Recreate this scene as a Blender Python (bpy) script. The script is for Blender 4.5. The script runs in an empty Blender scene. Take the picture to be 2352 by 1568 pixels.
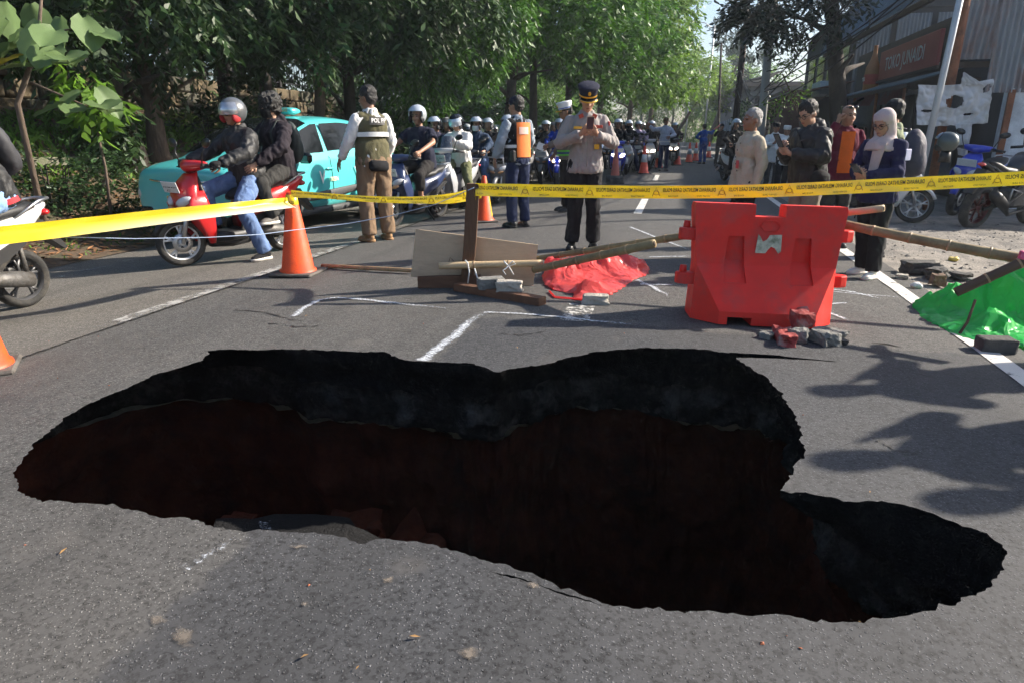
import bpy, bmesh, math, random
import numpy as np
from mathutils import Vector as V, Matrix, noise, geometry, Quaternion
R=math.radians; PI=math.pi
random.seed(7); rng=np.random.default_rng(7)
scene=bpy.context.scene; COL=scene.collection
# ---------------------------------------------------------------- camera, sky, sun, exposure
F=1540.; HC=1.22; PT=math.atan((784-308)/F)
cd=bpy.data.cameras.new('camera'); cd.sensor_width=36; cd.lens=F/2352*36; cd.clip_start=.05; cd.clip_end=3000
cam=bpy.data.objects.new('camera',cd); COL.objects.link(cam); cam.location=(0,0,HC); cam.rotation_euler=(PI/2-PT,0,0)
scene.camera=cam
EL=30; AZ=75                       # sun: degrees above the horizon, degrees from +Y towards +X
SUN=V((math.sin(R(AZ))*math.cos(R(EL)),math.cos(R(AZ))*math.cos(R(EL)),math.sin(R(EL))))
w=bpy.data.worlds.new('World'); scene.world=w; w.use_nodes=True
nt=w.node_tree; bg=nt.nodes['Background']; sk=nt.nodes.new('ShaderNodeTexSky'); sk.sky_type='NISHITA'
sk.sun_disc=False; sk.sun_elevation=R(EL); sk.sun_rotation=R(AZ); sk.dust_density=2.0; sk.air_density=1.0; sk.ozone_density=2.5
nt.links.new(sk.outputs[0],bg.inputs[0]); bg.inputs[1].default_value=.095
sl=bpy.data.lights.new('sun','SUN'); sl.energy=5.0; sl.angle=R(.9); sl.color=(1,.91,.78)
so=bpy.data.objects.new('sun',sl); COL.objects.link(so); so.rotation_euler=SUN.to_track_quat('Z','Y').to_euler(); so.location=(20,10,20)
vs=scene.view_settings; vs.view_transform='Standard'; vs.look='None'; vs.gamma=1; vs.use_curve_mapping=False; vs.exposure=1.1
cy=scene.cycles; cy.use_adaptive_sampling=True; cy.adaptive_threshold=.04; cy.max_bounces=5; cy.diffuse_bounces=2; cy.glossy_bounces=2; cy.transmission_bounces=5; cy.transparent_max_bounces=10; cy.volume_bounces=0; cy.use_denoising=True; cy.caustics_reflective=False; cy.caustics_refractive=False
# ---------------------------------------------------------------- coordinates: s along the road, t across it
ES=V((.2317,.9728)); ET=V((.9728,-.2317)); RZ=-math.atan2(.2317,.9728)
def st(x,y): return x*ES.x+y*ES.y, x*ET.x+y*ET.y
def xy(s,t): return ES.x*s+ET.x*t, ES.y*s+ET.y*t
def crown(t): return -.035*(math.sqrt((t+.57)**2+.25)-.5)
def lefts(t):                       # bank on the left of the road
    p=[(-6.7,crown(-6.7)-.02),(-7.2,-.15),(-8.6,-.05),(-9.3,.35),(-10,.95),(-12.2,1.5),(-13.6,1.75),(-14.2,2.0),(-40,4)]
    for (a,za),(b,zb) in zip(p,p[1:]):
        if t>=b: return za+(zb-za)*(a-t)/(a-b)
    return 4
def gz(x,y):
    t=st(x,y)[1]
    return crown(t) if t>-6.7 else lefts(t)
def G(u,v,dz=0):                    # a photograph position (2352 wide) to the road surface
    dx=(u-1176)/F; dy=-(v-784)/F
    d=V((dx,math.cos(PT)+dy*math.sin(PT),-math.sin(PT)+dy*math.cos(PT))); z=0
    for i in range(8):
        k=(z+dz-HC)/d.z; p=d*k; z=crown(max(-8,min(9,st(p.x,p.y)[1])))
    return V((p.x,p.y,z))
def AT(u,v,y):                      # a photograph position at a known distance
    dx=(u-1176)/F; dy=-(v-784)/F
    d=V((dx,math.cos(PT)+dy*math.sin(PT),-math.sin(PT)+dy*math.cos(PT)))
    return V((0,0,HC))+d*(y/d.y)
# ---------------------------------------------------------------- materials
MATS={}
def nodes(m):
    m.use_nodes=True; return m.node_tree, m.node_tree.nodes, m.node_tree.links
def mat(name,col,rough=.65,metal=0,var=.15,vs_=7,bump=.0,bs=50,coat=0,trans=0,spec=.5,tl=0,island=0,dirt=None,ds=3,aniso=None,emit=0):
    if name in MATS: return MATS[name]
    m=bpy.data.materials.new(name); t,n,l=nodes(m); b=n['Principled BSDF']; MATS[name]=m
    b.inputs['Roughness'].default_value=rough; b.inputs['Metallic'].default_value=metal
    b.inputs['Coat Weight'].default_value=coat; b.inputs['Transmission Weight'].default_value=trans
    b.inputs['Specular IOR Level'].default_value=spec
    if emit:
        b.inputs['Emission Color'].default_value=(*col,1); b.inputs['Emission Strength'].default_value=emit
    tc=n.new('ShaderNodeTexCoord'); mp=n.new('ShaderNodeMapping'); l.new(tc.outputs['Object'],mp.inputs[0])
    if aniso: mp.inputs['Scale'].default_value=aniso
    nz=n.new('ShaderNodeTexNoise'); nz.inputs['Scale'].default_value=vs_; nz.inputs['Detail'].default_value=6; nz.inputs['Roughness'].default_value=.65
    l.new(mp.outputs[0],nz.inputs['Vector'])
    mr=n.new('ShaderNodeMapRange'); mr.inputs[1].default_value=.25; mr.inputs[2].default_value=.75; mr.inputs[3].default_value=1-var; mr.inputs[4].default_value=1+var
    l.new(nz.outputs[0],mr.inputs[0]); src=mr.outputs[0]
    if island:
        ge=n.new('ShaderNodeNewGeometry'); m2=n.new('ShaderNodeMapRange'); m2.inputs[3].default_value=1-island; m2.inputs[4].default_value=1+island
        l.new(ge.outputs['Random Per Island'],m2.inputs[0]); mu=n.new('ShaderNodeMath'); mu.operation='MULTIPLY'
        l.new(src,mu.inputs[0]); l.new(m2.outputs[0],mu.inputs[1]); src=mu.outputs[0]
    cm=n.new('ShaderNodeVectorMath'); cm.operation='SCALE'; cm.inputs[0].default_value=col; l.new(src,cm.inputs['Scale'])
    cs=cm.outputs[0]
    if dirt:
        n2=n.new('ShaderNodeTexNoise'); n2.inputs['Scale'].default_value=ds; n2.inputs['Detail'].default_value=8; n2.inputs['Roughness'].default_value=.7
        l.new(mp.outputs[0],n2.inputs['Vector']); r=n.new('ShaderNodeMapRange'); r.inputs[1].default_value=.48; r.inputs[2].default_value=.68
        l.new(n2.outputs[0],r.inputs[0]); mx=n.new('ShaderNodeMix'); mx.data_type='RGBA'; l.new(r.outputs[0],mx.inputs[0]); l.new(cs,mx.inputs[6])
        mx.inputs[7].default_value=(*dirt,1); cs=mx.outputs[2]
    l.new(cs,b.inputs['Base Color'])
    if bump:
        nb=n.new('ShaderNodeTexNoise'); nb.inputs['Scale'].default_value=bs; nb.inputs['Detail'].default_value=4; l.new(mp.outputs[0],nb.inputs['Vector'])
        bp=n.new('ShaderNodeBump'); bp.inputs['Strength'].default_value=bump; bp.inputs['Distance'].default_value=.02; l.new(nb.outputs[0],bp.inputs['Height']); l.new(bp.outputs[0],b.inputs['Normal'])
    if tl:
        tr=n.new('ShaderNodeBsdfTranslucent'); l.new(cs,tr.inputs[0]); ms=n.new('ShaderNodeMixShader'); ms.inputs[0].default_value=tl
        l.new(b.outputs[0],ms.inputs[1]); l.new(tr.outputs[0],ms.inputs[2]); l.new(ms.outputs[0],n['Material Output'].inputs[0])
    return m
def node_mat(name):
    m=bpy.data.materials.new(name); MATS[name]=m; return (m,)+nodes(m)
def asphalt(name,base,light,patch=None,ws=1.0,warm=(1,1,1)):
    m,t,n,l=node_mat(name); b=n['Principled BSDF']; tc=n.new('ShaderNodeTexCoord'); O=tc.outputs['Object']
    def tex(kind,scale,detail=2,feat=None):
        x=n.new(kind); x.inputs['Scale'].default_value=scale
        if 'Detail' in x.inputs: x.inputs['Detail'].default_value=detail
        l.new(O,x.inputs['Vector']); return x
    def rng_(src,a,b_,c,d):
        r=n.new('ShaderNodeMapRange'); r.inputs[1].default_value=a; r.inputs[2].default_value=b_; r.inputs[3].default_value=c; r.inputs[4].default_value=d; l.new(src,r.inputs[0]); return r.outputs[0]
    def mix(fac,a,b_):
        x=n.new('ShaderNodeMix'); x.data_type='RGBA'
        l.new(fac,x.inputs[0]) if not isinstance(fac,float) else setattr(x.inputs[0],'default_value',fac)
        for i,c in ((6,a),(7,b_)):
            if isinstance(c,tuple): x.inputs[i].default_value=(*c,1)
            else: l.new(c,x.inputs[i])
        return x.outputs[2]
    vo=tex('ShaderNodeTexVoronoi',82); big=tex('ShaderNodeTexNoise',.55,4); mid=tex('ShaderNodeTexNoise',7,4)
    sep=n.new('ShaderNodeSeparateColor'); l.new(vo.outputs['Color'],sep.inputs[0]); gap=rng_(vo.outputs['Distance'],.42,.72,0,.75)
    def grain(dark,lt): return mix(gap,mix(rng_(sep.outputs[0],.1,.95,0,1),tuple(x*.3 for x in dark),tuple(x*1.2 for x in lt)),tuple(x*.35 for x in dark))
    c0=grain(base,light)
    if patch:
        sx=n.new('ShaderNodeSeparateXYZ'); l.new(O,sx.inputs[0])
        ed=tex('ShaderNodeTexNoise',6,4); off=rng_(ed.outputs[0],.3,.7,-.05,.05)
        a=n.new('ShaderNodeMath'); l.new(sx.outputs[0],a.inputs[0]); l.new(off,a.inputs[1])
        c=n.new('ShaderNodeMath'); l.new(sx.outputs[1],c.inputs[0]); l.new(off,c.inputs[1])
        ma=rng_(a.outputs[0],-1.28,-1.24,0,1); mc=rng_(c.outputs[0],4.42,4.38,0,1)
        mm=n.new('ShaderNodeMath'); mm.operation='MULTIPLY'; l.new(ma,mm.inputs[0]); l.new(mc,mm.inputs[1])
        cp=grain(*patch); c0=mix(mm.outputs[0],c0,cp)
    # dust, wheel polish and old stains
    c1=mix(rng_(big.outputs[0],.42,.68,0,.25),c0,tuple(x*y for x,y in zip((.12,.11,.1),warm)))
    c2=mix(rng_(mid.outputs[0],.54,.85,0,.28),c1,tuple(x*.45 for x in base))
    lit=tex('ShaderNodeTexNoise',2.3,5); trk=n.new('ShaderNodeMapping'); trk.inputs['Scale'].default_value=(2.6,.22,1); l.new(O,trk.inputs[0]); tn=n.new('ShaderNodeTexNoise'); tn.inputs['Scale'].default_value=1.0; tn.inputs['Detail'].default_value=5; l.new(trk.outputs[0],tn.inputs['Vector']); c2=mix(rng_(tn.outputs[0],.5,.72,0,.38),c2,tuple(x*.5 for x in base)); c3=mix(rng_(lit.outputs[0],.63,.78,0,.5),c2,(.17,.155,.14))
    l.new(c3,b.inputs['Base Color']); b.inputs['Roughness'].default_value=.8; b.inputs['Specular IOR Level'].default_value=.3
    h2=n.new('ShaderNodeMath'); h2.operation='MULTIPLY'; l.new(rng_(vo.outputs['Distance'],.1,.65,1,0),h2.inputs[0]); h2.inputs[1].default_value=1.5
    bp=n.new('ShaderNodeBump'); bp.inputs['Strength'].default_value=.95*ws; bp.inputs['Distance'].default_value=.006; l.new(h2.outputs[0],bp.inputs['Height']); l.new(bp.outputs[0],b.inputs['Normal'])
    return m
def worn(name,col,thr=.5,soft=.12,scale=14,fac=1.,rough=.7):   # paint with the road showing through where it has worn off
    m,t,n,l=node_mat(name); b=n['Principled BSDF']; b.inputs['Base Color'].default_value=(*col,1); b.inputs['Roughness'].default_value=rough
    tc=n.new('ShaderNodeTexCoord'); nz=n.new('ShaderNodeTexNoise'); nz.inputs['Scale'].default_value=scale; nz.inputs['Detail'].default_value=10; nz.inputs['Roughness'].default_value=.75
    l.new(tc.outputs['Object'],nz.inputs['Vector'])
    at=n.new('ShaderNodeAttribute'); at.attribute_name='cover'
    ad=n.new('ShaderNodeMath'); ad.operation='ADD'; l.new(nz.outputs[0],ad.inputs[0]); l.new(at.outputs['Fac'],ad.inputs[1])
    r=n.new('ShaderNodeMapRange'); r.inputs[1].default_value=thr; r.inputs[2].default_value=thr+soft; r.inputs[4].default_value=fac; l.new(ad.outputs[0],r.inputs[0])
    tr=n.new('ShaderNodeBsdfTransparent'); ms=n.new('ShaderNodeMixShader'); l.new(r.outputs[0],ms.inputs[0]); l.new(tr.outputs[0],ms.inputs[1]); l.new(b.outputs[0],ms.inputs[2])
    l.new(ms.outputs[0],n['Material Output'].inputs[0]); return m
def corr_mat(name,col,rust):
    return mat(name,col,.55,.35,.2,3,.1,30,dirt=rust,ds=1.1,aniso=(1,1,.35))
# ---------------------------------------------------------------- mesh helpers
def link(name,me,m=None,parent=None,loc=None,smooth=None):
    o=bpy.data.objects.new(name,me); COL.objects.link(o)
    if m is not None and me is not None and len(me.materials)==0:
        for k in (m if isinstance(m,(list,tuple)) else [m]): me.materials.append(k)
    if parent: o.parent=parent
    if loc is not None: o.location=loc
    return o
def tag(o,label=None,cat=None,group=None,kind=None):
    if label: o['label']=label
    if cat: o['category']=cat
    if group: o['group']=group
    if kind: o['kind']=kind
    return o
def thing(name,label,cat,loc=(0,0,0),rz=0,group=None,tilt=None):
    o=bpy.data.objects.new(name,None); COL.objects.link(o); o.location=loc; o.rotation_euler=tilt or (0,0,rz); o.empty_display_size=.1
    return tag(o,label,cat,group)
def frame(d,up=V((0,0,1))):
    d=d.normalized(); a=d.cross(up)
    if a.length<1e-4: a=d.cross(V((1,0,0)))
    a.normalize(); return a,d.cross(a).normalized()*-1
class MB:
    def __init__(s): s.v=[]; s.f=[]; s.m=[]; s.sm=[]
    def add(s,vs,fs,mi=0,sm=True):
        o=len(s.v); s.v+=[tuple(x) for x in vs]; s.f+=[tuple(i+o for i in f) for f in fs]; s.m+=[mi]*len(fs); s.sm+=[sm]*len(fs); return s
    def box(s,c,h,rot=None,mi=0,bev=0,sm=False):
        c=V(c); h=V(h)
        if bev:
            b=min(bev,min(h)*.9); P=[]
            for sx in(-1,1):
                for sy in(-1,1):
                    for sz in(-1,1):
                        P+=[V((sx*(h.x-b),sy*(h.y-b),sz*h.z)),V((sx*(h.x-b),sy*h.y,sz*(h.z-b))),V((sx*h.x,sy*(h.y-b),sz*(h.z-b)))]
            bm=bmesh.new(); 
            for p in P: bm.verts.new(p)
            r=bmesh.ops.convex_hull(bm,input=bm.verts[:]); bmesh.ops.dissolve_limit(bm,angle_limit=.01,verts=bm.verts[:],edges=bm.edges[:])
            bm.verts.index_update(); vs=[v.co.copy() for v in bm.verts]; fs=[[v.index for v in f.verts] for f in bm.faces]; bm.free()
        else:
            vs=[V((x*h.x,y*h.y,z*h.z)) for z in(-1,1) for y in(-1,1) for x in(-1,1)]
            fs=[(0,2,3,1),(4,5,7,6),(0,1,5,4),(2,6,7,3),(0,4,6,2),(1,3,7,5)]
        if rot is not None: vs=[rot@p for p in vs]
        return s.add([p+c for p in vs],fs,mi,sm)
    def tube(s,pts,r,n=8,mi=0,caps=True,flat=1,up=V((0,0,1)),sm=True):
        pts=[V(p) for p in pts]; k=len(pts); rs=r if isinstance(r,(list,tuple)) else [r]*k; vs=[];fs=[]; pa=None
        for i,p in enumerate(pts):
            d=(pts[min(i+1,k-1)]-pts[max(i-1,0)])
            if pa is None: a,b=frame(d,up)
            else:
                d=d.normalized(); a=(pa-d*pa.dot(d)); a=a.normalized() if a.length>1e-5 else frame(d)[0]; b=a.cross(d).normalized()
            pa=a
            for j in range(n):
                q=2*PI*j/n; vs.append(p+a*math.cos(q)*rs[i]+b*math.sin(q)*rs[i]*flat)
        for i in range(k-1):
            for j in range(n): fs.append((i*n+j,i*n+(j+1)%n,(i+1)*n+(j+1)%n,(i+1)*n+j))
        if caps: fs+=[tuple(range(n))[::-1],tuple((k-1)*n+j for j in range(n))]
        return s.add(vs,fs,mi,sm)
    def loft(s,rings,mi=0,caps=True,sm=True,closed=True):
        n=len(rings[0]); vs=[p for r in rings for p in r]; fs=[]
        for i in range(len(rings)-1):
            for j in range(n if closed else n-1): fs.append((i*n+j,i*n+(j+1)%n,(i+1)*n+(j+1)%n,(i+1)*n+j))
        if caps and closed: fs+=[tuple(range(n))[::-1],tuple((len(rings)-1)*n+j for j in range(n))]
        return s.add(vs,fs,mi,sm)
    def lathe(s,prof,c=(0,0,0),axis='Z',n=24,a0=0,a1=2*PI,mi=0,sm=True):   # prof: (radius, height along axis)
        full=abs(a1-a0-2*PI)<1e-6; k=n if full else n+1; vs=[];fs=[];c=V(c)
        for i in range(k):
            q=a0+(a1-a0)*i/n; cq,sq=math.cos(q),math.sin(q)
            for r,h in prof:
                vs.append(c+(V((r*cq,r*sq,h)) if axis=='Z' else V((h,r*cq,r*sq)) if axis=='X' else V((r*cq,h,r*sq))))
        p=len(prof)
        for i in range(n):
            for j in range(p-1): fs.append((i*p+j,((i+1)%k)*p+j,((i+1)%k)*p+j+1,i*p+j+1))
        return s.add(vs,fs,mi,sm)
    def ell(s,c,r,n=10,k=7,mi=0,rot=None,sm=True):
        c=V(c); vs=[];fs=[]
        for i in range(k+1):
            a=PI*i/k
            for j in range(n):
                q=2*PI*j/n; p=V((r[0]*math.sin(a)*math.cos(q),r[1]*math.sin(a)*math.sin(q),r[2]*math.cos(a)))
                vs.append(c+(rot@p if rot is not None else p))
        for i in range(k):
            for j in range(n): fs.append((i*n+j,(i+1)*n+j,(i+1)*n+(j+1)%n,i*n+(j+1)%n))
        return s.add(vs,fs,mi,sm)
    def prism(s,poly,a,b,axis='X',mi=0,sm=False):   # poly in the other two axes, from a to b along axis
        def P(q,h): return (h,q[0],q[1]) if axis=='X' else (q[0],h,q[1]) if axis=='Y' else (q[0],q[1],h)
        n=len(poly); vs=[P(q,a) for q in poly]+[P(q,b) for q in poly]
        fs=[tuple(range(n)),tuple(range(n,2*n))[::-1]]+[(j,(j+1)%n,n+(j+1)%n,n+j) for j in range(n)]
        return s.add(vs,fs,mi,sm)
    def mesh(s,name='m',mats=None,weld=0):
        me=bpy.data.meshes.new(name); me.from_pydata(s.v,[],s.f)
        if mats:
            for k in (mats if isinstance(mats,(list,tuple)) else [mats]): me.materials.append(k)
            if isinstance(mats,(list,tuple)) and len(mats)>1: me.polygons.foreach_set('material_index',s.m)
        me.polygons.foreach_set('use_smooth',s.sm)
        bm=bmesh.new(); bm.from_mesh(me)
        if weld: bmesh.ops.remove_doubles(bm,verts=bm.verts[:],dist=weld)
        bmesh.ops.recalc_face_normals(bm,faces=bm.faces[:]); bm.to_mesh(me); bm.free(); return me
    def build(s,name,m,parent=None,weld=0,loc=None,sub=0,bevel=0):
        o=link(name,s.mesh(name,m,weld),None,parent,loc)
        if bevel:
            b=o.modifiers.new('b','BEVEL'); b.width=bevel; b.segments=2; b.limit_method='ANGLE'; b.angle_limit=R(35)
        if sub:
            q=o.modifiers.new('s','SUBSURF'); q.levels=q.render_levels=sub
        return o
def ring(c,a,b,n=14,e=2.5):         # superellipse with half axes given as vectors
    o=[]
    for j in range(n):
        q=2*PI*j/n; x,y=math.cos(q),math.sin(q)
        o.append(V(c)+V(a)*math.copysign(abs(x)**(2/e),x)+V(b)*math.copysign(abs(y)**(2/e),y))
    return o
def evalmesh(o):
    dg=bpy.context.evaluated_depsgraph_get(); me=bpy.data.meshes.new_from_object(o.evaluated_get(dg)); return me
_font=None
def text_geo(body,size,bold=0.0,sx=1):
    cu=bpy.data.curves.new('t','FONT'); cu.body=body; cu.size=size; cu.offset=bold*size; cu.resolution_u=2; cu.align_x='CENTER'; cu.align_y='CENTER'
    o=bpy.data.objects.new('t',cu); COL.objects.link(o); me=evalmesh(o)
    vs=[v.co.copy() for v in me.vertices]; fs=[list(p.vertices) for p in me.polygons]
    bpy.data.objects.remove(o); bpy.data.curves.remove(cu); bpy.data.meshes.remove(me)
    if sx!=1:
        for v in vs: v.x*=sx
    return vs,fs
def put_text(body,size,o,r,u,name,m,parent,bold=.015,sx=1,off=.002):   # lettering at o, r to the right, u up
    vs,fs=text_geo(body,size,bold,sx); r=V(r).normalized(); u=V(u).normalized(); nn=r.cross(u)
    mb=MB().add([V(o)+r*v.x+u*v.y+nn*off for v in vs],fs,0,False); return mb.build(name,m,parent)
# ---------------------------------------------------------------- road, hole and ground
HOLE=[(30,1090),(60,1040),(110,995),(165,950),(235,915),(300,885),(360,858),(420,842),(468,828),(476,806),(560,802),(680,802),(800,806),(875,808),(930,826),(985,830),(1045,832),(1100,838),(1140,853),(1170,846),(1240,838),(1300,822),(1360,809),(1430,801),(1510,798),(1600,802),(1672,810),
(1700,812),(1790,816),(1925,830),(1785,822),(1690,822),(1712,838),(1755,862),(1792,902),(1822,952),(1842,1000),(1850,1030),(1835,1062),(1806,1100),(1792,1126),(1850,1132),(1900,1143),(1960,1150),(2050,1153),(2130,1172),(2200,1198),(2268,1222),(2298,1248),(2312,1290),(2314,1312),(2292,1335),(2245,1362),(2180,1392),(2130,1410),(2050,1419),(1950,1426),(1860,1425),(1800,1412),(1700,1414),(1600,1405),(1500,1396),(1395,1388),(1330,1362),(1245,1326),(1180,1306),(1100,1285),(1000,1256),(905,1236),(872,1232),(840,1246),(780,1236),(700,1222),(600,1220),(530,1216),(490,1210),(420,1190),(330,1173),(250,1161),(170,1156),(100,1151),(50,1132)]
CRACKS=[[(1225,1337),(1300,1362),(1392,1391),(1300,1367)],[(1118,1312),(1180,1322),(1235,1338),(1178,1327)],[(1985,785),(2040,790),(2080,800),(2038,793)]]
hp=[]
rr=random.Random(3)
for i,(u,v) in enumerate(HOLE):
    u2,v2=HOLE[(i+1)%len(HOLE)]; a=G(u,v); b=G(u2,v2); thin=27<=i<=30; n=max(1,int((b-a).length/(.03 if thin else .016)))
    for k in range(n):
        p=a.lerp(b,k/n); d=(b-a).normalized(); nn=V((-d.y,d.x,0))
        q=noise.fractal((p*6).to_3d(),.8,2,5)*.018+noise.noise(p*70)*.011+noise.noise(p*28)*.010
        p=p+nn*q*(.3 if thin else 1); s_,t_=st(p.x,p.y); hp.append(V((t_,s_)))
def crack_local(c):
    P=[G(*p) for p in c]; o=[]
    for i in range(len(P)):
        a,b=P[i],P[(i+1)%len(P)]
        for k in range(10):
            p=a.lerp(b,k/10); 
            if k: p=p+V((0,noise.noise(p*60)*.006,0))
            s_,t_=st(p.x,p.y); o.append(V((t_,s_)))
    return o
T0,T1,S0,S1=-3.85,2.2,-2.5,6.5
tl=[T0+(T1-T0)*i/20 for i in range(21)]
outer=[V((t,S0)) for t in tl]+[V((T1,S0+(S1-S0)*i/18)) for i in range(1,18)]+[V((t,S1)) for t in tl[::-1]]+[V((T0,S1-(S1-S0)*i/18)) for i in range(1,18)]
loops=[outer,hp]+[crack_local(c) for c in CRACKS]
vs=[];ed=[]
for L in loops:
    o=len(vs); vs+=L; ed+=[(o+i,o+(i+1)%len(L)) for i in range(len(L))]
for i in range(56):
    for j in range(70):
        t=T0+(T1-T0)*(i+.5+rr.uniform(-.35,.35))/56; s=S0+(S1-S0)*(j+.5+rr.uniform(-.35,.35))/70
        vs.append(V((t,s)))
r=geometry.delaunay_2d_cdt(vs,ed,[],0,1e-5)
def inside(c,P):
    x,y=c; P=np.array([(p.x,p.y) for p in P]); Q=np.roll(P,-1,0); k=(P[:,1]>y)!=(Q[:,1]>y)
    if not k.any(): return False
    a,b=P[k],Q[k]; return bool(((a[:,0]+(y-a[:,1])*(b[:,0]-a[:,0])/(b[:,1]-a[:,1]))>x).sum()%2)
keep=[f for f in r[2] if not any(inside(((r[0][f[0]]+r[0][f[1]]+r[0][f[2]])/3)[:],L) for L in loops[1:])]
def bumpz(t,s): return crown(t)+noise.noise(V((t*1.3,s*1.3,0)))*.006+noise.noise(V((t*5,s*5,3)))*.003
mb=MB(); mb.add([(p.x,p.y,bumpz(p.x,p.y) if S0+.05<p.y<S1-.05 else crown(p.x)) for p in r[0]],keep)
ss=[S1,9,12,16,20,26,34,44,60,80,110,160]
mb.add([(t,s,crown(t)) for s in ss for t in tl],[(j*21+i,j*21+i+1,(j+1)*21+i+1,(j+1)*21+i) for j in range(len(ss)-1) for i in range(20)])
M_road=asphalt('old asphalt',(.066,.064,.062),(.255,.247,.238),patch=((.036,.037,.041),(.165,.167,.176)))
def rz(o): o.rotation_euler=(0,0,RZ); return o
road=tag(rz(mb.build('road',M_road,weld=1e-4)),kind='structure')
# broken edge of the hole, layer by layer
n=len(hp); nor=[]
for i in range(n):
    d=hp[(i+9)%n]-hp[i-9]; nor.append(V((d.y,-d.x)).normalized() if d.length>1e-6 else V((1,0)))
cen=sum(hp,V((0,0)))/n
area=sum(hp[i].x*hp[(i+1)%n].y-hp[(i+1)%n].x*hp[i].y for i in range(n))
if area<0: nor=[-q for q in nor]
under=.8
nor2=[(lambda q:q.normalized() if q.length>1e-6 else nor[i])(sum((nor[(i+k)%n] for k in range(-42,43,3)),V((0,0)))) for i in range(n)]
W=30; sm_=[sum((hp[(i+k)%n] for k in range(-W,W+1,3)),V((0,0)))/len(range(-W,W+1,3)) for i in range(n)]
def layer(name,prof,m,kind='structure',amp=.02,fr=9,parent=None,step=.03):
    fine=[]
    for (z0,o0),(z1,o1) in zip(prof,prof[1:]):
        k=max(1,int(abs(z1-z0)/step)); fine+=[(z0+(z1-z0)*q/k,o0+(o1-o0)*q/k) for q in range(k)]
    fine.append(prof[-1]); rings=[]
    for z,off in fine:
        ringp=[]; f=max(0,min(1,(-z-.03)/.2)); ex=.09*f
        for i,p in enumerate(hp):
            q=V((p.x,p.y,z)); a=(noise.noise(q*fr)*amp+noise.noise(q*fr*2.7)*amp*.6+noise.noise(q*fr*6)*amp*.35)*min(1,-z*25)
            nn=nor[i].lerp(nor2[i],f); l_=max(0,min(1,-(nor2[i].x*ET.x+nor2[i].y*ES.x)*1.3))
            o=p.lerp(sm_[i],f)+nn*(off+ex*(1-.0)+under*l_*max(0,min(1,(-z-.015)/.07))+a)
            ringp.append(V((o.x,o.y,z+bumpz(p.x,p.y)+noise.noise(V((p.x*7,p.y*7,z*9)))*min(.04,abs(z)*.25))))
        rings.append(ringp)
    return tag(rz(MB().loft(rings,caps=False).build(name,m)),kind=kind)
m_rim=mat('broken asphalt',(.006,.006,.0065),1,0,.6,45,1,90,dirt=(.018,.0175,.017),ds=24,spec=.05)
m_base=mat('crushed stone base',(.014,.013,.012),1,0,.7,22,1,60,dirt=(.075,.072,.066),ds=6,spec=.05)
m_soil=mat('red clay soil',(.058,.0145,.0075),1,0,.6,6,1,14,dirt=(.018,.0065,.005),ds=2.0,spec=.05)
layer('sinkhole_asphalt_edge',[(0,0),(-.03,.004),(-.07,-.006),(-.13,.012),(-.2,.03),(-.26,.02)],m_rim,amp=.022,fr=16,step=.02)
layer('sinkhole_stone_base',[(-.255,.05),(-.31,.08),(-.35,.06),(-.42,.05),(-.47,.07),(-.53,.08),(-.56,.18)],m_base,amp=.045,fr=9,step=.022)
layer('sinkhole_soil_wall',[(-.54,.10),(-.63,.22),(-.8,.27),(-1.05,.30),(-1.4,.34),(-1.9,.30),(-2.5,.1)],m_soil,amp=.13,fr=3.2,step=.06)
mb=MB(); N=44; ext=3.2
for j in range(N):
    for i in range(N):
        x=-3+5.6*i/(N-1); y=.2+4.6*j/(N-1); d=(V((x,y))-V((-1.35,2.75))).length
        mb.v.append((x,y,-2.3+noise.fractal(V((x*1.6,y*1.6,5)),1,2,5)*.22+1.15*math.exp(-(d/.85)**2)+noise.noise(V((x*9,y*9,0)))*.05))
mb.f=[(j*N+i,j*N+i+1,(j+1)*N+i+1,(j+1)*N+i) for j in range(N-1) for i in range(N-1)]; mb.m=[0]*len(mb.f); mb.sm=[True]*len(mb.f)
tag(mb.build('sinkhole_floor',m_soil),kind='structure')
def chunk(name,c,h,seed,m,label=None,cat=None,rot=(0,0,0),rough=.25,parent=None,group=None,n=3,bev=.12):
    bm=bmesh.new(); bmesh.ops.create_cube(bm,size=2)
    bmesh.ops.bevel(bm,geom=bm.edges[:],offset=bev,segments=1,affect='EDGES')
    bmesh.ops.subdivide_edges(bm,edges=bm.edges[:],cuts=n,use_grid_fill=True)
    sd=V((seed*7.1,seed*3.3,seed))
    for v in bm.verts:
        k=noise.fractal(v.co*1.1+sd,.8,2,4)*rough; v.co*=1+k; v.co.x+=noise.noise(v.co*.9+sd*2)*rough*.7
        v.co=V((v.co.x*h[0],v.co.y*h[1],v.co.z*h[2]))
    me=bpy.data.meshes.new(name); bm.to_mesh(me); bm.free()
    o=link(name,me,m,parent,c); o.rotation_euler=rot
    return tag(o,label,cat,group) if label else o
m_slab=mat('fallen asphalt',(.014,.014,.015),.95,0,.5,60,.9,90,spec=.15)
p=xy(0,0)
sl1=chunk('asphalt_slab',(-1.22,3.12,-.86),(.34,.26,.05),3,m_slab,'fallen slab of asphalt with a white paint streak lying in the sinkhole','slab',(R(-12),R(10),R(20)),.28)
mk=worn('slab paint',(.5,.52,.55),.5,.2,30)
link('paint_streak',MB().box((-.1,0,.06),(.028,.16,.004)).mesh('paint_streak',mk),None,sl1)
chunk('asphalt_slab',(-.62,3.02,-1.02),(.46,.22,.06),5,m_slab,'long dark slab of asphalt tilted down beside the painted slab in the hole','slab',(R(-14),R(16),R(-22)),.26)
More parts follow.
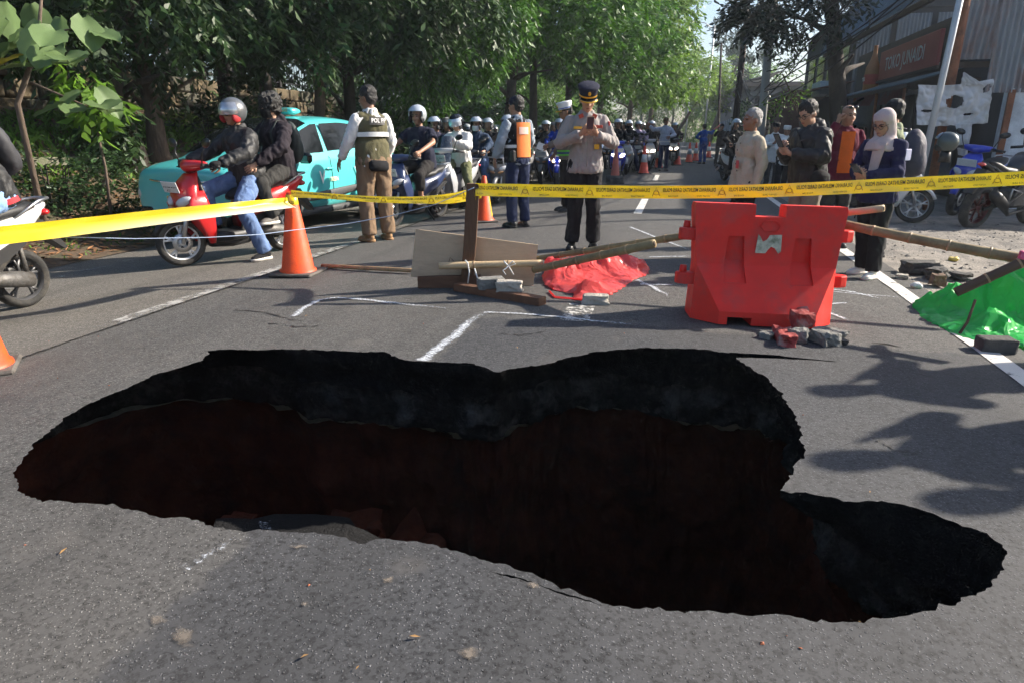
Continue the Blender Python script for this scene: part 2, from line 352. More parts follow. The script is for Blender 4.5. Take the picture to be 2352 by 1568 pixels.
for i,(x,y,z,a) in enumerate([(-.95,3.55,-1.12,.16),(-.62,3.5,-1.3,.22),(-.35,3.6,-1.5,.15),(-1.6,3.4,-.98,.10)]):
    chunk('soil_clod',(x,y,z),(a,a*.8,a*.75),11+i,m_soil,['round red clay clod behind the painted slab in the hole','biggest red clay clod at the bottom of the hole','red clay clod lowest in the middle of the hole','small red clod left of the painted slab in the hole'][i],'clod',(0,0,i),.3)
# left lane, shoulder, bank
def sheet(name,ts,ss,zf,m,j=0,kind='structure'):
    mb=MB(); a=len(ts); mb.add([(t,s,zf(t,s)) for s in ss for t in ts],[(q*a+i,q*a+i+1,(q+1)*a+i+1,(q+1)*a+i) for q in range(len(ss)-1) for i in range(a-1)])
    return tag(rz(mb.build(name,m)),kind=kind)
def lin(a,b,n): return [a+(b-a)*i/(n-1) for i in range(n)]
M_left=asphalt('worn pale asphalt',(.12,.112,.10),(.37,.345,.31),ws=.7,warm=(1.2,1.15,1.05))
sheet('left_lane',lin(-6.75,-3.86,10),lin(-2.5,30,60)+[40,60,90,160],lambda t,s:crown(t)-.022+noise.noise(V((t*2,s*2,0)))*.004,M_left)
m_dirt=mat('dusty broken shoulder',(.23,.205,.175),.95,0,.35,5,.9,40,dirt=(.10,.095,.09),ds=2.4)
def shz(t,s):
    k=min(1,max(0,(t-2.2)/.3)); h=noise.fractal(V((t*1.4,s*1.4,2)),.9,2,6)
    return crown(2.2)-.012-.01*(t-2.2)+k*(.035*h+.02*noise.noise(V((t*9,s*9,1))))-.05*max(0,noise.noise(V((t*.8,s*.8,7))))*k
sheet('shoulder',lin(2.2,5.2,46)+lin(5.5,40,12),lin(-2.5,14,150)+lin(14.5,40,30)+[60,90,160],shz,m_dirt)
m_leaflit=mat('leaf litter soil',(.10,.065,.04),.95,0,.5,18,.8,30,dirt=(.035,.05,.02),ds=3)
def bankz(t,s): return lefts(t)+noise.fractal(V((t*.9,s*.9,4)),.9,2,5)*.09*min(1,max(.1,(-6.75-t)*.6))
sheet('bank',lin(-15,-6.74,50)+[],lin(-2.5,40,120)+[60,100,160],bankz,m_leaflit)
sheet('hillside',[-80,-40,-25,-14.95],[-20,20,60,160],lambda t,s:lefts(t)-.15,m_leaflit)
tag(MB().box((4,76,-4.2),(140,100,.5)).build('ground',m_dirt),kind='structure')
# painted lines
def stripe(name,pts,w0,m,dz=.005,cov=None,n=40,kind='structure',jit=0,seed=0):
    P=[G(*p) if len(p)==2 else V(p) for p in pts]; L=[0]
    for a,b in zip(P,P[1:]): L.append(L[-1]+(b-a).length)
    mb=MB(); cv=[]
    for i in range(n+1):
        q=L[-1]*i/n; k=max(j for j in range(len(P)) if L[j]<=q+1e-9); k=min(k,len(P)-2)
        f=(q-L[k])/(L[k+1]-L[k]); p=P[k].lerp(P[k+1],f); d=(P[k+1]-P[k]).normalized(); nn=V((d.y,-d.x,0))
        ww=w0*(1+jit*noise.noise(V((i*.35,seed,0))))
        for e in (-.5,-.25,0,.25,.5):
            x=p+nn*(e*ww+jit*.03*noise.noise(V((i*.2,seed+5,0)))); s_,t_=st(x.x,x.y); z=(bumpz(t_,s_) if t_>-3.85 and s_<6.45 else crown(t_))+dz-(.018 if t_<-3.87 else 0)
            mb.v.append((t_,s_,z)); f2=i/n; base=(cov(f2) if cov else 0); cv.append(base-(.55*max(0,abs(e)*2-.35) if jit else 0))
    mb.f=[(i*5+j,i*5+j+1,i*5+j+6,i*5+j+5) for i in range(n) for j in range(4)]; mb.m=[0]*len(mb.f); mb.sm=[True]*len(mb.f)
    o=rz(mb.build(name,m)); at=o.data.attributes.new('cover','FLOAT','POINT'); at.data.foreach_set('value',cv); return tag(o,kind=kind)
mw=worn('road line paint',(.62,.60,.56),.40,.10,9); mw2=worn('old line paint',(.44,.43,.41),.52,.16,7,.85); msp=worn('sprayed white paint',(.74,.78,.84),.42,.26,55,.95)
def line_st(name,s0,s1,t,w_,m,cov=None,n=60): 
    return stripe(name,[(*xy(s0+(s1-s0)*i/12,t),0) for i in range(13)],w_,m,cov=cov,n=n)
line_st('lane_line',3.55,8.6,-3.985,.13,mw2,cov=lambda f:.10-.25*max(0,.12-f)*6); line_st('lane_line',9.3,60,-3.985,.13,mw2)
line_st('edge_line',1,60,-6.15,.12,mw2,n=160); line_st('edge_line',2,60,1.95,.13,mw,n=200,cov=lambda f:.06)
stripe('lane_dash',[(1318,738),(1338,700)],.2,worn('faded dash paint',(.6,.58,.54),.47,.12,16),n=20)
for s0 in (11.0,19.2,27.5,36): line_st('lane_dash',s0,s0+2.6,-.56,.13,mw,n=20,cov=lambda f:.05)
for i,(P,w_) in enumerate([([(968,830),(1010,800),(1050,768),(1085,735),(1112,720)],.075),([(1112,720),(1200,722),(1290,730),(1380,740),(1475,750)],.035),([(672,728),(700,710),(735,693),(775,686),(860,692),(950,702),(1035,710)],.05),
    ([(1448,523),(1510,548),(1600,582)],.05),([(1490,592),(1600,590)],.045),([(1462,645),(1500,662),(1535,682)],.05),([(1470,655),(1555,657)],.04),([(430,1312),(470,1285),(510,1258),(560,1226)],.055),([(1898,665),(1960,672),(2030,690)],.035),([(1895,702),(1950,697)],.04),([(1902,718),(1950,738)],.04),([(1900,670),(2080,686)],.02)]):
    stripe('spray_line',P,w_*1.5,msp,dz=.007,n=50,jit=.55,seed=i*3.7,cov=lambda f,i=i:(-.05 if i==7 else .08)-(0 if f<.7 else .5*(f-.7)))
mj=worn('tar joint',(.018,.017,.016),.46,.12,12)
line_st('road_joint',1.2,40,-3.86,.07,mj,cov=lambda f:.06,n=160)
for i,P in enumerate([[(1150,768),(1195,771),(1250,762)],[(540,712),(590,716),(650,728),(690,738)],[(620,742),(690,752),(740,748)],[(940,545),(1000,560),(1060,552)],[(2020,1010),(2060,1035),(2120,1042)]]): stripe('hairline_crack',P,.022,mj,dz=.004,n=40,jit=1.2,seed=40+i*2.3,cov=lambda f:.12)
mtan=worn('dried mud',(.19,.16,.13),.45,.3,40,.8)
for i,(P,w_) in enumerate([([(1050,1500),(1082,1501),(1112,1503)],.05),([(1208,1346),(1225,1346),(1242,1347)],.035),([(880,1328),(905,1336)],.04),([(400,1440),(425,1470),(440,1490)],.05),([(690,1390),(712,1386)],.02),([(655,1258),(715,1256)],.018),([(340,1418),(380,1432)],.035)]): stripe('mud_spot',P,w_,mtan,dz=.004,n=16,jit=.3,seed=70+i*1.7,cov=lambda f:.30-abs(f-.5)*.75)
# ---------------------------------------------------------------- shared materials for vehicles and people
def cloth(name,col,rough=.9,var=.12,b=.25,bs=55): return mat(name,col,rough,0,var,9,b,bs,spec=.25)
black=mat('black plastic',(.012,.012,.013),.5,0,.2,12,.05,80)
gloss_black=mat('gloss black',(.008,.008,.009),.18,coat=.4)
tyre_m=mat('tyre rubber',(.022,.021,.02),.85,0,.3,20,.2,60,dirt=(.09,.08,.065),ds=4)
steel=mat('steel',(.45,.45,.46),.35,.9,.15,20)
alloy=mat('alloy',(.68,.68,.69),.32,.75,.1,10)
dalloy=mat('dark alloy',(.12,.12,.125),.45,.6,.2,10)
engine_m=mat('engine casting',(.13,.125,.12),.6,.5,.35,15,.3,40,dirt=(.06,.05,.04),ds=8)
lamp_m=mat('lamp lens',(.55,.56,.58),.08,0,.1,4,coat=1)
amber_m=mat('amber lens',(.62,.33,.14),.12,coat=1)
red_m=mat('tail lens',(.5,.012,.012),.15,coat=1)
smoke=mat('smoked screen',(.03,.036,.045),.08,coat=1,spec=.8)
clear=mat('clear visor',(.55,.6,.66),.06,.3,.05,4,coat=1)
glassd=mat('tinted glass',(.007,.009,.010),.06,0,.05,3,spec=.22)
mirror_m=mat('mirror shell',(.01,.01,.01),.3,coat=.3)
plate_w=mat('white plate',(.72,.72,.70),.5,0,.08,20); plate_b=mat('black plate',(.015,.015,.015),.4); plate_y=mat('yellow plate',(.75,.42,.02),.45,0,.05,9)
ink=mat('black lettering',(.012,.012,.012),.6); ink_w=mat('white lettering',(.75,.75,.75),.6)
headl_on=mat('lit headlamp',(1,.93,.8),.2,emit=6)
seat_m=mat('vinyl seat',(.016,.016,.017),.55,0,.2,8,.15,90)
X,Y,Z=V((1,0,0)),V((0,1,0)),V((0,0,1))
def wheel_parts(P,nm,yc,r,wd,spokes=5,disc=True,mudge=0):
    c=(0,yc,r); t=MB(); k=wd
    t.lathe([(r-.068*r/.25,-k*.7),(r-.042,-k),(r-.022,-k*.95),(r-.004,-k*.5),(r,0),(r-.004,k*.5),(r-.022,k*.95),(r-.042,k),(r-.068*r/.25,k*.7)],c,'X',36)
    P.append((nm,None,t,'tyre'))
    g=MB(); ri=r-.058*r/.25
    g.lathe([(ri,-k*.75),(ri+.008,-k*.8),(ri-.012,-k*.62),(ri-.02,0),(ri-.012,k*.62),(ri+.008,k*.8),(ri,k*.75),(ri-.024,k*.3),(ri-.024,-k*.3),(ri,-k*.75)],c,'X',36)
    for i in range(spokes):
        a=2*PI*i/spokes+.3; d=V((0,math.cos(a),math.sin(a))); d2=V((0,math.cos(a+.16),math.sin(a+.16))); d3=V((0,math.cos(a-.16),math.sin(a-.16)))
        C=V(c); g.tube([C+d*.03,C+d*ri*.55,C+d2*(ri-.012)],[.016,.011,.010],6,flat=1.3); g.tube([C+d*ri*.5,C+d3*(ri-.012)],[.010,.009],6,flat=1.2)
    g.tube([(-.05,yc,r),(.05,yc,r)],.032,14); P.append(('rim',nm,g,'rim'))
    if disc:
        d=MB().lathe([(.055*r/.25,-.05),(.10*r/.25,-.05),(.10*r/.25,-.046),(.055*r/.25,-.046),(.055*r/.25,-.05)],c,'X',24); P.append(('brake_disc',nm,d,'metal'))
def scooter(r=.245,wb=.61,screen=0,fat=1.,plate='front',wide=1.,spokes=5,top=1.):
    P=[]; wheel_parts(P,'front_wheel',wb,r,.042*fat,spokes); wheel_parts(P,'rear_wheel',-wb,r*.99,.05*fat,spokes,False)
    hy,hz=.40,.99*top           # handlebar centre
    f=MB(); 
    for s in(-1,1): f.tube([(s*.068,wb,r),(s*.068,wb-.05,r+.2),(s*.062,wb-.12,.62)],[.021,.024,.024],9)
    f.tube([(-.085,wb,r),(.085,wb,r)],.014,8); P.append(('fork',None,f,'metal'))
    fe=MB(); rings=[]
    for i in range(13):
        a=R(20+i*12.5); c=V((0,wb+math.cos(a)*(r+.022),r+math.sin(a)*(r+.022))); o=V((0,math.cos(a),math.sin(a)))
        wdt=.058*fat*(1-.35*abs(i-6)/6); rings.append([c-X*wdt-o*.035,c-X*wdt*.75+o*.004,c+o*.014,c+X*wdt*.75+o*.004,c+X*wdt-o*.035,c+X*wdt*.7-o*.004,c+o*.004,c-X*wdt*.7-o*.004])
    fe.loft(rings); P.append(('front_fender',None,fe,'fender'))
    co=MB(); sec=[(.27,.37,.05,.035),(.36,.40,.115,.055),(.47,.455,.16*wide,.075),(.58,.515,.185*wide,.095),(.68,.545,.185*wide,.105),(.77,.535,.165*wide,.10),(.85,.50,.13*wide,.085),(.93,.455,.09,.06)]
    co.loft([ring((0,y-.02,z),X*w_,Y*d+Z*(-.02),16,2.3) for z,y,w_,d in sec]); P.append(('front_cowl',None,co,'body'))
    ls=MB(); ls.loft([ring((0,y,z),X*w_,Y*d,14,3) for z,y,w_,d in [(.25,.30,.13,.04),(.4,.33,.17,.035),(.6,.39,.19*wide,.03),(.8,.42,.16,.03),(.9,.42,.10,.03)]]); P.append(('leg_shield',None,ls,'dark'))
    for s in(-1,1):
        P.append(('side_fairing',None,MB().loft([ring((s*x*wide,y,z),X*.012+Y*(-s*.004),Y*d,10,3) for x,y,z,d in [(.12,.36,.22,.03),(.165,.40,.36,.07),(.19,.46,.52,.11),(.185,.50,.64,.11),(.15,.47,.76,.06)]]),'body'))
        P.append(('headlight',None,MB().ell((s*.105*wide,.60,.665),(.095,.04,.045),14,8,rot=Matrix.Rotation(s*R(-26),3,'Y')@Matrix.Rotation(s*R(-34),3,'Z')),'lamp'))
        P.append(('turn_signal',None,MB().ell((s*.075*wide,.63,.595),(.065,.03,.026),12,6,rot=Matrix.Rotation(s*R(-16),3,'Y')@Matrix.Rotation(s*R(-28),3,'Z')),'amber'))
    hc=MB(); hc.loft([ring((x,hy+.03-abs(x)*.25,hz+.005+abs(x)*.08),Y*d,Z*h,12,2.4) for x,d,h in [(-.22,.02,.02),(-.17,.045,.04),(-.08,.075,.055),(0,.09,.06),(.08,.075,.055),(.17,.045,.04),(.22,.02,.02)]]); P.append(('handlebar_cover',None,hc,'body'))
    gr=MB()
    for s in(-1,1):
        gr.tube([(s*.19,hy,hz+.015),(s*.34,hy-.09,hz+.0)],.019,10); gr.tube([(s*.19,hy+.03,hz),(s*.32,hy-.02,hz-.01)],.007,6); gr.box((s*.2,hy-.01,hz+.01),(.025,.03,.025))
    P.append(('handlebar',None,gr,'dark'))
    for s in(-1,1):
        mi=MB().tube([(s*.2,hy+.01,hz+.03),(s*.24,hy+.02,hz+.13),(s*.27,hy,hz+.20)],.007,7); mi.ell((s*.30,hy,hz+.23),(.075,.022,.045),14,8,rot=Matrix.Rotation(s*R(-15),3,'Y')); P.append(('mirror',None,mi,'mirror'))
    fl=MB(); fl.loft([ring((0,y,z),X*w_,Z*h,12,4) for y,z,w_,h in [(.36,.28,.14,.06),(.2,.27,.17,.06),(0,.27,.17,.06),(-.12,.30,.14,.09)]]); P.append(('floorboard',None,fl,'dark'))
    un=MB(); un.loft([ring((0,y,z),X*w_,Z*h,12,3) for y,z,w_,h in [(.30,.21,.07,.05),(.1,.2,.12,.055),(-.1,.22,.12,.06)]]); P.append(('underbody',None,un,'dark'))
    bd=MB(); bd.loft([ring((0,y,z),X*w_,Z*h,16,2.6) for y,z,w_,h in [(-.03,.48,.09,.17),(-.15,.52,.135,.17),(-.35,.58,.165,.15),(-.55,.65,.155,.12),(-.75,.73,.105,.085),(-.88,.79,.05,.05),(-.94,.82,.02,.02)]]); P.append(('body_panel',None,bd,'body'))
    lo=MB()
    for s in(-1,1): lo.prism([(.02,.32),(.0,.42),(-.35,.50),(-.62,.62),(-.70,.60),(-.45,.44),(-.2,.34)],s*.13,s*.158,'X')
    P.append(('lower_side_cover',None,lo,'dark'))
    se=MB(); se.loft([ring((0,y,z),X*w_,Z*h,14,3) for y,z,w_,h in [(.04,.66,.06,.03),(-.04,.70,.10,.045),(-.2,.73,.135,.05),(-.38,.745,.15,.05),(-.46,.78,.145,.055),(-.65,.80,.125,.05),(-.80,.825,.08,.03)]]); P.append(('seat',None,se,'seat'))
    gb=MB().tube([(-.11,-.58,.74),(-.12,-.8,.86),(-.07,-.93,.875),(.07,-.93,.875),(.12,-.8,.86),(.11,-.58,.74)],.013,8); P.append(('grab_rail',None,gb,'metal'))
    en=MB(); en.tube([(-.09,-.14,.30),(-.10,-.35,.29),(-.10,-wb,r)],[.075,.08,.085],12,flat=.8); en.tube([(0,-.05,.30),(0,-.34,.30)],[.07,.10],10); en.box((.06,-.35,.3),(.07,.11,.07),bev=.03); en.tube([(-.115,-wb+.02,.30),(-.08,-wb+.02,.62)],.02,8); P.append(('engine',None,en,'engine'))
    sp=MB().tube([(.1,-wb,r),(.1,-wb+.08,.4),(.1,-wb+.13,.62)],.026,9); P.append(('shock_absorber',None,sp,'metal'))
    ex=MB(); ex.tube([(.06,-.1,.2),(.1,-.3,.2),(.115,-.42,.24),(.13,-.52,.27),(.145,-.78,.37),(.147,-.84,.39)],[.02,.022,.045,.062,.062,.045],12); P.append(('exhaust',None,ex,'dark'))
    sh=MB().box((.205,-.64,.33),(.008,.13,.035),Matrix.Rotation(R(22),3,'X'),bev=.006); P.append(('heat_shield','exhaust',sh,'metal'))
    tl_=MB().ell((0,-.9,.76),(.085,.05,.035),12,8); P.append(('tail_light',None,tl_,'red'))
    rf=MB(); rf.prism([(-.78,.70),(-.86,.70),(-1.04,.45),(-1.02,.43),(-.84,.58)],-.06,.06); P.append(('rear_fender',None,rf,'dark'))
    st_=MB().tube([(-.12,-.1,.25),(-.24,-.16,.02)],.012,7); P.append(('side_stand',None,st_,'dark'))
    if screen:
        ws=MB(); rr_=[]
        for i in range(7):
            k=i/6; z=.86+k*.42*screen; y=.55-k*.17; w_=.17*(1-.25*k**2)
            rr_.append([V((w_*math.sin(q),y-.10*(1-math.cos(q*1.2)),z)) for q in [j*.25-1.25 for j in range(11)]])
        ws.loft(rr_,closed=False); ws.loft([[p+Y*.004 for p in q] for q in rr_],closed=False); P.append(('windscreen',None,ws,'screen'))
    if plate:
        py,pz=(.66,.80) if not screen else (.60,.93)
        P.append(('number_plate',None,MB().box((0,py,pz),(.135,.004,.056),Matrix.Rotation(R(-18),3,'X'),bev=.003),'plate'))
    return P
def motorcycle():
    P=[]; r=.30; wb=.66; wheel_parts(P,'front_wheel',wb,r,.05,6); wheel_parts(P,'rear_wheel',-wb,r,.066,6)
    f=MB()
    for s in(-1,1): f.tube([(s*.09,wb,r),(s*.09,wb-.12,.62),(s*.085,wb-.26,1.0)],[.026,.026,.02],9)
    P.append(('fork',None,f,'metal'))
    P.append(('front_fender',None,MB().lathe([(r+.02,-.06),(r+.045,0),(r+.02,.06)],(0,wb,r),'X',14,R(20),R(150)),'dark'))
    tk=MB(); tk.loft([ring((0,y,z),X*w_,Z*h,16,2.6) for y,z,w_,h in [(.34,.88,.08,.06),(.25,.92,.16,.10),(.08,.93,.17,.12),(-.08,.88,.12,.10),(-.16,.82,.08,.06)]]); P.append(('fuel_tank',None,tk,'body'))
    sh=MB()
    for s in(-1,1): sh.loft([ring((s*x,y,z),X*.03,Z*h+Y*.02,10) for x,y,z,h in [(.17,.12,.80,.08),(.2,.30,.74,.12),(.17,.46,.78,.06)]])
    P.append(('tank_shroud',None,sh,'body'))
    se=MB(); se.loft([ring((0,y,z),X*w_,Z*h,14,3) for y,z,w_,h in [(-.10,.82,.09,.04),(-.25,.80,.13,.05),(-.45,.82,.13,.05),(-.6,.88,.11,.045),(-.78,.93,.06,.03)]]); P.append(('seat',None,se,'seat'))
    tp=MB(); tp.loft([ring((0,y,z),X*w_,Z*h,12,2.6) for y,z,w_,h in [(-.15,.70,.12,.10),(-.4,.74,.12,.09),(-.65,.83,.09,.06),(-.85,.92,.03,.03)]]); P.append(('tail_panel',None,tp,'body'))
    en=MB(); en.box((0,.06,.42),(.15,.17,.13),bev=.04); en.box((0,.16,.58),(.10,.10,.13),Matrix.Rotation(R(-15),3,'X'),bev=.02); 
    for i in range(6): en.box((0,.15,.5+i*.03),(.115,.115,.005))
    P.append(('engine',None,en,'engine'))
    fr=MB()
    for s in(-1,1): fr.tube([(s*.06,.42,.92),(s*.12,.2,.75),(s*.12,-.1,.55),(s*.11,-.2,.38)],.026,8); fr.tube([(s*.10,-.2,.36),(s*.10,-wb,r)],.026,8); fr.tube([(s*.1,-.1,.6),(s*.1,-.7,.85)],.016,7)
    P.append(('frame',None,fr,'dark'))
    ex=MB(); ex.tube([(.08,.2,.45),(.1,.25,.25),(.12,-.1,.2),(.15,-.25,.28),(.17,-.36,.36),(.19,-.62,.48),(.195,-.72,.53)],[.022,.022,.024,.04,.07,.078,.06],12); P.append(('exhaust',None,ex,'dark'))
    pg=MB(); pg.tube([(.13,-.2,.36),(.17,-.02,.52),(.17,-.28,.58),(.13,-.2,.36)],.014,7); P.append(('footpeg_bracket',None,pg,'metal'))
    hb=MB().tube([(-.36,.30,1.06),(-.2,.38,1.10),(-.07,.38,1.04),(.07,.38,1.04),(.2,.38,1.10),(.36,.30,1.06)],.013,8)
    for s in(-1,1): hb.tube([(s*.24,.36,1.085),(s*.37,.29,1.055)],.02,8)
    P.append(('handlebar',None,hb,'dark'))
    for s in(-1,1): P.append(('mirror',None,MB().tube([(s*.24,.36,1.09),(s*.28,.36,1.25)],.007,6).ell((s*.30,.36,1.29),(.06,.02,.045),12,8),'mirror'))
    he=MB().ell((0,.52,.98),(.10,.09,.11),14,9); P.append(('headlight',None,he,'body'))
    ws=MB(); rr_=[[V((.13*math.sin(q)*(1-.3*k),.57-k*.14-.06*(1-math.cos(q)),1.04+.26*k)) for q in [j*.3-1.2 for j in range(9)]] for k in (0,.35,.7,1)]
    ws.loft(rr_,closed=False); ws.loft([[p+Y*.004 for p in q] for q in rr_],closed=False); P.append(('windscreen',None,ws,'screen'))
    P.append(('tail_light',None,MB().ell((0,-.88,.90),(.06,.04,.025),10,6),'red'))
    P.append(('rear_fender',None,MB().prism([(-.7,.8),(-.84,.84),(-1.0,.52),(-.97,.50),(-.8,.7)],-.07,.07),'dark'))
    return P
ROLE=dict(tyre=tyre_m,rim=dalloy,metal=steel,dark=black,lamp=lamp_m,amber=amber_m,mirror=mirror_m,seat=seat_m,engine=engine_m,red=red_m,screen=smoke,plate=plate_w)
MC={}
def parts_mesh(key,P):
    if key not in MC: MC[key]=[(n,p,mb.mesh(n,[None]),role) for n,p,mb,role in P]
    return MC[key]
def setmat(o,m,i=0):
    o.material_slots[i].link='OBJECT'; o.material_slots[i].material=m
def make(key,P,root,roles):
    rl={**ROLE,**roles}; rl.setdefault('fender',rl.get('body')); made={}
    for n,p,me,role in parts_mesh(key,P):
        o=bpy.data.objects.new(n,me); COL.objects.link(o); o.parent=made[p] if p else root; setmat(o,rl[role])
        if n not in made: made[n]=o
    return made
def joined(key,P):
    if key not in MC:
        rs=[]; mb=MB()
        for n,p,q,role in P:
            if role not in rs: rs.append(role)
            i=rs.index(role); o=len(mb.v); mb.v+=q.v; mb.f+=[tuple(a+o for a in f) for f in q.f]; mb.m+=[i]*len(q.f); mb.sm+=q.sm
        MC[key]=(mb.mesh(key,[None]*len(rs)),rs)
    return MC[key]
def steer(made,ang,piv=(0,.46,0)):       # turn the steered parts about the steering head
    for n in ('front_wheel','front_fender','fork'):
        o=made[n]; m=Matrix.Translation(V(piv))@Matrix.Rotation(R(ang),4,'Z')@Matrix.Translation(-V(piv)); o.matrix_local=m
def plate_text(root,txt,sub,y,z,m,s=.06,tilt=-18):
    up=V((0,math.sin(R(tilt)),math.cos(R(tilt)))); c=V((0,y,z))+V((0,.0062,0))
    put_text(txt,s,c+up*.014,-X,up,'plate_lettering',m,root,.02,.78); put_text(sub,s*.55,c-up*.034,-X,up,'plate_date',m,root,.015,.85)
paint=lambda n,c,r=.28: mat(n,c,r,0,.06,3,coat=.6,spec=.5)
body_red=paint('red bike paint',(.50,.012,.014)); body_white=paint('white bike paint',(.66,.66,.66)); body_black=paint('black bike paint',(.014,.014,.016)); body_navy=paint('navy bike paint',(.02,.035,.10)); body_blue=paint('blue bike paint',(.02,.05,.50)); body_grey=paint('grey bike paint',(.22,.22,.225)); body_silver=paint('silver bike paint',(.42,.43,.44))
SC1=scooter(spokes=5,wide=1.12); SC2=scooter(r=.255,screen=1,fat=1.35,wide=1.25,top=1.04); SC3=scooter(r=.25,fat=1.3,wide=1.1)
SC_N=scooter(plate=None)
def hd(dx,dy): return math.atan2(-dx,dy)      # heading of +Y
def place(p): return V((p[0],p[1],gz(p[0],p[1])-(.022 if -6.75<st(p[0],p[1])[1]<-3.85 else 0)))
# red scooter in front
fw=G(436,608); rw=G(648,571); h0=hd(fw.x-rw.x,fw.y-rw.y); mid=(fw+rw)/2
red_bike=thing('scooter','red scooter with white spoked wheels beside the teal taxi','scooter',place(mid),h0); BK=(fw-rw).length/1.22*1.07; red_bike.scale=(BK,)*3
mk_=make('sc1',SC1,red_bike,dict(body=body_red,rim=mat('white alloy',(.78,.78,.79),.35,.3),metal=steel,fender=black)); steer(mk_,-14)
plate_text(red_bike,'B 3135 SKK','08·26',.66,.80,ink)
for s in (-1,1): pass
# ---------------------------------------------------------------- people
SKIN=[mat('skin tan',(.36,.19,.115),.5,0,.08,20,.05,120),mat('skin brown',(.27,.135,.08),.5,0,.08,20,.05,120),mat('skin light',(.43,.25,.165),.5,0,.08,20,.05,120)]
hair_b=mat('black hair',(.012,.011,.011),.55,0,.3,60,.8,160,aniso=(1,1,.25)); hair_g=mat('grey hair',(.36,.35,.34),.6,0,.3,90,.8,200)
lip_m=mat('lips',(.30,.11,.085),.5); eye_m=mat('eye',(.02,.014,.012),.12); lens_m=mat('spectacle lens',(.28,.3,.31),.05,.5,coat=1); sole_w=mat('pale rubber sole',(.62,.58,.52),.7); sole_b=mat('dark rubber sole',(.02,.02,.02),.8)
class Blob(MB):
    def cap(s,a,b,ra,rb,flat=1,up=Z):
        a,b=V(a),V(b); s.tube([a,b],[ra,rb],12,flat=flat,up=up); s.ell(a,(ra,ra*(flat if flat<1 else 1),ra),10,8) if flat==1 else None
        if flat==1: s.ell(b,(rb,rb,rb),10,8)
        return s
    def solid(s,vox,it=4,fac=.5):
        me=bpy.data.meshes.new('b'); me.from_pydata(s.v,[],s.f); bm=bmesh.new(); bm.from_mesh(me); bmesh.ops.recalc_face_normals(bm,faces=bm.faces[:]); bm.to_mesh(me); bm.free()
        o=bpy.data.objects.new('b',me); COL.objects.link(o); r=o.modifiers.new('r','REMESH'); r.mode='VOXEL'; r.voxel_size=vox; r.use_smooth_shade=True
        if it:
            q=o.modifiers.new('s','SMOOTH'); q.factor=fac; q.iterations=it
        out=evalmesh(o); bpy.data.objects.remove(o); bpy.data.meshes.remove(me); return out
def folds(me,amp,f=(9,9,5),seed=0,fine=.4):
    n=len(me.vertices); co=np.empty(n*3,np.float32); me.vertices.foreach_get('co',co); no=np.empty(n*3,np.float32); me.vertex_normals.foreach_get('vector',no)
    co=co.reshape(-1,3); no=no.reshape(-1,3); d=np.empty(n,np.float32); S=V((seed*3.7,seed*1.3,seed))
    for i,p in enumerate(co):
        q=V((p[0]*f[0],p[1]*f[1],p[2]*f[2]))+S; q2=q+noise.noise_vector(q*.7)*.9
        d[i]=(1-2*abs(noise.noise(q2)))*amp+noise.noise(q2*2.6)*amp*fine
    me.vertices.foreach_set('co',(co+no*d[:,None]).ravel()); me.update(); return me
def addm(me,*mb):                 # append plain geometry to a mesh
    bm=bmesh.new(); bm.from_mesh(me)
    for b in mb:
        t=b.mesh('t'); bm.from_mesh(t); bpy.data.meshes.remove(t)
    for f in bm.faces: f.smooth=True
    bm.to_mesh(me); bm.free(); return me
def fingers(w,d,nrm,side,curl,sc=1.,spread=.09,thumb=.9):
    """five finger chains: w wrist, d hand direction, nrm out of the back of the hand, side=+1 right"""
    d=d.normalized(); nrm=(nrm-d*nrm.dot(d)).normalized(); lat=d.cross(nrm)*side    # towards the thumb
    mb=MB(); base=w+d*.085*sc
    for k,(off,ln) in enumerate([(.03,.072),(.01,.08),(-.010,.075),(-.029,.058)]):
        p=base+lat*off*sc; a=spread*(1.5-k)*.6; cur=0; pts=[p-d*.02*sc]; dd=(d+lat*a).normalized(); q=p
        pts.append(q)
        for j,fr in enumerate((.42,.33,.25)):
            cur+=R(curl*(.75,1,.8)[j]); v=dd*math.cos(cur)-nrm*math.sin(cur); q=q+v*ln*fr*sc; pts.append(q)
        mb.tube(pts,[.0095*sc,.0095*sc,.0085*sc,.0078*sc,.0062*sc],7)
    p=w+d*.03*sc+lat*.028*sc; v=(d*.65+lat*.75-nrm*.25*thumb).normalized(); v2=(d*.95+lat*.1-nrm*.45*thumb).normalized()
    mb.tube([p,p+v*.034*sc,p+v*.034*sc+v2*.03*sc,p+v*.034*sc+v2*.052*sc],[.013*sc,.0115*sc,.0098*sc,.007*sc],7)
    return mb
STAND=dict(pelvis=(0,0,.93),lean=2,side=0,yaw=0,pitch=8,la=((-.245,-.03,1.12),(-.255,.05,.89)),ra=((.245,-.03,1.12),(.255,.05,.89)),ll=((-.10,.015,.49),(-.105,-.02,.085),8,0),rl=((.10,.015,.49),(.105,-.02,.085),8,0),lh=None,rh=None,curl=(22,22))
RIDE=dict(STAND,pelvis=(0,-.24,.87),lean=10,la=((-.30,-.06,1.15),(-.29,.26,1.03)),ra=((.30,-.06,1.15),(.29,.26,1.03)),ll=((-.17,.20,.72),(-.15,.14,.36),5,0),rl=((.17,.20,.72),(.15,.14,.36),5,0),pitch=6,curl=(55,55))
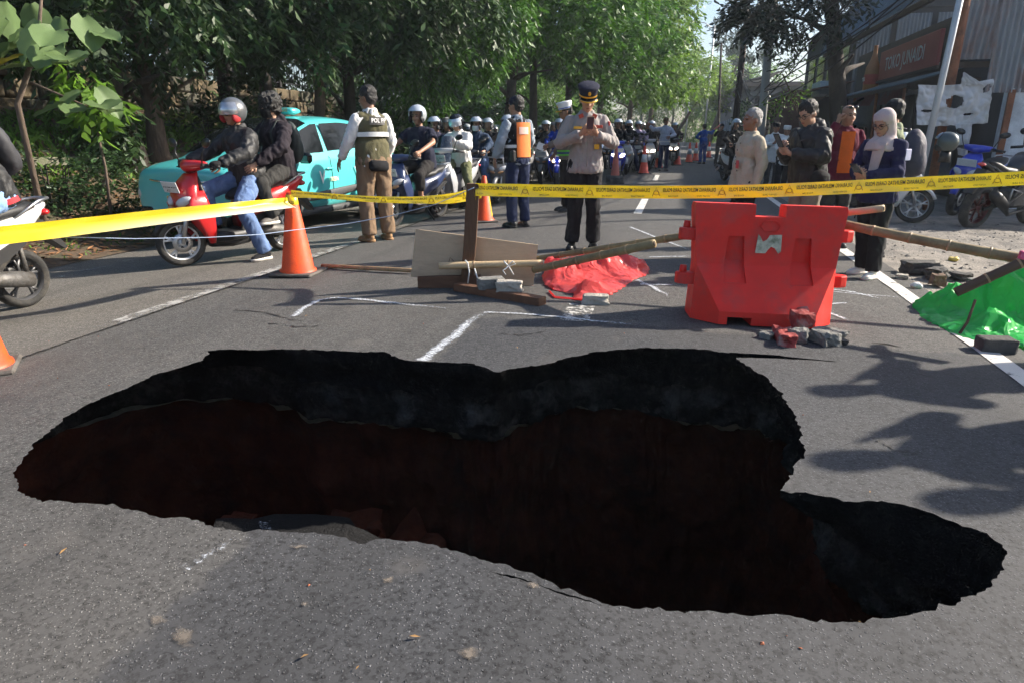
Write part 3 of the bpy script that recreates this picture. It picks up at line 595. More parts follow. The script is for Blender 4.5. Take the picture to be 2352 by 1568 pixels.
def figure(pose,top,legs,shoes='shoe',vox=.013,head='short',helmet=None,girth=1.,sleeve=1.,hem=.84,puff=.016,fold=.013,seed=0,feat=True,collar=True,mask=False,glasses=False,hands=True,leg_r=1.,skirt=0,hood=False,flare=0.):
    """returns list of (name, parent, mesh, role); measured for a 1.70 m person facing +Y"""
    p={**STAND,**pose}; out=[]; pel=V(p['pelvis']); rot=Matrix.Rotation(R(-p['lean']),3,'X')@Matrix.Rotation(R(p['side']),3,'Y')
    T=lambda x,y,z: pel+rot@V((x,y,z-.93)); g=girth
    nb=T(0,-.012,1.44); hr=Matrix.Rotation(R(p['yaw']),3,'Z')@Matrix.Rotation(R(-p['pitch']),3,'X')
    hc=nb+rot@V((0,.012,.045))+hr@V((0,.012,.095)); Hh=lambda x,y,z: hc+hr@V((x,y,z))
    sh={-1:T(-.172*g**.5,-.015,1.35),1:T(.172*g**.5,-.015,1.35)}; A={-1:p['la'],1:p['ra']}; L={-1:p['ll'],1:p['rl']}
    hip={-1:T(-.088,0,.91),1:T(.088,0,.91)}
    # body, one surface
    b=Blob()
    for c,r in [((0,-.012,.032),(.077,.094,.086)),((0,.022,-.042),(.058,.066,.073)),((0,.062,-.093),(.027,.024,.02)),((.036,.048,-.028),(.03,.03,.032)),((-.036,.048,-.028),(.03,.03,.032)),((0,.072,.026),(.05,.02,.014)),((0,.083,-.062),(.024,.014,.013)),((.078,-.008,-.012),(.011,.02,.031)),((-.078,-.008,-.012),(.011,.02,.031))]: b.ell(Hh(*c),r,14,10,rot=hr)
    b.cap(Hh(0,.083,.01),Hh(0,.104,-.022),.010,.0145); b.ell(Hh(.012,.093,-.026),(.010,.012,.009),8,6,rot=hr); b.ell(Hh(-.012,.093,-.026),(.010,.012,.009),8,6,rot=hr)
    b.cap(nb-rot@V((0,0,.05)),Hh(0,-.018,-.06),.058,.052)
    for c,r in [((0,0,1.27),(.15*g,.10*g,.18)),((0,.01,1.08),(.135*g,.095*g,.15)),((0,0,.94),(.15*g,.10*g,.11))]: b.ell(T(*c),r,14,10,rot=rot)
    b.cap(sh[-1]-rot@V((-.05,0,0)),sh[1]-rot@V((.05,0,0)),.05,.05)
    hm=[]
    for s in(-1,1):
        el,wr=V(A[s][0]),V(A[s][1]); b.cap(sh[s],el,.05,.039); b.cap(el,wr,.039,.027)
        d=V(p['lh' if s<0 else 'rh'][0]) if p['lh' if s<0 else 'rh'] else (wr-el).normalized()
        nr=V(p['lh' if s<0 else 'rh'][1]) if p['lh' if s<0 else 'rh'] else V((s*.9,.3,.25)); d=d.normalized(); nr=(nr-d*nr.dot(d)).normalized(); lat=d.cross(nr)
        rm=Matrix((lat,d,nr)).transposed(); b.ell(wr+d*.05,(.038,.052,.016),10,8,rot=rm); b.cap(wr,wr+d*.03,.026,.024)
        if hands: hm.append(fingers(wr,d,nr,s,p['curl'][0 if s<0 else 1]))
        kn,an,fy,fp=L[s]; kn,an=V(kn),V(an); b.cap(hip[s],kn,.075,.05); b.cap(kn,an,.05,.035)
    me=b.solid(vox,2); addm(me,*hm); out.append(('body',None,me,'skin'))
    if feat:
        for s in(-1,1): out.append(('eye','body',MB().ell(Hh(s*.031,.0815,.004),(.0145,.008,.0062),10,6,rot=hr).mesh('eye',[None]),'eye')); out.append(('eyebrow','body',MB().tube([Hh(s*.014,.095,.024),Hh(s*.032,.092,.029),Hh(s*.05,.078,.024)],[.005,.006,.003],6).mesh('eyebrow',[None]),'brow'))
        if not mask: out.append(('lips','body',MB().ell(Hh(0,.0925,-.060),(.022,.007,.008),10,6,rot=hr).mesh('lips',[None]),'lips'))
    # trousers
    t=Blob(); t.ell(T(0,-.005,.95),(.165*g,.118*g,.13),16,10,rot=rot); t.ell(T(0,-.03,.89),(.15*g,.11*g,.09),16,10,rot=rot)
    for s in(-1,1):
        kn,an,fy,fp=L[s]; kn,an=V(kn),V(an); q=leg_r; t.cap(hip[s]+V((0,-.005,0)),kn,.096*g*q,.069*q); d=(an-kn).normalized(); e=an-d*.0 if legs=='long' else kn.lerp(an,.62 if legs=='crop' else .2)
        t.tube([kn,kn.lerp(e,.5),e],[.069*q,.066*q,.066*q if legs=='long' else .06*q],14); t.ell(kn,(.069*q,)*3,12,8)
    if skirt: t.tube([T(0,0,1.0),T(0,0,.8),T(0,0,skirt)],[.17*g,.19*g,.20*g],20,flat=.72,up=rot@Y)
    out.append(('trousers',None,folds(t.solid(vox,3),fold*.9,(13,13,6),seed+1,.5),'trousers'))
    # shoes
    for s in(-1,1):
        kn,an,fy,fp=L[s]; an=V(an); fr=Matrix.Rotation(R(-s*fy),3,'Z')@Matrix.Rotation(R(-fp),3,'X'); Fp=lambda x,y,z: an+fr@V((x,y,z)); k=Blob()
        k.ell(Fp(0,-.02,-.035),(.040,.055,.045),12,8,rot=fr); k.ell(Fp(0,.075,-.045),(.045,.095,.036),12,8,rot=fr); k.ell(Fp(0,.13,-.052),(.044,.06,.028),12,8,rot=fr); k.cap(Fp(0,-.005,-.01),Fp(0,-.01,.16 if shoes=='boot' else .03),.045,.05 if shoes=='boot' else .043)
        m_=k.solid(min(vox,.012),2); out.append(('shoe',None,m_,'shoes'))
        so_=MB(); P2=[(-.038,-.06),(-.042,.02),(-.048,.10),(-.036,.17),(0,.195),(.036,.17),(.048,.10),(.042,.02),(.038,-.06),(0,-.078)]
        so_.loft([[Fp(x*1.03,y,-.083) for x,y in P2],[Fp(x*1.06,y,-.066) for x,y in P2],[Fp(x*.98,y,-.055) for x,y in P2]]); out.append(('sole',('shoe',s),so_.mesh('sole',[None]),'sole'))
    # upper garment
    j=Blob(); u=puff
    for c,r in [((0,0,1.27),(.158*g+u,.108*g+u,.175)),((0,.012,1.08),(.145*g+u,.105*g+u,.16)),((0,-.02,1.34),(.12*g+u,.075+u,.07))]: j.ell(T(*c),r,16,10,rot=rot)
    j.cap(sh[-1]-rot@V((-.05,0,-.012)),sh[1]-rot@V((.05,0,.012)),.052+u*.5,.052+u*.5); j.ell(T(0,-.022,1.385),(.125,.062+u*.5,.05+u*.4),14,10,rot=rot)
    hw=.158*g+u+flare
    j.loft([ring(T(0,.004,z),rot@X*w_,rot@Y*w_*.70,20,2.3) for z,w_ in [(1.10,.150*g+u),(.98,.156*g+u+flare*.3),(hem+.04,hw),(hem,hw*1.0)]])
    for s in(-1,1):
        el,wr=V(A[s][0]),V(A[s][1])
        if sleeve>0:
            e=sh[s].lerp(el,min(1,sleeve*2)); ra=.052+u*.6; rb=(.046+u*.75) if sleeve>.5 else .056+u; j.cap(sh[s],e,ra,rb) if sleeve>.5 else (j.tube([sh[s],e],[ra,rb],14),j.ell(sh[s],(ra,)*3,12,8))
        if sleeve>.5:
            k=el.lerp(wr,min(1,(sleeve-.5)*2)*.97); j.ell(el,(.047+u*.75,)*3,12,8); j.tube([el,el.lerp(k,.6),k],[.047+u*.75,.042+u*.6,.035+u*.5],14)
    if collar: j.tube([T(0,-.012,1.40),nb+rot@V((0,.004,.02))],[.085+u*.3,.066+u*.3],16)
    if hood: j.ell(nb+rot@V((0,-.075,-.01)),(.11,.06,.075),14,8,rot=rot)
    out.append(('top',None,folds(j.solid(vox,3),fold,(13,13,7),seed,.5),'top'))
    # hair or helmet
    if head=='short' or head=='curly':
        h=Blob(); k=.006 if head=='short' else .03
        h.ell(Hh(0,-.024,.050),(.081+k,.092+k,.080+k),14,10,rot=hr); h.ell(Hh(0,-.055,-.005),(.073+k*.8,.056+k*.6,.07+k*.3),14,10,rot=hr)
        if head=='curly': h.ell(Hh(0,.05,.092),(.066,.04,.034),10,8,rot=hr)
        m_=h.solid(min(vox,.010),1); folds(m_,.006 if head=='short' else .02,(26,26,26) if head=='short' else (20,20,20),seed,1.); out.append(('hair','body',m_,'hair'))
    if head=='fringe': pass
    if helmet:
        for q in helmet_parts(Hh,hr,**helmet): out.append(q)
    if mask:
        k=MB(); rr_=[]
        for a in (-70,-45,-22,0,22,45,70):
            x=math.sin(R(a)); rr_.append([Hh(.074*x,.035+.078*math.cos(R(a))*(1 if z<.0 else 1)-abs(z+.045)*.45+(.012 if abs(a)<30 else 0),z) for z in (-.012,-.035,-.06,-.085,-.108)])
        k.loft(rr_,closed=False); out.append(('face_mask',None,k.mesh('face_mask',[None]),'mask'))
    if glasses:
        k=MB()
        for s in(-1,1): k.lathe([(.021,-.002),(.024,0),(.021,.002)],(0,0,0),'Y',16); n0=len(k.v); 
        k=MB()
        for s in(-1,1):
            pts=[Hh(s*.033+.023*math.cos(a),.102,.003+.019*math.sin(a)) for a in [2*PI*i/14 for i in range(15)]]; k.tube(pts,.0028,5,caps=False); k.tube([Hh(s*.056,.10,.008),Hh(s*.082,.0,.006)],.0025,5)
        k.tube([Hh(-.01,.105,.006),Hh(.01,.105,.006)],.0025,5); out.append(('spectacles','body',k.mesh('spectacles',[None]),'frame'))
    return out,dict(Hh=Hh,T=T,hr=hr,rot=rot)
def helmet_parts(Hh,hr,visor='up',full=False,stripe=False):
    o=[]; rx,ry,rz_=.128,.152,.138; c=(0,-.012,.028); k=MB(); n,m=36,22; keep=set()
    def pt(az,el,s=1): return Hh(c[0]+rx*s*math.cos(el)*math.sin(az),c[1]+ry*s*math.cos(el)*math.cos(az),c[2]+rz_*s*math.sin(el))
    els=[R(-58+i*148/m) for i in range(m+1)]; azs=[2*PI*i/n for i in range(n)]
    for sgn in(1,.86):
        for e in els:
            for a in azs: k.v.append(tuple(pt(a,e,sgn)))
    off=len(els)*n
    def is_open(i,j):
        a=abs(((j+.5)*360/n+180)%360-180); e=math.degrees((els[i]+els[i+1])/2); return a<62 and e<24 or (a<85 and e<-38)
    F=[(i,j) for i in range(m) for j in range(n) if not is_open(i,j)]; S=set(F)
    for i,j in F:
        q=[i*n+j,i*n+(j+1)%n,(i+1)*n+(j+1)%n,(i+1)*n+j]; k.f.append(tuple(q)); k.f.append(tuple(x+off for x in q[::-1]))
        for (di,dj,e0,e1) in ((-1,0,q[0],q[1]),(1,0,q[3],q[2]),(0,-1,q[0],q[3]),(0,1,q[1],q[2])):
            if (i+di,(j+dj)%n) not in S: k.f.append((e0,e1,e1+off,e0+off))
    k.m=[0]*len(k.f); k.sm=[True]*len(k.f); o.append(('helmet',None,k.mesh('helmet',[None]),'helmet'))
    for s in(-1,1): o.append(('helmet_padding','helmet',MB().ell(Hh(s*.094,.035,-.035),(.02,.06,.055),10,8,rot=hr).mesh('helmet_padding',[None]),'padding'))
    v=MB(); e0,e1=(18,62) if visor=='up' else (-14,38); g=[]
    for i in range(9):
        e=R(e0+(e1-e0)*i/8); g.append([pt(R(a),e,1.045+ (.05*(1-i/8) if visor=='up' else 0)) for a in range(-72,73,12)])
    v.loft(g,closed=False); v.loft([[p+(p-Hh(*c))*-.02 for p in q] for q in g],closed=False); o.append(('visor','helmet',v.mesh('visor',[None]),'visor'))
    st_=MB().tube([Hh(-.09,.02,-.07),Hh(-.05,.05,-.118),Hh(0,.06,-.128),Hh(.05,.05,-.118),Hh(.09,.02,-.07)],.006,6); o.append(('chin_strap','helmet',st_.mesh('chin_strap',[None]),'strap'))
    return o
PR=dict(skin=SKIN[0],eye=eye_m,brow=hair_b,lips=lip_m,hair=hair_b,helmet=gloss_black,padding=black,visor=clear,strap=black,mask=cloth('black mask cloth',(.012,.012,.013)),frame=black,lens=lens_m,sole=sole_b,shoes=mat('black leather',(.012,.012,.012),.35,coat=.2),top=cloth('x',(.1,.1,.1)),trousers=cloth('y',(.1,.1,.1)))
def inst_person(fig,name,label,loc,rz_,H,roles,group=None,cat='person'):
    parts,fr=fig; root=thing(name,label,cat,loc,rz_,group); k=H/1.70; root.scale=(k,k,k); rl={**PR,**roles}; made={}; shoe=[]
    for n,p,me,role in parts:
        if len(me.materials)==0: me.materials.append(None)
        o=bpy.data.objects.new(n,me); COL.objects.link(o); setmat(o,rl[role])
        if isinstance(p,tuple): o.parent=shoe[-1]
        else: o.parent=made[p] if p else root
        if n=='shoe': shoe.append(o)
        made.setdefault(n,o)
    root.rotation_euler=(0,0,rz_); bpy.context.view_layer.update()
    return root,fr,made
def wpt(root,p): return root.matrix_world@V(p)
def extra(root,made_parent,name,mb,m): return mb.build(name,m,made_parent or root)
# ---------------------------------------------------------------- people and riders in the scene
def band(fr,z0,z1,a0,a1,w,dpt,m,name,root,nz=4,na=14,thick=.006,y0=.004,wt=None):
    T=fr['T']; mb=MB(); lay=[]
    for q in (0,thick):
        g=[]
        for i in range(nz+1):
            z=z0+(z1-z0)*i/nz; ww=w if wt is None else w+(wt-w)*i/nz
            g.append([T((ww+q)*math.cos(R(a0+(a1-a0)*j/na)),y0+(dpt+q+(ww-w)*.6)*math.sin(R(a0+(a1-a0)*j/na)),z) for j in range(na+1)])
        lay.append(g); mb.loft(g,closed=False)
    return mb.build(name,m,root)
def vest_of(pose,g,puff,hem,m,root,vox=.014,seed=3,flare=0,open_=False):
    f,_=figure(pose,'v','long',vox=vox,girth=g,sleeve=0,hem=hem,puff=puff,fold=.006,seed=seed,feat=False,head='',hands=False,flare=flare)
    me=[q[2] for q in f if q[0]=='top'][0]; o=link('vest',me,m,root)
    for q in f:
        if q[0]!='top': bpy.data.meshes.remove(q[2])
    return o
def phone(root,loc,d,label,size=(.036,.005,.075),cm=None):
    q=V(d).normalized().to_track_quat('-Y','Z').to_matrix(); mb=MB().box((0,0,0),size,bev=.004)
    o=thing('phone',label,'phone',wpt(root,loc)); o.rotation_euler=(root.rotation_euler.to_matrix()@q).to_euler()
    mb.build('case',cm or gloss_black,o); MB().box((0,size[1]+.0006,0),(size[0]*.92,.0005,size[2]*.95)).build('screen',mat('phone screen',(.05,.06,.08),.08,coat=1),o); MB().ell((-size[0]*.5,-size[1]-.0015,size[2]*.7),(.008,.002,.014),8,6).build('camera_lens',gloss_black,o)
    return o
def bag(root,fr,m,name='backpack',c=(0,-.20,1.22),h=(.15,.085,.22),seed=1):
    k=Blob(); k.ell(fr['T'](*c),h,16,12,rot=fr['rot']); k.ell(fr['T'](c[0],c[1]-.04,c[2]-.08),(h[0]*.85,h[1]*.8,h[2]*.6),14,10,rot=fr['rot']); o=link(name,folds(k.solid(.016,2),.007,(9,9,6),seed),m,root)
    s=MB()
    for x in(-.11,.11): s.tube([fr['T'](x,-.12,1.40),fr['T'](x,.02,1.445),fr['T'](x,.13,1.33),fr['T'](x*1.1,.13,1.2),fr['T'](x*1.3,-.06,1.08)],.017,6,flat=.4)
    s.build('strap',m,o); return o
HOLD=dict(la=((-.26,.06,1.13),(-.075,.27,1.19)),ra=((.26,.06,1.13),(.075,.27,1.19)),lh=((.45,.55,.45),(-.5,.5,-.6)),rh=((-.45,.55,.45),(.5,.5,-.6)),curl=(38,38))
olive=cloth('olive vest cloth',(.10,.092,.05)); khaki=cloth('khaki cargo cloth',(.20,.135,.085)); tan_boot=mat('tan suede',(.30,.18,.09),.9,0,.2,20,.2,60); white_c=cloth('white cotton',(.70,.70,.69)); black_c=cloth('black cotton',(.013,.013,.015)); navy_c=cloth('navy cotton',(.016,.018,.036)); navy_t=cloth('navy trouser cloth',(.022,.03,.07)); bluegrey=cloth('blue grey shirt',(.28,.32,.37)); police=cloth('police shirt grey',(.30,.275,.265)); blk_t=cloth('black trouser cloth',(.014,.014,.017)); jeans=mat('blue denim',(.09,.15,.30),.9,0,.35,5,.3,90,dirt=(.17,.25,.42),ds=4); jeans_l=mat('light denim',(.22,.36,.62),.9,0,.2,5,.3,90); orange=mat('orange hi-vis',(.85,.20,.03),.7,0,.06,9,.1,50); refl=mat('reflective tape',(.62,.63,.64),.35,.3,.05,9); grey_t=cloth('grey trouser cloth',(.05,.05,.05)); beige=cloth('beige shirt',(.43,.375,.29)); maroon=cloth('maroon jacket',(.11,.012,.03)); orange_t=cloth('orange tee',(.72,.14,.02)); hijab_m=cloth('pink grey hijab',(.50,.42,.41),.9,.08,.2,30); navy_s=cloth('navy sweater',(.02,.022,.065)); green_s=cloth('sage shirt',(.24,.27,.17)); gold=mat('gold braid',(.72,.40,.04),.4,.5); jk_black=mat('black nylon jacket',(.016,.016,.017),.6,0,.2,8,.25,40); stone_t=cloth('stone trousers',(.27,.22,.18)); white_sh=mat('white trainers',(.70,.67,.62),.6,0,.1,20)
# man in the olive vest
p=G(868,553); po=dict(la=((-.26,.05,1.14),(-.30,.20,.93)),ra=((.25,.0,1.13),(.24,.12,.9)),yaw=28,pitch=6,ll=((-.11,.03,.49),(-.12,-.02,.085),10,0),rl=((.12,.0,.49),(.13,-.03,.085),12,0),curl=(18,25))
f=figure(po,'shirt','long','boot',girth=1.08,seed=1,vox=.012,leg_r=1.18,fold=.013)
vest_man,fr,mk=inst_person(f,'person','man in olive POL PP vest over white sleeves with his back half turned','' and 0 or place(p),R(42),1.86,dict(skin=SKIN[1],top=white_c,trousers=khaki,shoes=tan_boot,sole=tan_boot))
vo=vest_of(po,1.08,.034,.86,olive,vest_man); band(fr,1.165,1.215,0,360,.206,.155,refl,'reflective_stripe',vest_man,na=40,thick=.004); band(fr,1.29,1.375,-118,-62,.20,.166,mat('grey patch',(.10,.095,.09),.8),'back_patch',vest_man,wt=.19)
put_text('POL PP',.065,fr['T'](0,-.178,1.332),X,fr['rot']@Z,'patch_lettering',ink_w,vest_man,.02,.9)
MB().box(fr['T'](-.03,-.165,.85),(.12,.045,.06),fr['rot']@Matrix.Rotation(R(4),3,'Y'),bev=.03,sm=True).build('waist_bag',black_c,vest_man)
# transport officer with orange vest
p=G(1188,522); po=dict(la=((-.27,.02,1.13),(-.27,.13,.93)),ra=((.26,.04,1.13),(.2,.18,.95)),yaw=18,pitch=2,ll=((-.09,.02,.49),(-.10,-.02,.085),6,0),rl=((.10,.0,.49),(.10,-.05,.085),12,0),curl=(30,30))
f=figure(po,'shirt','long',vox=.013,girth=1.02,seed=2,head='short')
o_,fr,mk=inst_person(f,'person','officer in navy cap and black vest with an orange back panel',place(p),R(38),1.74,dict(top=bluegrey,trousers=navy_t,skin=SKIN[0]))
vest_of(po,1.02,.03,.86,black_c,o_); band(fr,.93,1.37,-122,-42,.194,.152,orange,'orange_panel',o_,nz=8,wt=.19); band(fr,1.22,1.31,-112,-68,.197,.158,mat('pale print',(.80,.50,.42),.7),'back_print',o_); band(fr,1.05,1.09,-200,-123,.196,.15,refl,'reflective_stripe',o_)
def cap_on(fr,root,kind,m,m2=None):
    Hh,hr=fr['Hh'],fr['hr']
    if kind=='base':
        k=Blob(); k.ell(Hh(0,-.012,.055),(.092,.108,.078),16,10,rot=hr); o=link('cap',k.solid(.010,2),m,root); b=MB().ell(Hh(0,.115,.045),(.065,.06,.007),14,6,rot=hr@Matrix.Rotation(R(-12),3,'X')); b.build('peak',m,o)
    elif kind=='pet':                      # uniform cap with a flat crown
        mb=MB(); mb.loft([ring(Hh(0,y,z),hr@X*a,hr@Y*b,24,2) for z,a,b,y in [(.035,.092,.107,-.008),(.075,.094,.109,-.008),(.082,.094,.11,-.008),(.12,.108,.122,-.004),(.142,.112,.126,-.002),(.152,.10,.112,-.002),(.156,.02,.02,0)]]); o=mb.build('cap',m,root)
        MB().loft([ring(Hh(0,-.008,z),hr@X*.0955,hr@Y*.1105,24,2) for z in (.046,.062)],caps=False).build('cap_band',m2,o)
        b=MB(); rr_=[]
        for a in range(-60,61,10): 
            q=R(a); rr_.append([Hh(.094*math.sin(q),-.008+.109*math.cos(q),.038),Hh(.106*math.sin(q),.0+.15*math.cos(q),.018),Hh(.100*math.sin(q),-.002+.145*math.cos(q),.013),Hh(.093*math.sin(q),-.008+.107*math.cos(q),.03)])
        b.loft(rr_); pk=b.build('peak',gloss_black,o); b=MB(); b.tube([Hh(.104*math.sin(R(a)),.0+.146*math.cos(R(a)),.021) for a in range(-58,59,8)],.008,6); b.build('peak_braid',gold,pk)
        MB().ell(Hh(0,.118,.10),(.016,.006,.022),8,6,rot=hr).build('cap_badge',gold,o)
    elif kind=='peci':
        MB().loft([ring(Hh(0,-.01,z),hr@X*a,hr@Y*a*1.15,20,2) for z,a in [(.03,.09),(.10,.09),(.125,.084),(.128,.03)]]).build('cap',m,root)
cap_on(fr,o_,'base',navy_c)
MB().box((-.17,-.12,.95),(.035,.04,.075),bev=.02).build('radio_pouch',black,o_)
# policewoman
p=G(1338,572); po=dict(HOLD,yaw=0,pitch=24,ll=((-.10,.02,.49),(-.115,-.02,.085),6,0),rl=((.10,.02,.49),(.12,-.02,.085),14,0))
po['la']=((-.285,.05,1.13),(-.085,.25,1.22)); po['ra']=((.285,.05,1.13),(.085,.25,1.22))
f=figure(po,'shirt','long','boot',vox=.012,girth=.98,seed=4,head='',hem=.83,flare=.02,leg_r=1.1,puff=.012)
pw,fr,mk=inst_person(f,'person','policewoman in grey shirt and peaked cap looking down at her phone',place(p),R(180),1.70,dict(top=police,trousers=blk_t,skin=SKIN[2]))
cap_on(fr,pw,'pet',navy_c,gold)
k=Blob(); k.ell(fr['Hh'](0,-.05,.0),(.085,.065,.085),12,8); k.ell(fr['Hh'](.0,-.11,-.03),(.05,.045,.05),10,8); link('hair',folds(k.solid(.012,1),.006,(25,25,25)),hair_b,mk['body'])
phone(pw,(0,.36,1.33),(0,-1,.75),'gold backed phone in the hands of the policewoman',cm=mat('gold phone back',(.42,.27,.16),.3,.4))
T=fr['T']; 
for (x,z,w_,h,m_,n_) in [(-.105,1.30,.05,.016,mat('red ribbon',(.42,.05,.03),.7),'ribbon_bar'),(.10,1.29,.045,.014,gold,'wing_badge'),(-.115,1.17,.055,.035,police,'pocket_flap'),(.115,1.17,.055,.035,police,'pocket_flap'),(-.10,1.10,.026,.026,gold,'round_badge')]:
    MB().box(T(x,.147-abs(x)*.18+(.012 if z<1.2 else -.012),z),(w_,.006,h),bev=.004).build(n_,m_,pw)
put_text('POLRI',.04,T(-.11,.143,1.245),-X,Z,'chest_lettering',ink,pw,.03); put_text('MEGA',.036,T(.11,.143,1.245),-X,Z,'name_lettering',ink,pw,.03)
for s in(-1,1): MB().box(T(s*.07,.105,1.405),(.024,.006,.02),Matrix.Rotation(s*R(25),3,'Y')).build('collar_tab',mat('red tab',(.45,.06,.03),.6),pw)
MB().box((-.232,.02,1.30),(.012,.045,.05),bev=.006).build('sleeve_badge',mat('red badge',(.45,.05,.04),.6),pw)
MB().tube([T(0,.152,1.38),T(0,.166,1.2),T(0,.172,1.0),T(0,.135,.86)],.0035,5).build('placket',mat('placket shade',(.24,.22,.21),.9),pw)
# traffic policeman behind her
p=G(1300,486); po=dict(la=((-.24,.10,1.13),(-.16,.36,1.06)),ra=((.25,.0,1.12),(.24,.15,.92)),yaw=0,pitch=12,curl=(40,20))
f=figure(po,'shirt','long',vox=.015,girth=1.06,seed=5); tp_,fr,mk=inst_person(f,'person','traffic policeman in white cap half hidden behind the policewoman',place(p),R(100),1.72,dict(top=cloth('brown grey shirt',(.16,.13,.115)),trousers=blk_t,skin=SKIN[1]))
cap_on(fr,tp_,'pet',mat('white cap cloth',(.72,.72,.72),.7),mat('check band',(.12,.2,.5),.6)); band(fr,.90,.985,0,360,.20,.155,mat('green belt',(.12,.5,.04),.6),'belt',tp_,na=36); band(fr,.925,.96,0,360,.206,.161,mat('navy belt',(.02,.05,.14),.6),'belt_print',tp_,na=36)
pp=wpt(tp_,(-.13,.47,1.04)); o=thing('paper','white paper in the hand of the traffic policeman','paper',pp); MB().box((0,0,0),(.06,.01,.055),Matrix.Rotation(R(20),3,'Y')).build('sheet',white_c,o)
# group on the right
def at_px(u,y): return place((AT(u,300,y).x,y))
po=dict(la=((-.24,-.06,1.12),(-.23,.0,.88)),ra=((.24,-.06,1.12),(.235,-.02,.88)),yaw=4,pitch=-2,lean=-2,curl=(30,30))
f=figure(po,'shirt','long',vox=.012,girth=1.07,seed=6,head='short',hem=.80,flare=.025,puff=.012); bm_,fr,mk=inst_person(f,'person','grey haired man in beige buttoned shirt facing left',at_px(1722,6.9),R(100),1.48,dict(top=beige,trousers=blk_t,skin=SKIN[1],hair=hair_g,brow=hair_g))
for i in range(7): MB().ell(fr['T'](-.05,.165-.012*abs(i-4)+(.012 if 2<i<6 else 0),.88+i*.075),(.008,.006,.008),8,5).build('button',black,bm_)
MB().box(fr['T'](-.09,.165,1.10),(.028,.005,.045),bev=.003).build('name_badge',mat('red badge card',(.5,.06,.07),.5),bm_)
po=dict(HOLD,pitch=26,yaw=8,lean=6); po['la']=((-.25,.08,1.14),(-.06,.33,1.17)); po['ra']=((.27,.04,1.12),(.05,.33,1.20))
f=figure(po,'jacket','long',vox=.012,girth=1.1,seed=7,head='short',glasses=True,puff=.032,hood=True,hem=.85,fold=.016); bj,fr,mk=inst_person(f,'person','bearded man in black jacket and glasses typing on a phone',at_px(1868,6.75),R(112),1.58,dict(top=jk_black,trousers=stone_t,skin=SKIN[2]))
phone(bj,(-.01,.45,1.30),(0,-1,.7),'black phone held by the man in the black jacket'); k=Blob(); k.ell(fr['T'](-.22,.05,.92),(.07,.12,.10),12,8); link('shoulder_bag',folds(k.solid(.014,2),.008),black_c,bj)
MB().tube([fr['T'](-.22,.05,1.0),fr['T'](-.13,.17,1.2),fr['T'](.05,.12,1.42)],.014,6,flat=.4).build('bag_strap',black_c,bj)
po=dict(ra=((.30,.05,1.20),(.13,.09,1.50)),rh=((-.2,.0,.9),(.8,.4,0)),la=((-.25,.0,1.12),(-.22,.14,.93)),pitch=4,yaw=12,curl=(25,60))
f=figure(po,'shirt','long',vox=.013,girth=1.1,seed=8,head=''); mm,fr,mk=inst_person(f,'person','bald man in maroon jacket and orange shirt with phone to his ear',at_px(1940,8.0),R(178),1.60,dict(top=maroon,trousers=grey_t,skin=SKIN[0]))
band(fr,.92,1.40,60,112,.172,.146,orange_t,'orange_shirt',mm,nz=8); phone(mm,(.10,.06,1.60),(1,-.2,0),'phone at the ear of the man in maroon')
k=MB()
for s in(-1,1): k.ell(fr['Hh'](s*.035,.07,.095),(.03,.018,.018),10,6)
k.tube([fr['Hh'](-.07,.03,.09),fr['Hh'](0,.078,.10),fr['Hh'](.07,.03,.09)],.004,5); k.build('sunglasses',gloss_black,mk['body'])
po=dict(HOLD,pitch=24,yaw=6,lean=4,ll=((-.09,.03,.49),(-.10,.02,.085),10,0),rl=((.10,-.02,.49),(.12,-.12,.085),14,0)); po['la']=((-.24,.08,1.10),(-.07,.33,1.06)); po['ra']=((.25,.04,1.10),(.03,.30,1.04))
f=figure(po,'sweater','long',vox=.012,girth=1.05,seed=9,head='',glasses=True,leg_r=1.08,hem=.80,flare=.02); hj,fr,mk=inst_person(f,'person','woman in pale pink hijab and navy sweater looking at her phone',place(G(1985,636)),R(118),1.49,dict(top=navy_s,trousers=blk_t,skin=SKIN[2],shoes=white_sh,sole=sole_w))
phone(hj,(-.02,.42,1.13),(0,-.8,.9),'dark phone held low by the woman in the hijab')
k=Blob(); Hh=fr['Hh']; hr=fr['hr']; k.ell(Hh(0,-.03,.042),(.10,.105,.098),16,12,rot=hr)
k.tube([Hh(0,-.035,.02),Hh(0,-.035,-.07),Hh(0,-.02,-.14),fr['T'](0,.0,1.36),fr['T'](0,.01,1.30)],[.097,.095,.10,.155,.165],20,flat=.95); hm_=k.solid(.012,2)
bm=bmesh.new(); bm.from_mesh(hm_); inv=hr.inverted(); fc=[]
for fa in bm.faces:
    q=inv@(fa.calc_center_median()-Hh(0,0,0))
    if q.y>.02 and abs(q.x)<.062 and -.10<q.z<.062 and (q.x/.066)**2+((q.z+.018)/.088)**2<1: fc.append(fa)
bmesh.ops.delete(bm,geom=fc,context='FACES'); bm.to_mesh(hm_); bm.free(); folds(hm_,.008,(10,10,6),2)
hij=link('hijab',hm_,hijab_m,hj); so_=hij.modifiers.new('s','SOLIDIFY'); so_.thickness=.006
MB().loft([ring(fr['T'](-.055+.008*i,.118+.008*i-.0007*i*i,1.40-.055*i),X*(.07-.004*i),Y*.016,12,2) for i in range(10)]).build('scarf_end',hijab_m,hij)
MB().box((-.255,.0,1.27),(.01,.045,.055),bev=.005).build('sleeve_patch',mat('blue white patch',(.42,.42,.62),.7),hj)
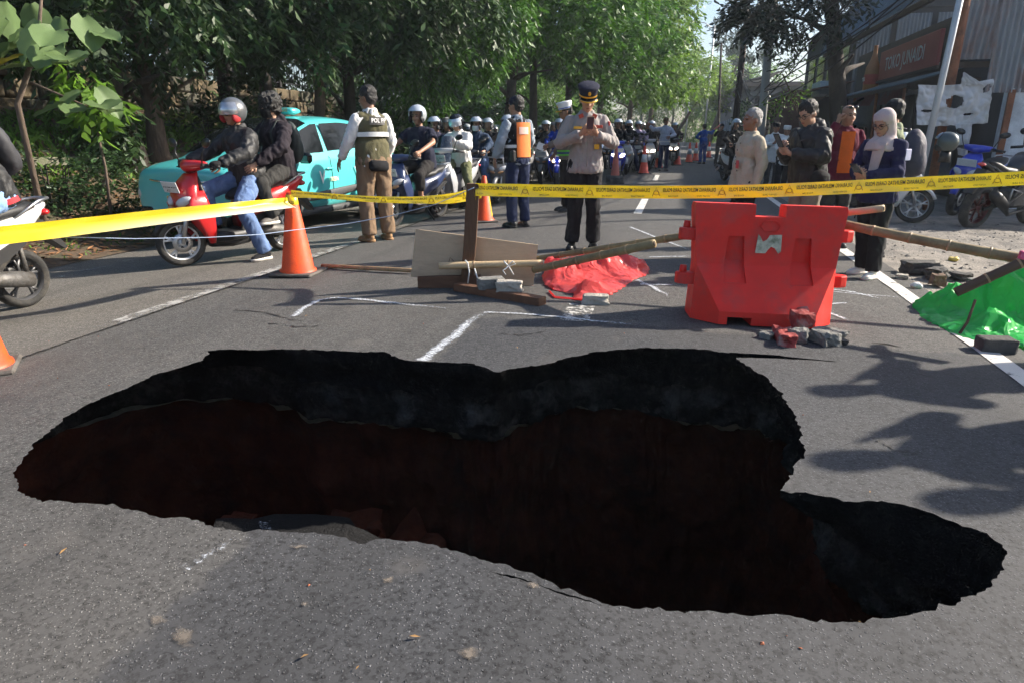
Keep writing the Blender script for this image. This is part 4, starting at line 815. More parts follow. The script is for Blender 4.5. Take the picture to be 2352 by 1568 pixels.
po=dict(pitch=4,yaw=0,curl=(25,25)); f=figure(po,'shirt','long',vox=.014,seed=10,head='short'); gs,fr,mk=inst_person(f,'person','man in sage green shirt seen from behind with navy backpack',at_px(2052,7.3),R(48),1.63,dict(top=green_s,trousers=grey_t,skin=SKIN[0])); bag(gs,fr,mat('navy nylon',(.03,.03,.055),.7,0,.2,8,.2,50),c=(.0,-.235,1.14),h=(.165,.12,.26))
f=figure(dict(HOLD,pitch=6),'shirt','long',vox=.016,seed=11,head='',hem=.72)
wm,fr,mk=inst_person(f,'person','man in white shirt and black fez cap behind the group',at_px(1782,16.6),R(170),1.55,dict(top=white_c,trousers=grey_t,skin=SKIN[1])); cap_on(fr,wm,'peci',black_c)
wm,fr,mk=inst_person(f,'person','man in white shirt and white cap beside the black-capped man',at_px(1806,15.8),R(195),1.48,dict(top=white_c,trousers=blk_t,skin=SKIN[1])); cap_on(fr,wm,'peci',white_c)
# people further up the road
f1=figure(dict(la=((-.3,.1,1.15),(-.1,.25,1.1)),ra=((.42,.1,1.32),(.55,.1,1.45)),pitch=4),'shirt','long',vox=.018,seed=12,feat=False)
of,fr,mk=inst_person(f1,'person','officer in pale uniform and brown cap standing by the queue',place(G(1522,393)),R(182),1.74,dict(top=cloth('pale uniform',(.42,.46,.56)),trousers=navy_t,skin=SKIN[1])); cap_on(fr,of,'base',cloth('brown cap',(.12,.085,.05))); band(fr,.93,.97,0,360,.185,.14,white_c,'belt',of,na=30)
f2=figure(dict(ra=((.26,.1,1.25),(.14,.2,1.42)),pitch=5,ll=((-.1,.08,.5),(-.11,.12,.085),4,0),rl=((.1,-.02,.5),(.11,-.16,.1),4,-10)),'shirt','long',vox=.018,seed=13,feat=False)
inst_person(f2,'person','man in black walking towards the camera with hand at his mouth',place(G(1650,383)),R(175),1.66,dict(top=black_c,trousers=grey_t,skin=SKIN[1]))
bl,fr,mk=inst_person(f1,'person','man in bright blue clothes seen from behind holding a red stick',place(G(1612,377)),R(15),1.66,dict(top=cloth('bright blue cloth',(.02,.10,.42)),trousers=cloth('blue trousers',(.02,.07,.28)),skin=SKIN[1]))
o=thing('signal_stick','red and white stick raised by the man in blue','stick',wpt(bl,(.56,.1,1.5)),0); MB().tube([(-.05,0,-.04),(.25,0,.18)],[.03,.045],10).build('tube',mat('pink red stick',(.75,.25,.2),.5),o)
# bystanders just outside the picture on the right; only their shadows reach it
f3=figure(dict(pitch=12,la=((-.3,.1,1.2),(-.1,.22,1.38)),ra=((.3,.1,1.2),(.1,.22,1.38)),curl=(50,50)),'shirt','long',vox=.022,seed=14,feat=False,hands=False,girth=1.15)
sh=V((SUN.x,SUN.y)).normalized()*(1.7/math.tan(R(EL)))
for (u,v,a,lab) in [(1835,905,95,'onlooker with raised hands standing nearest the green sheet outside the frame'),(1835,1075,80,'onlooker with raised hands right of the hole outside the frame'),(2100,1175,70,'onlooker with raised hands nearest the camera outside the frame')]:
    q=G(u,v); inst_person(f3,'person',lab,place((q.x+sh.x,q.y+sh.y)),R(a),1.70,dict(top=black_c,trousers=grey_t))
# ---- riders
def on_bike(u,y,h): q=at_px(u,y); return q
K=BK
helm_silver=mat('silver helmet',(.36,.37,.38),.25,.6,.1,6,coat=1); helm_black=gloss_black; helm_white=mat('pale helmet',(.50,.54,.56),.25,.2,.06,6,coat=1); helm_grey=mat('grey helmet',(.13,.135,.14),.3,.3,coat=1)
po=dict(RIDE,ll=((-.30,.10,.60),(-.40,-.06,.10),6,0),pitch=4,yaw=6,la=((-.33,-.02,1.12),(-.30,.27,1.02)))
f=figure(po,'jacket','long','shoe',vox=.012,girth=1.16,seed=20,head='',helmet=dict(visor='down'),glasses=True,puff=.03,fold=.015,leg_r=1.05)
rd,fr,mk=inst_person(f,'person','rider in black jacket and silver visored helmet on the red scooter',red_bike.location,h0,1.70*K,dict(top=jk_black,trousers=jeans,helmet=helm_grey,padding=mat('red padding',(.4,.015,.02),.7),visor=mat('mirror visor',(.42,.44,.48),.08,.6,coat=1),shoes=black_c,sole=sole_w))
for s in(-1,1):
    k=Blob(); w_=V(po['la' if s<0 else 'ra'][1]); k.ell(w_+V((0,.05,-.005)),(.05,.075,.04),10,8); k.ell(w_+V((s*-.01,.085,-.03)),(.045,.03,.035),10,8); link('glove',k.solid(.012,2),black_c,rd)
po=dict(RIDE,pelvis=(0,-.66,.94),lean=6,la=((-.29,-.50,1.18),(-.21,-.20,1.0)),ra=((.29,-.50,1.18),(.21,-.2,1.0)),ll=((-.23,-.22,.80),(-.21,-.34,.44),8,0),rl=((.23,-.22,.80),(.21,-.34,.44),8,0),yaw=10,pitch=4,curl=(35,35))
f=figure(po,'hoodie','long',vox=.012,seed=21,head='curly',mask=True,glasses=True,puff=.03,hood=True,fold=.014,girth=1.05)
ps,fr,mk=inst_person(f,'person','curly haired passenger in dark hoodie and black mask on the red scooter',red_bike.location,h0,1.70*K,dict(top=cloth('dark plum hoodie',(.025,.02,.026)),trousers=cloth('charcoal trousers',(.035,.034,.032)),shoes=mat('grey sneakers',(.12,.11,.10),.7),sole=sole_w,skin=SKIN[2])); bag(ps,fr,mat('dark green backpack',(.02,.03,.028),.6,0,.2,8,.2,50),c=(0,-.21,1.18),h=(.14,.08,.24))
# white scooter leaving on the left
rw=G(60,699); hv=V((-.30,-.954)); cpos=V((rw.x,rw.y))+hv*.61
wb_=thing('scooter','white scooter with dark wheels cut off by the left edge','scooter',place(cpos),hd(*hv)); make('sc1',SC1,wb_,dict(body=body_white,rim=dalloy))
f=figure(dict(RIDE,lean=16,pelvis=(0,-.52,.92),la=((-.30,-.22,1.18),(-.27,.10,1.08)),ra=((.30,-.22,1.18),(.27,.10,1.08)),ll=((-.2,-.02,.72),(-.19,-.16,.38),5,0),rl=((.2,-.02,.72),(.19,-.16,.38),5,0)),'jacket','long',vox=.014,seed=22,head='',helmet=dict(visor='up'),puff=.03,fold=.014); r_,fr,mk=inst_person(f,'person','rider in black jacket and light jeans leaving at the left edge',wb_.location,hd(*hv),1.74,dict(top=jk_black,trousers=jeans_l,helmet=helm_black))
bag(r_,fr,mat('grey backpack',(.03,.03,.035),.7)); band(fr,.86,.90,0,360,.195,.145,mat('red waistband',(.6,.03,.04),.7),'waistband',r_,na=36)
# navy t-shirt rider
FR=dict(
 up=figure(RIDE,'j','long',vox=.014,seed=30,head='',helmet=dict(visor='up'),girth=1.05,puff=.02),
 tee=figure(dict(RIDE,pitch=3,yaw=8,ll=((-.19,.16,.70),(-.17,.10,.36),5,0)),'t','crop',vox=.013,seed=31,head='',helmet=dict(visor='up'),sleeve=.36,girth=1.12,puff=.02,collar=False),
 text=figure(dict(RIDE,pitch=22,la=((-.27,.0,1.12),(-.07,.20,1.22)),ra=((.28,-.02,1.12),(.1,.16,1.2)),ll=((-.28,.05,.55),(-.38,-.05,.10),6,0),curl=(40,40)),'j','long',vox=.014,seed=32,head='',helmet=dict(visor='down'),girth=1.08,puff=.03),
 mask=figure(dict(RIDE,pitch=6,yaw=-6,ll=((-.26,.08,.55),(-.34,.0,.10),6,0)),'j','long',vox=.014,seed=33,head='',helmet=dict(visor='up'),mask=True,girth=1.02))
def ride(u,y,hv,key,roles,label,bkey,BP,broles,blabel,H=1.7,lit=False,ptxt=None,seat_dy=0,bgroup='motorcycles waiting in the queue'):
    q=at_px(u,y); h=hd(*hv); hv=V(hv).normalized(); b=thing('scooter',blabel,'scooter',place((q.x+hv.x*seat_dy,q.y+hv.y*seat_dy)),h,bgroup); make(bkey,BP,b,broles)
    if ptxt: plate_text(b,ptxt,'07·28',*((.66,.80) if bkey!='sc2' else (.60,.93)),ptxt and (ink if broles.get('plate',plate_w) is not plate_b else ink_w))
    r,fr,mk=inst_person(FR[key],'person',label,b.location,h,H,roles,'riders waiting in the queue'); return b,r,fr
b,r,fr=ride(948,10.7,(-.45,-.9),'tee',dict(top=navy_c,trousers=cloth('black crop trousers',(.022,.02,.02)),helmet=helm_white,skin=SKIN[0],shoes=SKIN[0],sole=black),'rider in navy t-shirt and pale helmet with raised visor','sc3',SC3,dict(body=body_navy,lamp=lamp_m,rim=dalloy),'dark blue and black scooter under the navy t-shirt rider',1.80,ptxt='B 5672 TFZ')
MB().tube([fr['T'](-.16,.06,1.38),fr['T'](-.02,.155,1.25),fr['T'](.14,.12,1.05)],.014,6,flat=.4).build('bag_strap',grey_t,r)
ride(992,12.7,(-.35,-.94),'up',dict(top=cloth('navy jacket',(.025,.025,.05)),trousers=blk_t,helmet=helm_black),'rider in navy jacket behind the pale-helmeted rider','sc1',SC1,dict(body=body_black),'black scooter behind the dark blue scooter')
ride(1042,12.0,(-.38,-.92),'text',dict(top=mat('white windbreaker',(.68,.67,.65),.7,0,.06,8,.2,40),trousers=cloth('olive trousers',(.13,.14,.07)),helmet=helm_black,visor=clear,skin=SKIN[2],shoes=black_c),'rider in white jacket reading a phone behind a tall windscreen','sc2',SC2,dict(body=body_silver,screen=smoke),'large silver scooter with tall smoked windscreen',1.68,ptxt='B 4689 SLN')
ride(1090,13.6,(-.30,-.95),'mask',dict(top=cloth('dark denim shirt',(.03,.05,.09)),trousers=jeans,mask=white_c,helmet=helm_black),'rider in dark denim shirt wearing a white face mask','sc3',SC3,dict(body=body_black,rim=dalloy),'black scooter under the white-masked rider')
ride(1162,13.9,(-.28,-.96),'mask',dict(top=cloth('brown check shirt',(.10,.075,.055)),trousers=blk_t,helmet=helm_grey),'rider in brown shirt and striped grey helmet wearing a black mask','sc1',SC1,dict(body=body_grey,plate=plate_b),'grey scooter with black plate beside the orange-vested officer',1.7,ptxt='B 4817 SXV')
ride(1252,19.2,(-.2,-.98),'up',dict(top=black_c,trousers=blk_t,helmet=helm_silver),'rider in black with silver helmet left of the blue shirted rider','sc3',SC3,dict(body=body_grey),'grey scooter left of the blue sport scooter')
ride(1284,17.9,(-.12,-.99),'up',dict(top=cloth('royal blue shirt',(.02,.06,.36)),trousers=khaki,helmet=helm_grey),'rider in royal blue shirt and grey helmet','sc2b',scooter(r=.27,fat=1.5,wide=1.2),dict(body=body_blue,rim=body_blue,lamp=headl_on),'bright blue sport scooter in front of the blue-shirted rider',1.7)
ride(1420,20.3,(-.1,-1),'up',dict(top=black_c,trousers=grey_t,helmet=helm_silver),'rider in black with silver helmet above the stacked cones','sc1',SC1,dict(body=body_blue,lamp=headl_on),'blue scooter with lit headlamp behind the stacked orange cones',ptxt=None)
ride(1444,22.5,(-.2,-.98),'mask',dict(top=black_c,trousers=navy_t,helmet=helm_white),'masked rider in black with pale helmet','sc3',SC3,dict(body=body_silver),'silver scooter right of the blue scooter')
ride(1466,24.2,(-.22,-.97),'up',dict(top=cloth('lilac shirt',(.36,.30,.42)),trousers=grey_t,helmet=helm_silver),'rider in lilac shirt and silver helmet','sc1',SC1,dict(body=body_black),'black scooter under the lilac-shirted rider')
ride(1496,24.5,(-.22,-.97),'up',dict(top=black_c,trousers=blk_t,helmet=helm_grey),'rider in black left of the pale-uniformed officer','sc3',SC3,dict(body=body_white,lamp=headl_on),'white scooter with lit lamp left of the pale-uniformed officer')
ride(1550,28.5,(-.23,-.97),'up',dict(top=cloth('dark brown jacket',(.05,.035,.03)),trousers=stone_t,helmet=helm_silver),'rider in dark brown right of the pale-uniformed officer','sc1',SC1,dict(body=body_black,lamp=headl_on),'black scooter with lit lamp right of the pale-uniformed officer')
# the rest of the queue up the road
def joined_fig(key,fig):
    if key not in MC:
        rs=[]; bm=bmesh.new()
        for n,p,me,role in fig[0]:
            if role not in rs: rs.append(role)
            k0=len(bm.faces); bm.from_mesh(me); bm.faces.ensure_lookup_table()
            for f_ in bm.faces[k0:]: f_.material_index=rs.index(role); f_.smooth=True
        me=bpy.data.meshes.new(key); bm.to_mesh(me); bm.free(); [me.materials.append(None) for _ in rs]; MC[key]=(me,rs)
    return MC[key]
far_f=[figure(RIDE,'j','long',vox=.024,seed=40,head='',helmet=dict(visor='up'),feat=False,hands=False,girth=1.1,puff=.025),figure(dict(RIDE,yaw=20,pitch=12,ll=((-.28,.05,.55),(-.36,-.02,.10),6,0)),'j','long',vox=.024,seed=41,head='',helmet=dict(visor='down'),feat=False,hands=False,girth=1.05,puff=.025)]
tops=[black_c,jk_black,navy_c,cloth('dark green jacket',(.02,.06,.03)),cloth('grey jacket',(.10,.10,.105)),cloth('bright green jacket',(.03,.22,.07)),cloth('wine jacket',(.12,.02,.03)),white_c,cloth('royal blue shirt',(.02,.06,.36))]
hms=[helm_black,helm_silver,helm_grey,helm_white,helm_black]; bods=[body_black,body_grey,body_red,body_white,body_blue,body_silver,body_navy]
q=random.Random(11); NEARB=[k for k in bpy.data.objects if k.name.startswith('scooter') and k.parent is None]
for row in range(-3,19):
    for col in range(6):
        s=19.5+row*2.2+q.uniform(-.5,.5); t=-1.45-col*.86+q.uniform(-.2,.2)-(.25 if row<2 else 0); x,y=xy(s,t); u=1176+F*x/(y*.955+.36)
        if u<985 or (row<3 and col<2) or (row<0 and col<3) or any((V((x,y))-V(k.location[:2])).length<.85 for k in NEARB): continue
        hd_=hd(-.2317+q.uniform(-.12,.12),-.97); i=q.randrange(2); lamp=headl_on if q.random()<.25 else lamp_m
        near='nearer part of the packed queue under the trees' if row<5 else 'far part of the packed queue up the road'
        for nm,(me,rs),rl,cat,lab,grp in (('scooter',joined('fsc1' if i else 'fsc3',SC1 if i else SC3),(lambda bc:{**ROLE,'body':bc,'fender':bc,'lamp':lamp})(q.choice(bods)),'scooter','scooter with helmeted rider in the '+near,'scooters in the packed queue, '+('near' if row<5 else 'far')),
             ('person',joined_fig('ff%d'%i,far_f[i]),{**PR,'top':q.choice(tops),'trousers':q.choice([blk_t,grey_t,navy_t,jeans]),'helmet':q.choice(hms),'skin':SKIN[q.randrange(2)],'visor':q.choice([clear,smoke,gloss_black,helm_grey])},'person','helmeted scooter rider in the '+near,'riders in the packed queue, '+('near' if row<5 else 'far'))):
            o=bpy.data.objects.new(nm,me); COL.objects.link(o); o.location=place((x,y)); o.rotation_euler=(0,0,hd_)
            for k,rn in enumerate(rs): setmat(o,rl[rn],k)
            tag(o,lab,cat,grp)
            if nm=='person': o.scale=(q.uniform(.96,1.04),)*3
# parked bikes on the right
def parked(u,v,hv,key,P,roles,label,lean=9,wheel='front',k=1.):
    c=G(u,v); hv=V(hv).normalized(); d=.61 if 'sc' in key else .66; pos=V((c.x,c.y))+hv*d*k*(-1 if wheel=='front' else 1); b=thing('motorcycle',label,'motorcycle',(*pos,shz(st(*pos)[1],st(*pos)[0])-.01),hd(*hv)); b.rotation_euler=(0,R(lean),hd(*hv)); b.scale=(k,k,k); return b,make(key,P,b,roles)
parked(2092,517,(.80,-.45),'sc2',SC2,dict(body=body_white,rim=alloy,screen=clear),'white scooter with brake disc parked behind the woman in the hijab',-6,'front',1.05)
bb,mk=parked(2185,500,(-.72,-.55),'sc3',SC3,dict(body=body_blue,rim=dalloy),'blue scooter parked between the white scooter and the black motorcycle',-6,'front',1.12)
parked(2226,528,(.86,.40),'moto',motorcycle(),dict(body=body_black,screen=clear,rim=mat('red rimmed alloy',(.10,.02,.02),.4,.4)),'black motorcycle with big silencer parked at the right edge',8,'rear',1.06)
hl=thing('helmet','dark green helmet resting on the blue scooter','helmet',AT(2172,332,9.6),R(30))
I3=Matrix.Identity(3); 
for n,pn,me,role in helmet_parts(lambda x,y,z:V((x,y,z)),I3,visor='up'):
    o=link(n if n!='helmet' else 'shell',me,None,hl); setmat(o,{'helmet':mat('green grey helmet',(.05,.07,.07),.3,.2,.1,6,coat=.6),'padding':black,'visor':smoke,'strap':black}[role])
MB().tube([(0,-.02,-.08),(0,-.02,-.24)],[.06,.075],14).build('neck_lining',black,hl)
# scooter and rider partly hidden behind the beige man
ride(1694,19.0,(.1,-1),'up',dict(top=black_c,trousers=blk_t,helmet=helm_white),'rider in black with white helmet behind the man in beige','sc1',SC1,dict(body=body_white),'white scooter behind the man in beige',bgroup='motorcycles at the right edge of the road')
# ---------------------------------------------------------------- taxi, van, minibus
teal=paint('teal taxi paint',(.09,.53,.53),.3); chrome=mat('chrome',(.7,.7,.7),.12,1); clad=mat('grey cladding',(.055,.056,.058),.6,0,.1,20)
def shell_pts(stations,y,k):
    ys=[s[0] for s in stations]
    i=0
    while i<len(ys)-2 and y<ys[i+1]: i+=1
    f=min(1,max(0,(ys[i]-y)/(ys[i]-ys[i+1]))); k0=min(int(k),len(stations[0][1])-2); kf=k-k0
    def P(st_): a,b=V(st_[1][k0]),V(st_[1][k0+1]); return a.lerp(b,kf)
    q=P(stations[i]).lerp(P(stations[i+1]),f); return V((q.x,y,q.y))
low=[(.62,.22),(.86,.28),(.89,.52),(.885,.78)]
CAR=[(2.15,[(.45,.28),(.64,.32),(.70,.48),(.69,.68),(.63,.81),(.54,.85),(.40,.87),(.22,.885),(0,.89)]),(2.09,[(.52,.23),(.76,.28),(.81,.50),(.80,.74),(.74,.88),(.64,.92),(.48,.945),(.27,.96),(0,.965)]),(1.85,[(.58,.22),(.83,.28),(.87,.52),(.865,.78),(.81,.935),(.71,.97),(.54,1.0),(.3,1.02),(0,1.03)]),(1.55,[*low[:3],(.88,.80),(.83,.955),(.74,1.0),(.58,1.035),(.33,1.06),(0,1.07)]),(1.36,[*low,(.85,.965),(.78,1.01),(.64,1.06),(.36,1.085),(0,1.095)]),(1.27,[*low,(.855,.97),(.79,1.02),(.68,1.11),(.41,1.15),(0,1.165)]),(.75,[*low,(.86,.985),(.81,1.03),(.70,1.36),(.49,1.42),(0,1.445)]),(.25,[*low,(.862,1.0),(.815,1.045),(.665,1.52),(.52,1.585),(0,1.62)]),(-.5,[*low,(.862,1.02),(.815,1.065),(.655,1.555),(.52,1.625),(0,1.66)]),(-1.25,[*low,(.86,1.06),(.81,1.105),(.645,1.51),(.5,1.585),(0,1.62)]),(-1.75,[*low[:3],(.875,.82),(.85,1.10),(.79,1.15),(.63,1.41),(.49,1.48),(0,1.52)]),(-2.05,[(.6,.26),(.80,.32),(.84,.54),(.83,.82),(.81,1.04),(.76,1.10),(.62,1.22),(.47,1.27),(0,1.29)]),(-2.15,[(.5,.34),(.7,.38),(.76,.54),(.75,.8),(.71,.98),(.66,1.02),(.52,1.08),(.37,1.1),(0,1.11)])]
def car_shell(ST,sub=2):
    mb=MB(); n=len(ST[0][1])
    for y,pr in ST:
        for (x,z) in pr: mb.v.append((x,y,z))
        for (x,z) in pr[-2::-1]: mb.v.append((-x,y,z))
    w_=2*n-1
    for i in range(len(ST)-1):
        for j in range(w_): mb.f.append((i*w_+j,i*w_+(j+1)%w_,(i+1)*w_+(j+1)%w_,(i+1)*w_+j))
    for i0 in (0,(len(ST)-1)*w_):
        for j in range(n-1):
            a,b,c,d=i0+j,i0+j+1,i0+w_-2-j,i0+w_-1-j
            mb.f.append((a,b,c,d) if b!=c else (a,b,d))
    mb.m=[0]*len(mb.f); mb.sm=[True]*len(mb.f); return mb.mesh('shell')
def pane(ST,poly,m,name,root,both=False,off=.006,n=8):
    """poly: four (y,k) corners, filled as a curved patch lying on the shell"""
    made=[]
    for s in ((1,-1) if both else (1,)):
        mb=MB(); g=[]
        for i in range(n+1):
            a=i/n; row=[]
            for j in range(n+1):
                b=j/n; P=[V(q) for q in poly]; q=(P[0].lerp(P[1],a)).lerp(P[3].lerp(P[2],a),b); p=shell_pts(ST,q.x,q.y); e=.02
                du=shell_pts(ST,q.x+e,q.y)-p; dk=shell_pts(ST,q.x,min(q.y+.1,7.999))-shell_pts(ST,q.x,min(q.y,7.9)); nn=du.cross(dk); nn=nn.normalized() if nn.length>0 else Z
                if nn.x<0 or (abs(nn.x)<.2 and nn.z<0): nn=-nn
                p=p+nn*off; row.append(V((p.x*s,p.y,p.z)))
            g.append(row)
        mb.loft(g,closed=False); made.append(mb.build(name,m,root))
    return made
def cut(me,cutters):
    o=link('tmp',me)
    for c in cutters:
        k=link('cut',c.mesh('cut')); b=o.modifiers.new('b','BOOLEAN'); b.operation='DIFFERENCE'; b.object=k; b.solver='EXACT'
    out=evalmesh(o)
    for q in [o]+[b.object for b in o.modifiers]: bpy.data.objects.remove(q)
    return out
def car_wheel(root,x,y,r=.335,w_=.11,rim=alloy):
    t=MB().lathe([(r-.11,-w_),(r-.03,-w_),(r,-w_*.7),(r,w_*.7),(r-.03,w_),(r-.11,w_)],(x,y,r),'X',36); o=t.build('wheel',tyre_m,root); s=1 if x>0 else -1
    g=MB().lathe([(r-.11,s*w_*.95),(r-.125,s*w_*.6),(r-.13,-s*w_)],(x,y,r),'X',32)
    for i in range(5):
        a=2*PI*i/5; g.tube([V((x+s*w_*.6,y,r)),V((x+s*w_*.75,y+math.cos(a)*(r-.12),r+math.sin(a)*(r-.12)))],[.04,.026],6,flat=.5)
    g.tube([(x-.02,y,r),(x+s*w_*.75,y,r)],.05,12); g.build('rim',rim,o)
def smooth_shell(me,sub):
    o=link('tmp',me); q=o.modifiers.new('s','SUBSURF'); q.levels=q.render_levels=sub; out=evalmesh(o); bpy.data.objects.remove(o); return out
wlx=G(833,497); hv=V((-.33,-.944)).normalized(); lf=V((-hv.y,hv.x)); cc=V((wlx.x,wlx.y))+hv*.95-lf*.78
taxi=thing('taxi','teal electric taxi with roof sign stopped behind the red scooter','car',(cc.x,cc.y,gz(wlx.x,wlx.y)-.02),hd(*hv)); taxi.scale=(1.03,1.03,1.02)
bodym=smooth_shell(car_shell(CAR),2); arches=[MB().tube([(sx*.55,yy,.36),(sx*1.1,yy,.36)],.40,28) for sx in(-1,1) for yy in(1.30,-1.30)]
body=link('body',cut(bodym,arches),teal,taxi)
for p_ in body.data.polygons: p_.use_smooth=True
inner=MB().box((0,0,.5),(.70,1.95,.25)); inner.build('chassis',black,taxi)
for sx in(-1,1):
    for yy in(1.30,-1.30):
        car_wheel(taxi,sx*.77,yy); MB().lathe([(.375,0),(.375,sx*.125),(.385,sx*.135),(.435,sx*.13),(.44,sx*.10)],(sx*.775,yy,.36),'X',26,R(-12),R(192)).build('wheel_arch',clad,taxi)
pane(CAR,[(1.06,5.12),(.12,5.05),(.10,5.95),(.50,5.93)],glassd,'front_window',taxi,True); pane(CAR,[(.03,5.05),(-1.0,5.05),(-.92,5.95),(.02,5.95)],glassd,'rear_window',taxi,True); pane(CAR,[(-1.06,5.08),(-1.58,5.2),(-1.42,5.88),(-.98,5.94)],glassd,'quarter_window',taxi,True)
for s in(-1,1):
    mb=MB(); g=[]
    for i in range(9): g.append([shell_pts(CAR,1.29-.98*i/8,6.05+1.95*j/8) for j in range(9)])
    g=[[V((s*p.x,p.y+.006,p.z+.006)) for p in row] for row in g]; mb.loft(g,closed=False); mb.build('windscreen',glassd,taxi)
    MB().box((s*.97,.82,1.03),(.11,.05,.075),bev=.04).build('wing_mirror',gloss_black,taxi)
    for yy in(.12,-.82): MB().ell((s*.895,yy,.86),(.018,.11,.02),12,6).build('door_handle',teal,taxi)
    MB().loft([ring((s*.885,y,z),X*.02,Z*h,10) for y,z,h in [(1.0,.45,.01),(.6,.47,.055),(-.1,.50,.065),(-.7,.54,.05),(-.88,.57,.01)]]).build('side_cladding',clad,taxi)
    MB().loft([ring((s*.84,y,.265),X*.06,Z*.05,10,4) for y in (.92,0,-.92)]).build('sill',clad,taxi)
    for (y0,y1) in ((.95,.95),(.06,.06)): MB().tube([shell_pts(CAR,y0,2.0)*1+V((.004,0,0)) if s>0 else V((-shell_pts(CAR,y0,2.0).x-.004,y0,shell_pts(CAR,y0,2).z)),*[V((s*(shell_pts(CAR,y0,k).x+.003),y0,shell_pts(CAR,y0,k).z)) for k in (2.5,3,3.5,4,4.6)]],.004,5).build('door_gap',black,taxi)
    MB().ell((s*.72,2.06,.60),(.085,.06,.095),16,10).build('headlight',lamp_m,taxi)
    MB().tube([V((s*.76,2.03,.80)),V((s*.45,2.145,.78)),V((s*.2,2.165,.755)),V((s*.07,2.17,.68))],.014,7).build('chrome_strip',chrome,taxi)
    MB().tube([V((s*.055,2.175,.76)),V((0,2.185,.66))],.012,6).build('emblem',chrome,taxi)
for s in(-1,1):
    MB().tube([V((s*(shell_pts(CAR,y,6.3).x),y,shell_pts(CAR,y,6.3).z-.012)) for y in (2.02,1.85,1.7,1.55,1.40,1.33)],.005,5).build('bonnet_crease',teal,taxi)
    MB().tube([V((s*(shell_pts(CAR,y,5.2).x),y,shell_pts(CAR,y,5.2).z-.006)) for y in (2.04,1.85,1.7,1.55,1.40,1.33)],.005,5).build('bonnet_gap',black,taxi)
    MB().tube([(s*.1,1.30,1.135),(s*.55,1.22,1.15)],.010,5).build('wiper',black,taxi)
    MB().box((s*.62,2.13,.40),(.10,.03,.035),bev=.02).build('fog_lamp',gloss_black,taxi)
MB().box((0,2.17,.53),(.22,.008,.055),bev=.003).build('number_plate',plate_y,taxi); MB().box((0,2.17,.45),(.22,.0078,.022)).build('plate_strip',mat('blue plate strip',(.08,.2,.55),.5),taxi); put_text('B 1036 SJC',.085,(0,2.179,.532),-X,Z,'plate_lettering',ink,taxi,.02,.82)
MB().loft([ring((0,y,.30),X*w_,Z*.09,14,3) for y,w_ in [(2.20,.45),(2.1,.72),(1.9,.82)]]).build('lower_bumper',black,taxi)
rs_=MB().loft([ring((0,y,1.70),X*w_,Z*h,14,3.5) for y,w_,h in [(-.06,.14,.025),(-.10,.16,.05),(-.22,.16,.055),(-.30,.15,.03)]]).build('roof_sign',teal,taxi); put_text('TAXI',.08,(0,-.055,1.71),-X,Z,'roof_sign_lettering',gold,rs_,.01)
put_text('V',.26,(-.905,.35,.73),-Y,Z,'door_logo',ink_w,taxi,.02,.9,.004); put_text('GREEN',.085,(-.905,.06,.70),-Y,Z,'door_lettering',mat('pale yellow print',(.80,.78,.45),.6),taxi,.02,.9,.004)
put_text('V',.26,(-.90,-.62,.76),-Y,Z,'door_logo',ink_w,taxi,.02,.9,.004); put_text('GREEN',.085,(-.90,-.9,.73),-Y,Z,'door_lettering',mat('pale yellow print',(.80,.78,.45),.6),taxi,.02,.9,.004)
# dark green van behind the riders, white minibus far off
def van(label,name,loc,rz_,bodym_,L=4.4,H=1.85,W=.84):
    l=L/2; lo=[(W*.75,.25),(W*.97,.3),(W,.6),(W,.85)]
    ST=[(l,[(W*.6,.35),(W*.8,.4),(W*.84,.55),(W*.82,.75),(W*.78,.88),(W*.7,.9),(W*.5,.92),(W*.3,.93),(0,.94)]),(l-.12,[(W*.7,.28),(W*.92,.32),(W*.95,.6),(W*.94,.82),(W*.9,.95),(W*.84,.98),(W*.6,1.0),(W*.35,1.01),(0,1.02)]),(l-.55,[*lo,(W*.97,1.0),(W*.92,1.04),(W*.76,1.08),(W*.4,1.1),(0,1.12)]),(l-1.2,[*lo,(W*.98,1.05),(W*.94,1.08),(W*.8,H-.14),(W*.62,H-.04),(0,H)]),(0,[*lo,(W*.98,1.05),(W*.94,1.08),(W*.82,H-.12),(W*.64,H-.02),(0,H+.02)]),(-l+.2,[*lo,(W*.98,1.05),(W*.94,1.08),(W*.8,H-.14),(W*.62,H-.05),(0,H-.02)]),(-l,[(W*.7,.3),(W*.9,.35),(W*.93,.6),(W*.93,.85),(W*.9,1.0),(W*.87,1.1),(W*.76,H-.3),(W*.6,H-.2),(0,H-.18)])]
    v=thing(name,label,'van',loc,rz_); b=link('body',smooth_shell(car_shell(ST),2),bodym_,v)
    for p_ in b.data.polygons: p_.use_smooth=True
    for sx in(-1,1):
        for yy in(l-.85,-l+.8): car_wheel(v,sx*(W-.08),yy,.31,.1,dalloy)
    pane(ST,[(l-1.1,5.1),(.1,5.1),(.1,5.9),(l-1.25,5.9)],glassd,'side_window',v,True); pane(ST,[(0,5.1),(-l+.5,5.1),(-l+.5,5.9),(0,5.9)],glassd,'rear_side_window',v,True)
    for s in(-1,1):
        g=[[shell_pts(ST,l-.58-.6*i/8,6.05+1.95*j/8) for j in range(9)] for i in range(9)]; MB().loft([[V((s*p.x,p.y+.006,p.z+.008)) for p in r_] for r_ in g],closed=False).build('windscreen',glassd,v); MB().ell((s*W*.7,l-.02,.72),(.12,.06,.07),12,8).build('headlight',lamp_m,v); MB().box((s*(W+.1),l-.9,1.15),(.08,.04,.1),bev=.03).build('wing_mirror',black,v)
    MB().box((0,l-.05,.38),(W*.85,.1,.12),bev=.04).build('bumper',black,v); return v
